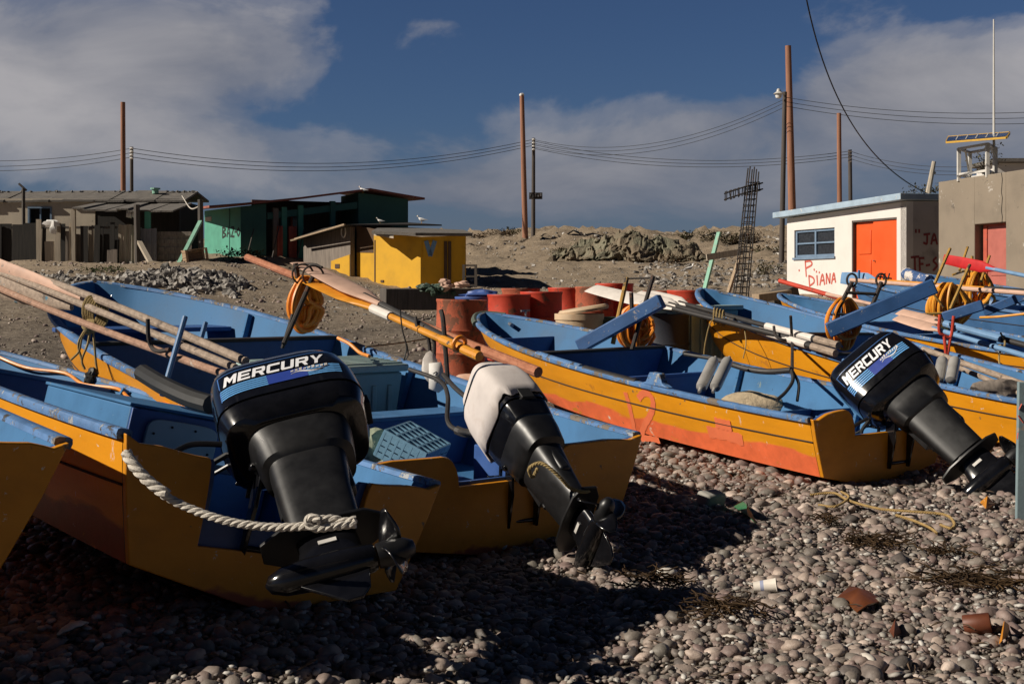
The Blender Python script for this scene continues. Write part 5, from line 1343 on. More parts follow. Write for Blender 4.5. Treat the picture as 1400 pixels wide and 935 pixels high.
def strip_on_hull(b, side, pts, wid, off=.0025):
    """paint strokes on the hull skin; pts are photo pixels on the port or starboard side"""
    def proj(px, py):
        o = b.I @ Vector((0, 0, EYE)); d = ((b.I @ P(px, py, 1))-o); dd = d.dot(d)
        def err(t, v):
            s = b.side(t, v); q = Vector((side*s.x, s.y, s.z))-o; return (q-d*(q.dot(d)/dd)).length
        best = min((err(i/60, k/12), i/60, k/12) for i in range(56) for k in range(13)); st = (1/60, 1/12)
        for _ in range(7):
            best = min((err(best[1]+i*st[0]/2, best[2]+k*st[1]/2), best[1]+i*st[0]/2, best[2]+k*st[1]/2) for i in (-2, -1, 0, 1, 2) for k in (-2, -1, 0, 1, 2)); st = (st[0]/2, st[1]/2)
        return best[1], best[2]
    tv = [Vector((*proj(*p), 0)) for p in pts]
    tv = spline(tv, 5) if len(tv) > 2 else [tv[0].lerp(tv[1], k/6) for k in range(7)]
    def S(t, v):
        s = b.side(t, v); s1 = b.side(t+.01, v); s2 = b.side(t, v+.02); n = (s1-s).cross(s2-s).normalized()
        if n.x < 0: n = -n
        s = s+n*off; return Vector((side*s.x, s.y, s.z))
    P3 = [(S(p.x, p.y), p) for p in tv]; mb = MB(); rows = []
    for i, (q, p) in enumerate(P3):
        d = (P3[min(i+1, len(P3)-1)][0]-P3[max(i-1, 0)][0]).normalized()
        H = b.zg(p.x)-b.zc(p.x); dv, dt = d.z/H, d.y/b.L
        nt_, nv_ = -d.z*wid/b.L, d.y*wid/H
        w_ = 1+.12*math.sin(i*2.3)
        rows.append([S(p.x+nt_*k*w_, p.y+nv_*k*w_) for k in (-1, -.33, .33, 1)])
    mb.loft(rows, False, False, closed=False)
    return mb
M['faded_red_paint'] = paint('faded_red_number_paint', (.84, .20, .085), .12, 5, .5, chips=(((.72, .275, .012), .13, 10),))
def fit_D():
    b, root = BD, SKIFFS['D']
    bulkhead(b, root, .60, b.zg(.6)-.005, cap=.09, wear='oar_black')
    bulkhead(b, root, .47, b.zg(.47)-.13, cap=.05, wear='deep')
    bulkhead(b, root, .235, .34, cap=.0)
    bulkhead(b, root, .86, b.zg(.86)-.12, cap=.0)
    m1 = strip_on_hull(b, -1, [(855, 536), (860, 552), (864, 570), (868, 590)], .028)
    m2 = strip_on_hull(b, -1, [(873, 545), (879, 538), (886, 538), (892, 545), (893, 556), (889, 568), (882, 580), (877, 594)], .028)
    m3 = strip_on_hull(b, -1, [(876, 599), (888, 599), (902, 602)], .026, .0034)
    m1.build('painted_number', 'faded_red_paint', root, smooth=60); m2.build('painted_number', 'faded_red_paint', root, smooth=60); m3.build('painted_number', 'faded_red_paint', root, smooth=60)
    m4 = strip_on_hull(b, -1, [(968, 590), (992, 594), (1016, 602)], .045); m4.build('paint_patch', 'faded_red_paint', root, smooth=60)
    m5 = strip_on_hull(b, -1, [(978, 577), (990, 580), (1000, 582)], .04, .005); m5.build('paint_patch', 'faded_red_paint', root, smooth=60)
    # oarlock block on the rail
    p = b.gun(.285, -1); mb = MB(); rings = []
    for x in (-.03, .035):
        rings.append([Vector((p.x+.01+x, p.y+y, p.z+z)) for y, z in ((-.17, .015), (-.10, .04), (-.06, .115), (.06, .115), (.10, .04), (.17, .015))])
    mb.loft(rings); mb.build('oarlock_block', 'rail', root, bevel=.008)
    # worn patches: dark and bare timber caps on the near rail
    for t0, t1, mt in ((.60, .47, 'oar_white'), (.46, .33, 'oar_black')):
        mb = MB(); n = 10; mb.tube([b.gun(t0+(t1-t0)*i/n, -1, -.01, .004) for i in range(n+1)], .030, 10, flat=.9); mb.build('rail_wrap', mt if mt != 'oar_white' else 'rail', root)
    # bow cleat and rope fender
    p = b.gun(.93, 1, -.02, .03); mb = MB(); mb.tube([p, p+UZ*.05], .012, 8); mb.tube([p+Vector((-.06, .0, .055)), p+Vector((.06, .02, .055))], .010, 8); mb.build('cleat', 'steel', root)
    mb = MB(); n = 24; tl = [.90+.0985*i/(n/2) for i in range(n//2+1)]
    pl = [b.gun(t, -1, .025, -.005) for t in tl]+[b.gun(t, 1, .025, -.005) for t in reversed(tl[-4:])]
    mb.tube(pl, .030, 8); mb.build('bow_fender', 'rope_fender', root)
    mb = MB(); p = b.gun(.95, 1, -.09, -.07); mb.tube([p, p+Vector((-.02, -.08, -.01))], .022, 10); mb.build('bow_bolt', 'steel', root)
fit_D()
for b_, k_, ts_ in ((BE, 'E', (.62, .45)), (BF, 'F', (.66, .50, .36)), (BG, 'G', (.55, .4)), (BH, 'H', (.6,))):
    for t_ in ts_: bulkhead(b_, SKIFFS[k_], t_, b_.zg(t_)-.03, cap=.09, wear='oar_black' if k_ == 'E' else 'blue')
def fit_H():
    b = BH; mb = MB(); n = 12; tl = [.86+.138*i/n for i in range(n+1)]
    mb.tube([b.gun(t, -1, .0, -.03) for t in tl], .11, 10, flat=1.0); mb.build('chipped_bow_board', 'chip_bow', SKIFFS['H'])
    b = BG
    mb = MB(); mb.tube([b.gun(.93, -1, .01, .01), b.gun(.93, -1, .01, .18)], .02, 8); mb.build('bow_post', 'blue', SKIFFS['G'])
M['chip_bow'] = paint('chipped_blue_white_bow', (.06, .12, .28), .3, 4, .6, chips=(((.66, .60, .55), .42, 5),))
fit_H()

# ---- blue slanting booms
def boom(p0, p1, w, h, label):
    mb = MB(); mb.beam(p0, p1, w, h); o = single('boom', mb, 'boom_blue', label, 'beam', 'blue booms slanting up from the skiffs', bevel=.012)
boom(P(792, 474, 11.7), P(905, 411, 11.3), .10, .13, 'thick blue boom slanting up from the board across the skiff numbered 12')
boom(P(1132, 452, 12.2), P(1278, 391, 12.0), .10, .15, 'long blue boom slanting up above the steeply tilted motor')
boom(P(1290, 434, 14.2), P(1344, 417, 14.0), .10, .12, 'short blue boom behind the red forked oar rest')
boom(P(1345, 427, 16.2), P(1402, 404, 16.0), .12, .12, 'blue boom at the right edge with dark worn top')

# ---- oars of skiff C (left bundle)
GP = 'oars and poles laid along the skiffs'
for i, (a_, b_, r_, m_, lab, bend) in enumerate((
        ((-30, 352, 9.6), (336, 494, 7.0), .027, 'oar_grey', 'topmost grey oar shaft of the tied bundle on the left, banded at its end', .03),
        ((-30, 361, 9.5), (322, 503, 6.95), .024, 'oar_grey', 'middle grey oar shaft of the tied bundle on the left', .01),
        ((-30, 382, 9.4), (308, 512, 6.9), .024, 'pole_tan', 'lowest reddish pole of the tied bundle on the left', -.02))):
    pole(P(*a_), P(*b_), r_, r_*.95, m_, lab, 'oar_shaft', 'oar', GP, bend)
def blade_left(p0, p1, w, mat, label):
    a, b = Vector(p0), Vector(p1); d = (b-a).normalized(); mb = MB(); rings = []
    nu = UZ
    for t, k in ((0, .8), (.1, 1), (.6, .95), (.8, .7), (1, .28)):
        c = a.lerp(b, t); rings.append([c+nu*(w*k*math.cos(q))+frame(d)[0]*(.016*math.sin(q)) for q in np.linspace(0, 2*math.pi, 13)[:-1]])
    mb.loft(rings); single('oar', mb, mat, label, 'oar', GP)
blade_left(P(-60, 375, 9.7), P(98, 420, 8.5), .085, 'oar_grey', 'broad chipped oar blade of the tied bundle, at the left edge')
blade_left(P(-40, 348, 9.5), P(112, 408, 8.4), .055, 'oar_pink', 'narrow pinkish oar blade on top of the tied bundle at left')
mb = MB()
for k in range(5):
    c = P(124+k*3.2, 425+k*1.0, 8.25); mb.tube([c+Vector((.035*math.cos(q), .045*math.cos(q), .095*math.sin(q))) for q in np.linspace(0, 2*math.pi, 18)], .011, 6)
for tail in ([(122, 446), (112, 462), (108, 480), (97, 492)], [(124, 446), (120, 470), (112, 492), (116, 505)], [(126, 445), (129, 470), (131, 495), (134, 512)], [(118, 448), (107, 470), (112, 492)]):
    mb.tube(spline([P(x, y, 8.15) for x, y in tail], 5), .008, 6)
mb.blob(P(123, 447, 8.15), (.05, .05, .05), 3, .3, 2)
single('rope', mb, 'rope_tan', 'tan rope tied round the oar bundle, its ends dangling', 'rope')
for (p0, p1, lab) in ((P(222, 541, 6.75), P(253, 433, 6.95), 'tall blue rod standing beside the bundled oars'), (P(270, 480, 7.6), P(281, 441, 7.7), 'short blue rod behind the bundled oars')):
    pole(p0, p1, .016, .016, 'blue', lab, 'oar_rod', 'rod', 'blue rods holding the bundled oars')
mb = MB(); mb.tube(spline([P(202, 436, 7.3), P(203, 460, 7.3), P(207, 474, 7.3), P(216, 480, 7.25), P(232, 478, 7.2)], 6), .013, 8); single('oar_hook', mb, 'iron', 'curved dark iron hook cradling the bundled oars', 'hook')
mb = MB(); mb.tube(spline([P(195, 510, 6.9), P(225, 528, 6.6), P(262, 545, 6.4), P(288, 553, 6.3)], 5), .05, 10); single('roll', mb, 'rubber', 'dark rolled tarpaulin on the rail beside the big black motor', 'roll')

# ---- long oars over the far rail of skiff C
pole(P(338, 352, 10.4), P(736, 509, 7.35), .030, .034, 'pole_red', 'long reddish pole slanting down past the white hooded motor', 'pole', 'pole', GP)
oar(P(413, 360, 9.6), P(640, 478, 7.75), 1.25, 'oar with a broad pink blade above the orange hose coil', 'oar_black', 'oar_pink', .026, .115, up=Vector((0, 1, .2)))
oar(P(412, 378, 9.5), P(655, 487, 7.6), 1.1, 'oar with yellow blade, white wrap and thick yellow handle by the hooded motor', 'oar_yellow', 'oar_yellow', .025, .10, grip=(.42, 'oar_yellow'), up=Vector((0, 1, .2)), wrap=(1.1, 1.35, 'oar_white'))
mb = MB(); c = P(628, 470, 7.75); d_ = (P(655, 487, 7.6)-P(620, 465, 7.8)).normalized(); s_, u_ = frame(d_)
mb.tube([c+(s_*math.cos(q)+u_*math.sin(q))*.045 for q in np.linspace(0, 2*math.pi, 20)], .014, 7); single('ring', mb, 'hose', 'orange ring round the thick yellow oar handle', 'ring')
# forks carrying them
def fork(pts_list, r, label, mat='iron'):
    mb = MB()
    for pl in pts_list: mb.tube(spline([P(*q) for q in pl], 5), r, 8)
    single('oar_fork', mb, mat, label, 'oar rest', 'iron oar rests on the rails')
fork([[(568, 434, 8.2), (571, 448, 8.15), (582, 459, 8.1), (594, 460, 8.1)], [(585, 460, 8.1), (588, 480, 8.1), (588, 520, 8.1)], [(590, 460, 8.1), (594, 470, 8.1), (592, 516, 8.1)]], .012, 'dark iron hook under the reddish pole with a pale tag hanging from it')
fork([[(603, 425, 8.0), (606, 440, 7.95), (611, 505, 7.9), (612, 525, 7.9)]], .016, 'rusty upright bar on the rail in front of the rusted drum')
fork([[(405, 362, 9.6), (438, 366, 9.5), (444, 400, 9.4)], [(439, 365, 9.5), (440, 395, 9.4)]], .016, 'short dark post on the rail beside the orange hose coil')
mb = MB(); mb.blob(P(588, 502, 8.0), (.055, .03, .10), 2, .15, 2); single('weight', mb, 'oar_white', 'pale pear shaped weight hanging below the iron hook', 'weight')
mb = MB(); c = P(597, 516, 7.95); mb.add([c+Vector(v) for v in ((-.05, 0, .09), (.03, 0, .10), (.065, .01, -.06), (.01, .01, -.10), (-.05, 0, -.07))], [(0, 1, 2, 3, 4)]); o = single('tag', mb, 'gull_white', 'white paper tag with faint marks hanging beside the pear shaped weight', 'tag'); o.modifiers.new('solid', 'SOLIDIFY').thickness = .004
mb = MB()
for pl in ([(601, 511), (595, 517)], [(594, 521), (601, 515)], [(597, 523), (603, 520)], [(592, 511), (597, 508)]):
    mb.tube([P(x, y, 7.944) for x, y in pl], .0035, 4)
mb.build('marks', 'graffiti_black', o, True)
mb = MB(); mb.tube(spline([P(547, 423, 8.1), P(550, 450, 8.1), P(556, 475, 8.1), P(552, 492, 8.1), P(558, 485, 8.1), P(556, 470, 8.1)], 6), .005, 5); single('cord', mb, 'rubber', 'thin dark cord dangling from the reddish pole', 'cord')
mb = MB(); mb.tube(spline([P(500, 474, 9.2), P(545, 469, 10), P(590, 462, 10.6)], 6), .006, 5); single('cord', mb, 'rope_yellow', 'thin yellow cord stretched from the rail towards the rusted drum', 'cord')

# ---- hose racks and coils
hose_coil(P(416, 380, 9.35), .15, .185, 18, .017, R(20), 1, 'hose', 'fat orange hose coil hanging from the left end of the long oars', .2)
mb = MB(); mb.tube([P(388, 470, 9.0), P(428, 378, 9.3)], .018, 8); mb.tube([P(408, 386, 9.4), P(404, 360, 9.4)], .02, 8)
for c in (P(414, 375, 9.3), P(428, 377, 9.25)): mb.tube([c+Vector((.075*math.cos(q), .02*math.cos(q), .075*math.sin(q))) for q in np.linspace(0, 2*math.pi, 20)], .008, 6)
mb.tube([P(386, 476, 9.1), P(394, 450, 9.1), P(400, 430, 9.15)], .014, 7)
single('hose_rack', mb, 'iron', 'iron rack with two steel rings carrying the fat orange hose coil', 'rack', 'iron racks for hoses')
hose_coil(P(868, 418, 11.9), .21, .20, 18, .017, R(10), 2, 'hose', 'orange hose coil behind the blue boom of the skiff numbered 12', .3)
mb = MB(); mb.tube([P(838, 470, 11.6), P(844, 440, 11.65), P(857, 380, 11.8)], .022, 8); single('hose_rack', mb, 'rack_yellow', 'yellow and black rack bar standing left of the orange coil', 'rack', 'iron racks for hoses')
mb = MB(); mb.tube([P(864, 478, 11.4), P(876, 435, 11.5), P(893, 378, 11.7)], .020, 8); mb.tube([P(846, 436, 11.55), P(880, 434, 11.5)], .014, 7); mb.tube([P(863, 400, 11.7), P(864, 425, 11.7)], .02, 8); mb.tube([P(858, 381, 11.8), P(892, 380, 11.7)], .010, 6)
single('hose_rack', mb, 'iron', 'dark iron rack bar leaning through the orange coil', 'rack', 'iron racks for hoses')
hose_coil(P(1154, 408, 12.6), .21, .24, 11, .017, R(5), 3, 'hose', 'orange hose coil on the ringed rack left of the long blue boom', .25)
mb = MB()
for x0, x1 in ((1140, 1165), (1186, 1205)):
    mb.tube([P(x0, 432, 12.5), P((x0+x1)/2+1, 408, 12.55), P(x1, 386, 12.6)], .022, 8)
    c = P(x1, 383, 12.6); mb.tube([c+Vector((.05*math.cos(q), .01, .065*math.sin(q))) for q in np.linspace(0, 2*math.pi, 18)], .012, 6)
mb.tube([P(1156, 400, 12.55), P(1196, 402, 12.55)], .016, 8); mb.tube([P(1143, 429, 12.5), P(1170, 431, 12.5)], .014, 8)
for x in (1203, 1208, 1214): mb.tube([P(x, 382, 12.65), P(x+2, 374, 12.7)], .008, 5)
mb.tube([P(1200, 378, 12.65), P(1219, 381, 12.7)], .008, 5)
single('hose_rack', mb, 'iron', 'ladder shaped iron rack topped with two rings', 'rack', 'iron racks for hoses')
hose_coil(P(1296, 388, 15.6), .32, .26, 18, .021, R(15), 4, 'hose_y', 'amber hose coil on the leaning rack below the red paddle', .35)
hose_coil(P(1334, 368, 18.6), .26, .30, 16, .022, R(-5), 5, 'hose_y', 'farthest amber hose coil beneath the red paddle blade', .35)
def rack_far(px0, d, lab, segs):
    mb = MB()
    for p, q, r in segs: mb.tube([P(*p), P(*q)], r, 7)
    single('hose_rack', mb, 'rack_yellow', lab, 'rack', 'iron racks for hoses')
rack_far(1290, 15.5, 'yellow leaning rack in front of the amber coils, bars crossing', [((1278, 388, 15.5), (1299, 340, 15.8), .02), ((1299, 423, 15.3), (1326, 362, 15.6), .02), ((1275, 400, 15.4), (1290, 420, 15.4), .014), ((1258, 430, 15.4), (1290, 428, 15.4), .016)])
rack_far(1340, 18.5, 'yellow far rack with upright prongs carrying the farthest amber coil', [((1312, 370, 18.5), (1323, 338, 18.8), .02), ((1341, 385, 18.3), (1353, 350, 18.6), .02), ((1302, 376, 18.4), (1345, 362, 18.5), .016), ((1329, 372, 18.4), (1329, 350, 18.4), .022)])

# ---- skiff C cargo
def cooler(center, b, w, dpt, h, label):
    root = empty('storage_bin', center, (b.rot).to_3x3(), label, 'bin')
    mb = MB(); rings = []
    for z, k in ((0, .90), (h*.94, 1.0)): rings.append([Vector((x*w/2*k, y*dpt/2*k, z)) for x, y in ((-1, -1), (1, -1), (1, 1), (-1, 1))])
    mb.loft(rings); bd = mb.build('bin_body', 'teal', root, bevel=.02)
    for i in range(-3, 4):
        mb = MB(); mb.box((i*w*.13, -dpt/2*.97, h*.42), (.035, .03, h*.7)); mb.build('moulded_rib', 'teal', bd, bevel=.006)
    mb = MB(); mb.box((0, 0, h), (w*1.07, dpt*1.09, .05)); lid = mb.build('lid', 'teal_lid', root, bevel=.012)
    for i in range(-3, 4): mb = MB(); mb.box((0, i*dpt*.15, h+.03), (w*1.0, dpt*.07, .02)); mb.build('lid_rib', 'teal_lid', lid, bevel=.006)
    return root
cz = BC.hit(442, 497, .76); cooler(BC.w((cz.x, cz.y, .24)), BC, .96, .52, .50, 'pale teal plastic bin with ribbed lid behind the large black motor')
def lattice_crate(center, rot, w, d, h, label):
    root = empty('crate', center, rot, label, 'crate')
    mb = MB(); n = 6
    for i in range(n+1): mb.box((-w/2+w*i/n, 0, h), (.012, d, .02))
    for j in range(5): mb.box((0, -d/2+d*j/4, h), (w, .012, .018))
    mb.build('lattice_face', 'crate_blue', root)
    for (x, y, sx, sy) in ((0, -d/2, w, .012), (0, d/2, w, .012), (-w/2, 0, .012, d), (w/2, 0, .012, d)):
        mb = MB()
        for k in range(4): mb.box((x, y, h*(.08+.25*k)), (sx, sy, .03))
        m = 6
        for k in range(m+1):
            q = k/m-.5; mb.box((x+(sx-.012)*q if sx > .1 else x, y+(sy-.012)*q if sy > .1 else y, h/2), (.014, .014, h))
        mb.build('lattice_side', 'crate_blue', root)
q = BC.hit(570, 636, .33); lattice_crate(BC.w((q.x, q.y+.1, .34)), BC.rot.to_3x3() @ Matrix.Rotation(R(35), 3, 'Z') @ Matrix.Rotation(R(24), 3, 'X'), .38, .28, .15, 'light blue lattice crate lying behind the stern of the hooded motor skiff')
mb = MB(); q = BC.w(BC.hit(512, 622, .36)); mb.blob(q, (.13, .13, .16), 4, .25, 3); mb.blob(q+Vector((.06, -.02, -.08)), (.13, .12, .12), 7, .25, 3)
single('sack', mb, 'sack_green', 'greenish bulging sack beside the light blue lattice crate', 'sack')
mb = MB(); mb.tube(spline([P(606, 512, 7.5), P(622, 530, 7.2), P(640, 545, 7.0), P(660, 560, 6.9)], 5), .014, 8); mb.tube(spline([P(560, 505, 7.9), P(600, 520, 7.6), P(612, 540, 7.3), P(612, 575, 7.0), P(625, 588, 6.9), P(645, 592, 6.7), P(672, 600, 6.5)], 6), .014, 8)
mb.tube(spline([P(625, 588, 6.9), P(636, 592, 6.85), P(650, 592, 6.8)], 4), .026, 8)
single('fuel_hose', mb, 'oar_black', 'grey fuel hose running over the rail down to the hooded motor', 'hose')
mb = MB(); mb.tube(spline([P(462, 462, 8.6), P(478, 470, 8.5), P(492, 482, 8.4), P(505, 487, 8.3)], 5), .012, 7); single('hose', mb, 'hose', 'short orange hose end draped over the rail beside the pale teal bin', 'hose')
rope(densify([P(735, 640, 5.95), P(728, 652, 5.93), P(724, 640, 5.9), P(738, 633, 5.88), P(752, 640, 5.86), P(768, 655, 5.86), P(780, 667, 5.88), P(800, 672, 5.9), P(812, 666, 6.0)], .02), .009, 'rope_tan', 'tan rope looped round the leg of the hooded motor')

# ---- white rope on the near transom
rp = [P(174, 617, 4.08), P(182, 634, 4.05), P(200, 655, 4.03), P(222, 675, 4.0), P(260, 695, 3.98), P(310, 712, 3.95), P(365, 720, 3.93), P(415, 719, 3.91), P(436, 711, 3.90), P(455, 709, 3.90), P(470, 713, 3.90), P(489, 710, 3.90)]
rope(densify(rp, .010), .0135, 'rope_white', 'white twisted rope looping across the stern of the near skiff')
rope(densify([P(486, 716, 3.89), P(460, 719, 3.88), P(432, 722, 3.88), P(420, 714, 3.88), P(426, 707, 3.88), P(440, 712, 3.87)], .010), .013, 'rope_white', 'short frayed white rope tail tied in a loop below the large motor')
rope(densify([P(172, 620, 4.05), P(186, 640, 4.02), P(206, 660, 4.0), P(228, 676, 3.98)], .010), .018, 'rope_white', 'knotted thick end of the white rope at the stern hole')

# ---- skiff D cargo
for i, (x, lab) in enumerate(((972, 'left of two steel bottles hanging inside the skiff numbered 12'), (991, 'right of two steel bottles hanging inside the skiff numbered 12'))):
    t = P(x+5, 491, 10.05-.1*i); e = P(x-14, 531, 9.75-.1*i); mb = MB(); d_ = e-t; L_ = d_.length
    Tm = Matrix.Translation(t) @ d_.to_track_quat('Z', 'Y').to_matrix().to_4x4()
    mb.lathe([(.012, -.03), (.014, 0), (.040, .02), (.046, .05), (.046, L_-.04), (.040, L_-.01), (.015, L_+.005), (.012, L_+.05)], 18, Tm)
    single('bottle', mb, 'bottle', lab, 'bottle', 'steel bottles hung on the rails')
for i, (x, lab) in enumerate(((1286, 'left of two steel bottles behind the steeply tilted motor'), (1303, 'right of two steel bottles behind the steeply tilted motor'))):
    t = P(x+3, 490, 10.7-.1*i); e = P(x-3, 520, 10.5-.1*i); mb = MB(); d_ = e-t; L_ = d_.length
    Tm = Matrix.Translation(t) @ d_.to_track_quat('Z', 'Y').to_matrix().to_4x4()
    mb.lathe([(.014, 0), (.042, .015), (.048, .04), (.048, L_-.02), (.043, L_), (.015, L_+.01)], 18, Tm)
    single('bottle', mb, 'bottle', lab, 'bottle', 'steel bottles hung on the rails')
mb = MB(); q = BD.w(BD.hit(1035, 553, .30)); mb.blob(q, (.27, .2, .12), 9, .22, 3); single('sack', mb, 'sack_tan', 'tan limp sack lying in the stern of the skiff numbered 12', 'sack')
mb = MB(); mb.tube(spline([P(936, 484, 10.6), P(960, 488, 10.45), P(985, 492, 10.3)], 4), .016, 8); mb.tube(spline([P(985, 493, 10.3), P(1020, 504, 10.05), P(1050, 508, 9.9), P(1082, 506, 9.7)], 5), .024, 8)
mb.tube(spline([P(1082, 506, 9.7), P(1084, 520, 9.6), P(1075, 535, 9.5), P(1062, 547, 9.4)], 5), .014, 8); mb.tube(spline([P(1084, 508, 9.7), P(1092, 525, 9.6), P(1090, 548, 9.5)], 5), .012, 8)
single('control_cable', mb, 'oar_black', 'dark control cable lashed along the far rail of the skiff numbered 12', 'cable')

# ---- oars on the skiffs at the right
oar(P(808, 394, 14.6), P(1080, 462, 11.8), 1.55, 'oar with long white blade reaching over the drums behind the blue boom', 'oar_black', 'oar_white', .028, .11, up=Vector((0, 1, .35)))
oar(P(870, 402, 14.4), P(1142, 483, 11.2), .9, 'lower white handled oar lying along the bow of the yellow skiff', 'oar_black', 'oar_white', .028, .09, grip=(.33, 'oar_grey'), up=Vector((0, 1, .35)), wrap=(2.4, 3.15, 'oar_white'))
oar(P(885, 402, 14.5), P(1146, 472, 11.3), .9, 'upper white handled oar lying along the bow of the yellow skiff', 'oar_black', 'oar_white', .028, .09, grip=(.33, 'oar_grey'), up=Vector((0, 1, .35)), wrap=(2.4, 3.15, 'oar_white'))
fork([[(1058, 446, 11.9), (1060, 458, 11.85), (1068, 464, 11.8), (1076, 465, 11.8)], [(1081, 432, 11.7), (1083, 470, 11.7), (1083, 506, 9.8)]], .014, 'thin dark bar and hook holding the white handled oars')
mb = MB()
for k in range(4):
    c = P(977+k*4, 432+k*1.2, 12.75); mb.tube([c+Vector((.02*math.cos(q), .05*math.cos(q), .085*math.sin(q))) for q in np.linspace(0, 2*math.pi, 14)], .008, 5)
mb.tube(spline([P(985, 436, 12.7), P(972, 440, 12.7), P(964, 470, 12.7), P(962, 492, 12.7)], 5), .006, 5); mb.tube(spline([P(1018, 450, 12.4), P(1020, 470, 12.3), P(1016, 490, 12.3)], 4), .006, 5)
single('rope', mb, 'rope_tan', 'tan lashing round the white oars at the deep blue bow', 'rope')
oar(P(1226, 434, 13.4), P(1420, 492, 11.6), .7, 'lower pink and blue oar across the right hand skiffs', 'oar_blue', 'oar_pink', .028, .07, up=Vector((0, 1, .35)))
oar(P(1230, 426, 13.6), P(1425, 478, 11.8), .7, 'upper pink and blue oar with black handle across the right hand skiffs', 'oar_black', 'oar_pink', .030, .07, up=Vector((0, 1, .35)), wrap=(.7, 1.5, 'oar_blue'))
pole(P(1262, 477, 11.3), P(1420, 533, 10.0), .026, .028, 'oar_grey', 'grey pole along the rail below the pink and blue oars', 'pole', 'pole', GP)
pole(P(1290, 494, 11.0), P(1420, 548, 9.9), .022, .024, 'oar_grey', 'thin grey pole nearest the right edge, below its thicker twin', 'pole', 'pole', GP)
fork([[(1285, 430, 12.0), (1284, 452, 12.0), (1290, 458, 12.0), (1300, 460, 12.0), (1304, 432, 12.0)], [(1291, 459, 12.0), (1294, 492, 12.0)], [(1300, 459, 12.0), (1294, 492, 12.0)]], .016, 'red iron fork holding the pink and blue oars', 'drum_red')
oar(P(1290, 354, 18.2), P(1440, 385, 16.4), 1.05, 'red paddle with a blue shaft above the amber hose coils', 'oar_blue', 'oar_red', .03, .075, up=Vector((0, .3, 1)))
pole(P(1163, 383, 17.5), P(1415, 402, 15.2), .030, .032, 'oar_pink', 'long pinkish pole lying across the bow by the orange red doors', 'pole', 'pole', GP)
oar(P(1150, 380, 20), P(1425, 401, 16.2), .9, 'yellow oar with black handle under the red paddle', 'oar_yellow', 'oar_blue', .034, .10, grip=(1.0, 'oar_black'), up=Vector((0, .3, 1)))
pole(P(1066, 384, 16.6), P(1160, 411, 15.4), .030, .03, 'drum_red', 'red pole sticking out left of the ringed rack', 'pole', 'pole', GP)
pole(P(1130, 402, 15.4), P(1210, 420, 14.6), .022, .022, 'oar_pink', 'short pink pole behind the orange coil on the ringed rack', 'pole', 'pole', GP)
mb = MB(); mb.blob(P(1366, 533, 10.2), (.22, .12, .09), 4, .3, 3); single('net_heap', mb, 'plank', 'grey bundled net on the rail near the right edge', 'net')
mb = MB(); mb.tube(spline([P(1368, 455, 12.2), P(1374, 470, 12.1), P(1366, 485, 12.1), P(1368, 510, 12.0)], 5), .010, 6); mb.tube(spline([P(1360, 478, 12.1), P(1368, 472, 12.05), P(1378, 480, 12.1)], 4), .010, 6); single('rope', mb, 'rope_tan', 'tan rope hanging from the oars near the right edge', 'rope')
mb = MB(); mb.tube(spline([P(1340, 434, 13.8), P(1365, 433, 13.6), P(1402, 429, 13.4)], 4), .014, 7); single('hose', mb, 'hose_y', 'amber hose end trailing across the blue seats at the right edge', 'hose')

# ---- eye bolt with a drip of cord on the leftmost stern
b_ = BA; q = b_.hit(34, 648, .0); t_ = MB(); x_ = b_.hb(0)*.62
t_.tube([(x_, -.002, .50), (x_, -.03, .50)], .010, 8); t_.tube([(x_, -.035+.0*k, .50) if k < 0 else Vector((x_+.022*math.cos(k*.42), -.034, .485+.026*math.sin(k*.42))) for k in range(16)], .006, 6)
t_.tube(spline([(x_, -.036, .46), (x_+.008, -.03, .40), (x_-.004, -.02, .33), (x_+.012, -.02, .27)], 5), .006, 6)
t_.build('eye_bolt', 'iron', SKIFFS['A'])

# ---- plank post at the right edge
mb = MB(); mb.beam(PG(1397, 7.3, -.05), P(1400, 522, 7.35), .075, .03, Vector((0, 1, 0))); o = single('post', mb, 'post_paint', 'weathered pale blue post with red scrawls at the right edge', 'post', bevel=.006)
mb = MB()
for pl in ([(1392, 568), (1399, 578)], [(1391, 600), (1393, 590), (1399, 604)], [(1392, 640), (1399, 636)], [(1391, 655), (1399, 668)], [(1393, 560), (1397, 552)]):
    mb.tube(spline([P(x, y, 7.322) for x, y in pl], 3), .004, 4)
mb.build('red_scrawl', 'graffiti_red', o, True)

# ---- drums, tubs
def drum(px, d, mat, label, r=.29, h=.88, tilt=0, dz=0.0, group='steel drums standing behind the skiffs'):
    base = PG(px, d, dz); rt = empty('oil_drum', base, Matrix.Rotation(R(tilt), 3, 'Y') @ Matrix.Rotation(R(px*7 % 360), 3, 'Z'), label, 'drum', group)
    mb = MB(); prof = [(r*.96, 0), (r, .012), (r, .03), (r*.975, .045)]
    for zc in (.30, .60):
        prof += [(r*.975, h*zc-.03), (r*1.015, h*zc), (r*.975, h*zc+.03)]
    prof += [(r*.975, h-.05), (r, h-.03), (r*1.012, h-.012), (r, h), (r*.965, h), (r*.955, h-.018)]
    mb.lathe(prof, 40); sh = mb.build('shell', mat, rt, smooth=40)
    mb = MB(); mb.tube([(r*.6, 0, h-.02), (r*.6, 0, h+.006)], .035, 14); mb.build('bung', 'iron', rt)
    return rt
drum(628, 14.6, 'drum_rust', 'rusted red drum nearest the bow, standing clear in front of the others', .30, .90, 2)
d_ = drum(652, 17.0, 'drum_blue', 'blue drum just behind the rusted red drum', .30, .88)
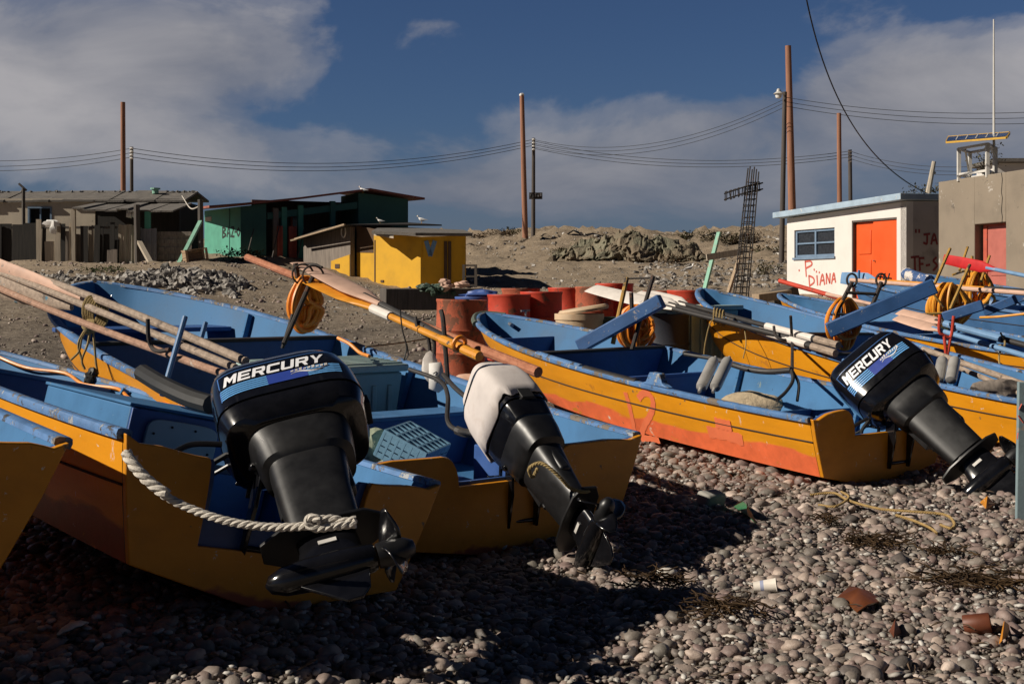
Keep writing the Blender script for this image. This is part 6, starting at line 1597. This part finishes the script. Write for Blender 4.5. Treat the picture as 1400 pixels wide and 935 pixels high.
for px, d, mt, lab in ((696, 16.6, 'drum_red', 'red drum seen right above the bow cleat'), (740, 17.0, 'drum_red', 'bright red drum left of the cream tub'), (712, 18.6, 'drum_rust', 'rusty drum standing behind two red drums'), (776, 18.4, 'drum_red', 'dull red drum behind the cream tub lid'), (812, 18.2, 'drum_rust', 'rust brown drum between cream tub and white oar blade'), (840, 18.8, 'drum_red', 'red drum partly under the white oar blade'),
                       (940, 17.6, 'drum_red', 'red drum left of the deep blue bow'), (905, 18.4, 'drum_rust', 'rusty drum half hidden behind the white oar blade')):
    drum(px, d, mt, lab)
drum(908, 13.9, 'drum_black', 'black drum behind the board of the skiff numbered 12', .28, .84)
def tub(px, d, r0, r1, h, mat, label, lid=None, dz=0):
    rt = empty('tub', PG(px, d, dz), None, label, 'tub')
    mb = MB(); mb.lathe([(r0, 0), (r1, h*.9), (r1*1.04, h*.9), (r1*1.04, h), (r1*.95, h), (r1*.9, h*.5)], 32, cap1=False); mb.build('tub_body', mat, rt)
    if lid:
        T = Matrix.Translation((.05, 0, h+.05)) @ Matrix.Rotation(R(-9), 4, 'Y'); mb = MB(); mb.lathe([(r1*1.06, -.03), (r1*1.08, 0), (r1*1.0, .025), (.02, .03)], 32, T); mb.build('lid', lid, rt)
tub(792, 14.6, .22, .28, .70, 'bucket', 'cream plastic tub with tilted lid among the red drums', 'bucket', .06)
tub(838, 14.8, .22, .26, .68, 'mottle', 'mottled dark green tub right of the cream tub', None, .02)
rt = empty('storage_bin', PG(952, 14.3), Matrix.Rotation(R(25), 3, 'Z'), 'pale teal bin standing on the beach left of the deep blue bow', 'bin')
mb = MB(); mb.loft([[Vector((x*k, y*k*.8, z)) for x, y in ((-.38, -.38), (.38, -.38), (.38, .38), (-.38, .38))] for z, k in ((0, .88), (.84, 1))]); bd_ = mb.build('bin_body', 'teal', rt, bevel=.03)
for i in range(-2, 3): mb = MB(); mb.box((i*.13, -.30, .42), (.04, .05, .7)); mb.build('moulded_rib', 'teal', bd_, bevel=.008)
mb = MB(); mb.box((0, 0, .86), (.84, .68, .05)); mb.build('rim', 'teal_lid', rt, bevel=.012)
mb = MB(); mb.blob(PG(640, 12.2, .12), (.20, .16, .15), 3, .15, 3); single('buoy', mb, 'oar_pink', 'faded pink float lying at the foot of the rusted drum', 'float')
for (x, y, w, lab) in ((652, 401, .1, 'blue tarp folded on the drum behind the rusted one'),):
    mb = MB(); mb.blob(P(657, 403, 16.9), (.26, .2, .06), 5, .3, 3); single('tarp', mb, 'drum_blue', lab, 'tarp')

# ---- utility poles, wires, lamp, rebar column
def upole(xy0, xy1, d, r0, r1, mat, label, foot=1.0):
    top = P(*xy1, d); bot = P(*xy0, d); e = (bot-top).normalized(); gzz = g(bot.x, bot.y)
    k = (bot.z-gzz)/(-e.z) if e.z else 0; bot = bot+e*(k+.4)
    mb = MB(); n = 12; mb.tube([bot.lerp(top, i/n) for i in range(n+1)], [r0+(r1-r0)*i/n for i in range(n+1)], 12)
    return single('utility_pole', mb, mat, label, 'pole', 'poles on the skyline'), bot, top
upole((168.5, 262), (168, 140), 58, .13, .11, 'pole_wood', 'reddish pole rising behind the beige shack')
o1, _, _ = upole((180, 262), (180, 201), 60, .10, .08, 'pole_dark', 'short dark pole beside the reddish one behind the beige shack')
upole((718, 318), (713.5, 131), 67, .16, .12, 'pole_wood', 'tall reddish pole on the ridge with a bird white top')
o2, _, _ = upole((729, 317), (729.5, 189), 68, .12, .09, 'pole_dark', 'dark pole with a small sign board on the ridge')
upole((1084, 330), (1077.5, 63), 58, .20, .14, 'pole_wood', 'tallest reddish pole behind the white house')
o3, _, _ = upole((1069, 330), (1073, 126), 57, .13, .10, 'pole_dark', 'dark leaning pole with a street lamp beside the tallest pole')
upole((1148, 300), (1147, 155), 56, .12, .10, 'pole_wood', 'thin reddish pole rising behind the roof of the white house')
o4, _, _ = upole((1163, 300), (1162, 205), 58, .10, .09, 'pole_dark', 'short dark pole rising behind the roof of the white house')
for o, (px, py, d) in ((o1, (180, 203, 59.8)), (o2, (729.5, 191, 67.8)), (o4, (1162, 207, 57.8))):
    mb = MB()
    for k in range(4): c = P(px, py+k*4.5, d); mb.blob(c, (.10, .06, .05), k, .05, 2)
    mb.build('insulators', 'gull_white', o, True)
mb = MB(); mb.blob(P(713.5, 130, 67), (.14, .14, .1), 1, .2, 2); single('bird', mb, 'gull_white', 'small white bird perched on the top of the ridge pole', 'bird')
mb = MB(); mb.box(P(732.5, 268, 67.5), (.72, .05, .36)); o = single('sign', mb, 'iron', 'small dark sign board on the dark ridge pole', 'sign')
mb = MB()
for k in range(5): mb.box(P(725+k*3.6, 266.5+(k % 2)*1.5, 67.45), (.07, .02, .10+.05*(k % 3)))
mb.build('worn_letters', 'tin', o, True)
def lamp():
    c = P(1064.5, 127, 56.6); rt = empty('street_lamp', P(1072, 132, 56.8), None, 'street lamp with white glass bell on the dark leaning pole', 'street lamp')
    mb = MB(); mb.tube(spline([P(1072, 131, 56.9), P(1069, 127, 56.8), P(1065, 124, 56.6)], 5), .035, 8); mb.build('arm', 'steel', rt, True)
    mb = MB(); mb.lathe([(.05, .18), (.08, .14), (.10, .05), (.20, -.02), (.24, -.06), (.05, -.06)], 20, Matrix.Translation(c)); mb.build('hood', 'silver', rt, True)
    mb = MB(); mb.lathe([(.15, -.06), (.15, -.14), (.12, -.24), (.04, -.27)], 20, Matrix.Translation(c)); mb.build('glass_bell', 'gull_white', rt, True)
lamp()
def wire(p0, p1, sag, r, label):
    a, b = Vector(p0), Vector(p1); mb = MB(); n = 28
    mb.tube([a.lerp(b, i/n)-UZ*sag*4*(i/n)*(1-i/n) for i in range(n+1)], r, 5)
    single('power_line', mb, 'wire', label, 'wire', 'power lines between the poles')
M['wire'] = flat('dark_wire', (.025, .028, .035), .7)
for k, nm in enumerate(('topmost', 'middle', 'lowest')):
    y = (203, 209, 215)[k]
    wire(P(-60, (219, 227, 233)[k], 62), P(180, y, 60), .25, .014, f'{nm} of three power lines left of the beige shack poles')
    wire(P(180, y, 60), P(729, (191, 195, 199)[k], 68), 1.0, .015, f'{nm} of three power lines from the shack poles to the ridge')
    wire(P(729, (191, 196, 201)[k], 68), P(1072, (136, 141, 147)[k], 57), 1.15, .013, f'{nm} of three power lines climbing from the ridge to the lamp pole')
    wire(P(729, (193, 198, 203)[k], 68), P(1162, (207, 211, 215)[k], 58), .72, .014, f'{nm} of three power lines from the ridge to the short pole by the house')
    wire(P(1072, (133, 139, 145)[k], 57), P(1470, (150, 158, 166)[k], 52), .40, .013, f'{nm} of three power lines leaving the lamp pole to the right')
    wire(P(1162, (207, 212, 217)[k], 58), P(1330, (228, 234, 239)[k], 50), .25, .011, f'{nm} of three power lines from the short pole to the concrete roof')
a_ = P(1098, -25, 26); b_ = P(1268, 265, 34); mb = MB()
n = 30; mb.tube([a_.lerp(b_, i/n)-UZ*1.15*4*(i/n)*(1-i/n)*.5-Vector((.55, 0, 0))*4*(i/n)*(1-i/n)*.9 for i in range(n+1)], .016, 6); single('cable', mb, 'rubber', 'thick black cable sweeping down from the top of the photo to the white house', 'cable')
mb = MB(); mb.tube([P(1268, 275, 36), P(1270, 258, 36), P(1277, 221, 36)], [.09, .08, .06], 8); mb.tube([P(1272, 240, 36), P(1279, 236, 36)], .04, 6); single('stump_post', mb, 'bright_board', 'crooked pale post behind the right end of the house roof', 'post')
def rebar():
    d = 28.5; rt = empty('rebar_column', PG(1012, d), None, 'rusty reinforcing bar column, its bent crosspiece sticking out to the left', 'rebar column')
    for dx, dy in ((-.13, -.13), (.13, -.13), (.13, .13), (-.13, .13), (0, -.13), (.0, .13)):
        mb = MB(); b0 = PG(1010, d)+Vector((dx*1.2, dy, -.2)); t0 = P(1030, 231+random.uniform(-3, 6), d)+Vector((dx*.75, dy, 0)); mb.tube([b0, b0.lerp(t0, .5), t0], .016, 6); mb.build('bar', 'iron', rt, True)
    b0, t0 = PG(1010, d), P(1030, 236, d); n = 22
    for i in range(n):
        c = b0.lerp(t0, .02+i/n*.95); s = .16-.05*i/n; mb = MB(); q = [c+Vector((x*s, y*s, random.uniform(-.02, .02))) for x, y in ((-1, -1), (1, -1), (1, 1), (-1, 1), (-1, -1))]; mb.tube(q, .010, 5); mb.build('stirrup', 'iron', rt, True)
    for dz, dy in ((0, -.1), (.14, -.1), (0, .1), (.14, .1)):
        mb = MB(); mb.tube([P(1042, 259, d)+Vector((0, dy, dz)), P(1018, 264, d)+Vector((0, dy, dz)), P(991, 273, d)+Vector((0, dy, dz))], .018, 6); mb.build('cross_bar', 'iron', rt, True)
    for i in range(9):
        c = P(993+i*5.6, 271-i*1.6, d)+UZ*.05; mb = MB(); mb.tube([c+Vector((random.uniform(-.02, .02), y*.11, z*.10)) for y, z in ((-1, -1), (1, -1), (1, 1), (-1, 1), (-1, -1))], .012, 5); mb.build('cross_stirrup', 'iron', rt, True)
rebar()
mb = MB(); mb.beam(PG(957, 31, -.1), P(983, 318, 31.6), .10, .07); single('stake', mb, 'mint', 'pale green stake leaning left of the rebar column', 'stake')
mb = MB(); mb.beam(P(966, 352, 31.2), P(1016, 344, 31.4), .06, .16); single('plank', mb, 'bright_board', 'weathered plank propped level between green stake and rebar column', 'plank')
mb = MB(); mb.beam(PG(990, 31.5, -.1), P(1010, 356, 31.8), .09, .07); single('prop', mb, 'plank_tan', 'brown prop slanting below the level weathered plank', 'plank')
mb = MB(); mb.beam(P(1033, 408, 27), P(1078, 402, 27.4), .25, .18); single('timber', mb, 'plank_tan', 'pale timber baulk lying below the corner of the white house', 'timber', bevel=.01)
mb = MB(); mb.beam(PG(1052, 29, .12), PG(1082, 29.4, .35), .5, .35); single('broken_box', mb, 'dark_board', 'broken dark box beside the left corner of the white house', 'box', bevel=.02)
# ------------------------------------------------------------------ hillside: outcrop, rubble, scrub
def rock_mat():
    m, nt = new_mat('greenish_rock'); tc = nt.n('ShaderNodeTexCoord'); v = (tc, 'Object')
    mp = nt.n('ShaderNodeMapping', Vector=v, Scale=(1, 1, .35), Rotation=(0, .35, 0))
    n1 = noise(nt, (mp, 0), 1.4, 9, .72, .6); n2 = noise(nt, v, .5, 5)
    col = nt.ramp(n1, (.32, (.085, .085, .06)), (.5, (.20, .19, .135)), (.7, (.34, .315, .23)))
    f = nt.ramp(n2, (.44, 0), (.56, .85)); col = nt.mix(f, col, (.24, .185, .13))
    finish(nt, col, .95, n1, .9, .25, spec=.15); return m
M['rock'] = rock_mat()
def outcrop():
    d0 = 57.0; nx, nz = 220, 80; x0, x1 = P(735, 0, d0).x, P(985, 0, d0).x; vs = []
    for j in range(nz):
        for i in range(nx):
            u = i/(nx-1); v = j/(nz-1); x = x0+(x1-x0)*u
            top = float(np.interp(u, [0, .10, .25, .42, .55, .68, .82, .93, 1], [0, .4, .85, 1.2, 1.35, 1.25, 1.0, .45, 0]))
            wav = mnoise.noise(Vector((x*.45, 2.2, 0)))
            y = d0+.9*wav+v*6.5; gzv = g(x, y); base = g(x, d0)
            step = v*6.5
            face = min(1, (step/1.7))**.75
            fade = 1 if v < .4 else max(0, 1-(v-.4)/.6)**1.3
            q = Vector((x, y*.7, face*2.2))
            k1 = mnoise.fractal(q*1.1, .75, 2.1, 8); k2 = mnoise.hetero_terrain(q*1.7+Vector((5, 1, 2)), .8, 2.1, 6, .6)
            cr = 1-abs(mnoise.noise(Vector((x*1.5+face*1.1, face*1.2, 4))))*2.2
            edge = min(1, u*8, (1-u)*8)
            h = top*face*fade+edge*(.30*k1+.14*(k2-1)-.20*max(0, cr-.5))*fade*min(1, step/.5)
            yy = y+edge*(.9*k1+.32*max(0, cr-.4))*(1-min(1, step/4))
            vs.append((x+.2*k1*edge, yy, max(base, gzv*.0+base)+h if v < .98 else gzv-.3))
    for n_, (x, y, z) in enumerate(vs):
        gg = g(x, y); u = (n_ % nx)/(nx-1)
        if (n_//nx) > nz*.5 or u < .02 or u > .98: vs[n_] = (x, y, max(z, gg-.25) if .02 < u < .98 else gg-.3)
    fs = [(j*nx+i, j*nx+i+1, (j+1)*nx+i+1, (j+1)*nx+i) for j in range(nz-1) for i in range(nx-1)]
    me = bpy.data.meshes.new('rock_outcrop'); me.from_pydata(vs, [], fs); me.materials.append(M['rock'])
    me.polygons.foreach_set('use_smooth', [True]*len(fs)); me.set_sharp_from_angle(angle=R(24))
    o = bpy.data.objects.new('rock_outcrop', me); COL.objects.link(o); o['kind'] = 'structure'
outcrop()
def rubble():
    rng = np.random.default_rng(21)
    def field(name, lab, n, fx, smin, smax, mat='rubble', seed=0, t=(0, 1), sub=1, flatn=(.5, .9), up=0):
        x, y = fx(rng, n); z = G(x, y)+up
        o = scatter(name, np.stack([x, y, z], -1), smin*(smax/smin)**(rng.random(n)**2.2), mat, seed, sub, True, flatn, tones=rng.uniform(*t, n)); tag(o, lab, 'rubble')
    def px_box(x0, x1, d0, d1):
        def f(r, n):
            d = r.uniform(d0, d1, n); return (r.uniform(x0, x1, n)-CX)/F*d, d
        return f
    field('ridge_stones', 'pale stones and shell scattered along the ridge', 1500, px_box(630, 1080, 61, 78), .03, .15, seed=5, t=(.2, 1))
    field('slope_stones', 'stones strewn down the dirt slope', 900, px_box(640, 1080, 38, 62), .02, .09, seed=6)
    field('scree', 'broken stones below the outcrop by the rebar column', 1300, px_box(870, 1078, 43, 58), .03, .15, seed=7, t=(0, .8))
    field('dirt_stones', 'stones on the dirt before the huts', 900, px_box(-30, 560, 24, 42), .015, .07, seed=9)
    # rubble heap before the shack
    n = 620; d = rng.normal(31.5, .9, n); pxs = np.concatenate([rng.normal(262, 32, n//2), rng.uniform(175, 330, n-n//2)])
    x = (pxs-CX)/F*d; hgt = np.exp(-((pxs-258)/50)**2)*.28*np.exp(-((d-31.5)/1.2)**2)
    z = G(x, d)+hgt*rng.random(n)
    o = scatter('rubble_heap', np.stack([x, d, z], -1), rng.uniform(.045, .15, n), 'rubble', 12, 2, True, (.6, .95), tones=rng.uniform(.0, .7, n)); tag(o, 'heap of grey broken rubble below the wooden crate', 'rubble')
    n = 500; d = rng.normal(31, .8, n); x = (rng.uniform(-20, 200, n)-CX)/F*d
    o = scatter('rubble_row', np.stack([x, d, G(x, d)], -1), rng.uniform(.025, .10, n), 'rubble', 13, 1, True, (.6, .95), tones=rng.uniform(0, .8, n)); tag(o, 'low row of grey rubble in front of the driftwood fence', 'rubble')
rubble()
def leaf_mat(name, a, b):
    m, nt = new_mat(name); tc = nt.n('ShaderNodeTexCoord'); n1 = noise(nt, (tc, 'Object'), 3, 5)
    finish(nt, nt.ramp(n1, (.3, a), (.7, b)), .85, None, spec=.2); return m
M['leaf_green'] = leaf_mat('scrub_leaf_green', (.035, .055, .018), (.085, .10, .035))
M['leaf_olive'] = leaf_mat('scrub_leaf_olive', (.05, .048, .025), (.12, .105, .055))
M['leaf_brown'] = leaf_mat('dry_scrub_brown', (.06, .042, .026), (.15, .10, .06))
M['kelp'] = leaf_mat('dried_kelp', (.022, .013, .008), (.085, .05, .022))
def clump(name, c, rad, n, size, mat, label, cat, seed=0, group=None, droop=.3):
    """shrub: many leaf sized faces in uneven tufts plus a few twigs"""
    rng = random.Random(seed); rt = empty(name, c, None, label, cat, group)
    mb = MB(); tufts = [Vector((rng.uniform(-1, 1)*rad[0]*.75, rng.uniform(-1, 1)*rad[1]*.75, rng.uniform(.1, .8)*rad[2])) for _ in range(10)]
    for i in range(n):
        t = rng.choice(tufts); q = t+Vector((rng.gauss(0, .28)*rad[0], rng.gauss(0, .28)*rad[1], rng.gauss(0, .25)*rad[2]))
        q.z = max(.01, q.z); a = Vector((rng.uniform(-1, 1), rng.uniform(-1, 1), rng.uniform(-.3, 1))).normalized(); s = size*rng.uniform(.6, 1.5)
        b_, c_ = frame(a); q += Vector(c)
        mb.add([q, q+a*s*.5+b_*s*.28, q+a*s, q+a*s*.5-b_*s*.28], [(0, 1, 2, 3)])
    mb.build('leaves', mat, rt, True, smooth=0)
    mb = MB()
    for t in tufts: mb.tube([Vector(c)-UZ*.05, Vector(c)+t*.5+UZ*.05, Vector(c)+t], [.03*rad[2], .02*rad[2], .01*rad[2]], 5)
    mb.build('twigs', 'dark_board', rt, True)
SH = 'scrub bushes on the ridge'
for i, (px, d, up, rad, n, sz, mt, lab) in enumerate((
        (806, 60, .25, (.75, .6, .45), 900, .13, 'leaf_green', 'green bush at the left shoulder of the outcrop'), (838, 60, .55, (.95, .7, .35), 800, .13, 'leaf_brown', 'reddish brown scrub on the crest of the outcrop, left part'), (868, 60, .55, (1.1, .7, .34), 900, .13, 'leaf_brown', 'reddish brown scrub on the crest of the outcrop, right part'),
        (776, 59.5, .0, (.7, .6, .35), 500, .12, 'leaf_olive', 'olive scrub below the green bush on the outcrop'), (680, 70, .0, (.8, .6, .32), 400, .12, 'leaf_brown', 'low brown scrub on the bare ridge left of the tall reddish pole'), (704, 70, .0, (.7, .6, .34), 400, .12, 'leaf_olive', 'low olive scrub at the foot of the tall reddish pole'), (652, 68, .0, (.7, .5, .25), 300, .12, 'leaf_brown', 'low brown scrub at the left end of the ridge, above the yellow hut'),
        (948, 68, .0, (.9, .6, .4), 500, .13, 'leaf_olive', 'olive scrub on the ridge left of the rebar column'), (985, 66, .0, (1.1, .7, .55), 900, .13, 'leaf_olive', 'large olive scrub on the ridge touching the rebar column'), (1012, 66, .0, (1.1, .7, .6), 900, .13, 'leaf_brown', 'brown scrub on the ridge behind the rebar column'), (1043, 62, -.3, (.8, .6, .5), 500, .13, 'leaf_olive', 'olive scrub between the rebar column and the white house'),
        (925, 56, .1, (.7, .6, .35), 400, .11, 'leaf_brown', 'brown scrub on the slope right of the outcrop'), (1052, 50, .0, (.45, .4, .5), 350, .1, 'leaf_olive', 'dark scrub low on the slope by the white house'), (330, 44, .0, (.8, .5, .35), 500, .1, 'leaf_olive', 'weeds at the foot of the green hut'), (145, 33, .0, (.75, .4, .14), 500, .06, 'leaf_green', 'green weeds left of the grey rubble heap'), (1262, 37, 2.9, (.5, .4, .35), 300, .09, 'leaf_olive', 'dry bush above the right end of the house roof'), (1345, 36, 3.55, (.5, .4, .8), 300, .08, 'leaf_olive', 'thin bush seen through the solar panel stand'))):
    b_ = PG(px, d, up); 
    if up > 2: b_.z = EYE+up-.2
    clump('bush', b_, rad, n, sz, mt, lab, 'bush', i, SH if 4 <= i <= 10 else None)

# ------------------------------------------------------------------ litter on the pebbles
def on(px, py, up=.03):
    """pebble surface point seen at a photo pixel"""
    d = 4.0
    for _ in range(60):
        p = P(px, py, d); e = p.z-(g(p.x, p.y)+up)
        d += e*.9/((py-HY)/F+.02)*.5
    return P(px, py, d)
def shard(pts, th, bend, mat, name, label, cat):
    c = sum((on(*p) for p in pts), Vector())/len(pts); mb = MB(); top = []
    for i, p in enumerate(pts):
        q = on(*p, .035); q.z += bend*(.6 if i % 3 == 1 else -.2); top.append(q)
    n = len(pts); cc = c+UZ*(.035+bend*.45)
    vs = top+[cc]+[p-UZ*th for p in top]+[cc-UZ*th]; fs = [(i, (i+1) % n, n) for i in range(n)]+[((i+1) % n+n+1, i+n+1, 2*n+1) for i in range(n)]+[(i, i+n+1, (i+1) % n+n+1, (i+1) % n) for i in range(n)]
    mb.add(vs, fs); single(name, mb, mat, label, cat, smooth=50)
M['brown_leather'] = flat('wet_brown_hide', (.12, .036, .009), .35, .3)
M['brown_can'] = flat('rusty_brown_tin', (.13, .038, .017), .5, .3)
M['orange_scrap'] = flat('orange_plastic', (.62, .24, .02), .5)
M['paper_cup'] = flat('dirty_paper_cup', (.72, .66, .58), .8); M['cup_print'] = flat('faded_blue_print', (.33, .36, .5), .8)
M['green_scrap'] = flat('green_plastic', (.03, .16, .07), .5); M['grey_block'] = paint('grey_concrete_block', (.33, .32, .29), .2, 9, .9)
M['shell'] = flat('shell_white', (.62, .57, .5), .6)
shard([(1143, 815), (1162, 806), (1190, 806), (1208, 818), (1186, 832), (1172, 834), (1160, 822)], .006, .03, 'brown_leather', 'hide_scrap', 'wet brown curled scrap of hide on the pebbles', 'scrap')
shard([(1366, 876), (1372, 856), (1380, 852), (1378, 866), (1370, 880)], .005, .03, 'orange_scrap', 'plastic_scrap', 'orange plastic scrap standing on the pebbles near the right edge', 'scrap')
shard([(1340, 685), (1352, 683), (1360, 688), (1348, 693)], .006, .02, 'orange_scrap', 'plastic_scrap', 'flat yellow orange scrap below the tilted motor propeller', 'scrap')
shard([(1003, 690), (1014, 688), (1030, 703), (1036, 716), (1022, 708)], .005, .03, 'green_scrap', 'plastic_scrap', 'torn green plastic strip on the pebbles beside the grey block', 'scrap')
shard([(1216, 860), (1226, 855), (1232, 862), (1222, 868)], .005, .02, 'brown_can', 'plastic_scrap', 'small rusty scrap between the hide scrap and the tin', 'scrap')
mb = MB(); c = on(1336, 853, .04); T = Matrix.Translation(c) @ Matrix.Rotation(R(78), 4, 'Y') @ Matrix.Rotation(R(20), 4, 'X'); mb.lathe([(.038, -.05), (.040, -.047), (.040, .047), (.038, .05), (.034, .044), (.034, -.04)], 20, T); single('tin_can', mb, 'brown_can', 'rusty brown tin lying on the pebbles near the right edge', 'tin')
def cup():
    c = on(1046, 801, .045); rt = empty('paper_cup', c, None, 'crushed white paper cup lying on the pebbles', 'cup')
    T = Matrix.Translation(c) @ Matrix.Rotation(R(82), 4, 'Y') @ Matrix.Rotation(R(12), 4, 'X') @ Matrix.Diagonal((.75, 1, 1, 1))
    mb = MB(); mb.lathe([(.030, -.05), (.041, .048), (.043, .05), (.040, .052), (.029, -.044)], 22, T, cap1=True); mb.build('cup_wall', 'paper_cup', rt, True)
    mb = MB(); mb.lathe([(.0337, -.02), (.0366, .012)], 22, T, cap0=False, cap1=False); mb.build('printed_band', 'cup_print', rt, True)
cup()
mb = MB(); c = on(971, 690, .02); mb.box((0, 0, .03), (.16, .11, .11), Matrix.Translation(c) @ Matrix.Rotation(R(35), 4, 'Z') @ Matrix.Rotation(R(12), 4, 'X')); single('block', mb, 'grey_block', 'pale grey block lying among the pebbles behind the hooded motor', 'block', bevel=.02)
rope(densify([on(1108, 676, .05), on(1140, 674, .06), on(1160, 684, .06), on(1200, 695, .06), on(1245, 699, .07), on(1290, 703, .07), on(1304, 714, .06), on(1300, 722, .06), on(1282, 716, .06)], .03), .008, 'rope_yellow', 'yellowish rope snaking over the pebbles below the steeply tilted motor')
rope(densify([on(1225, 704, .07), on(1250, 712, .06), on(1272, 722, .06), on(1282, 730, .05)], .03), .008, 'rope_yellow', 'short yellowish rope end branching off on the pebbles')
rope(densify([on(1150, 672, .06), on(1160, 680, .07), on(1142, 692, .06), on(1118, 690, .05)], .03), .0075, 'rope_yellow', 'small yellowish rope bight at the foot of the shaded stern')
def kelp(px, py, w, n, seed, label):
    rng = random.Random(seed); mb = MB(); c = on(px, py)
    for i in range(n):
        a = rng.uniform(0, 6.28); p = c+Vector((rng.gauss(0, w*.22), rng.gauss(0, w*.16), .03)); ps = [p]
        for k in range(5): a += rng.uniform(-1.2, 1.2); p = p+Vector((math.cos(a)*w*.09, math.sin(a)*w*.09, rng.uniform(-.014, .015))); ps.append(Vector((p.x, p.y, max(p.z, g(p.x, p.y)+.025))))
        mb.tube(ps, [.002, .0035, .004, .0035, .0025, .001], 4)
    single('kelp', mb, 'kelp', label, 'kelp', 'clumps of dried kelp on the pebbles')
for i, (px, py, w, n, lab) in enumerate(((1195, 745, .34, 70, 'dark kelp clump below the yellowish rope'), (1335, 800, .42, 90, 'large dark kelp clump right of the hide scrap'), (985, 835, .34, 60, 'dark kelp clump left of the paper cup in half shade'), (1290, 760, .22, 36, 'small dark kelp clump above the large one'), (900, 800, .3, 50, 'dark kelp clump in the shadow right of the hooded motor'), (1130, 715, .2, 30, 'small kelp clump at the left of the yellowish rope'))):
    kelp(px, py, w, n, i, lab)
for i, (px, py, s, lab) in enumerate(((912, 782, .05, 'pale shell fragment in the shadow right of the hooded motor'), (1105, 740, .035, 'white shell half way between the grey block and the kelp'), (1188, 900, .045, 'clear white shell near the bottom edge right of centre'), (1000, 872, .035, 'white shell below the paper cup'), (1310, 660+60, .03, 'small white shell beside the yellowish rope end'), (100, 860, .07, 'long pale shell in the deep shadow at bottom left'))):
    mb = MB(); c = on(px, py, .04); T = Matrix.Translation(c) @ Matrix.Rotation(R(i*50), 4, 'Z') @ Matrix.Rotation(R(25), 4, 'X')
    n = 16; rim = [Vector((s*math.cos(2*math.pi*k/n), .6*s*math.sin(2*math.pi*k/n), .004*(k % 2))) for k in range(n)]; mid = [Vector((p.x*.6, p.y*.6, s*.28)) for p in rim]
    vs = rim+mid+[Vector((0, 0, s*.38))]; fs = [(k, (k+1) % n, (k+1) % n+n, k+n) for k in range(n)]+[(k+n, (k+1) % n+n, 2*n) for k in range(n)]
    mb.add(vs, fs, 0, T); o = single('shell', mb, 'shell', lab, 'shell', 'white shells on the pebbles', smooth=80); o.modifiers.new('solid', 'SOLIDIFY').thickness = .003
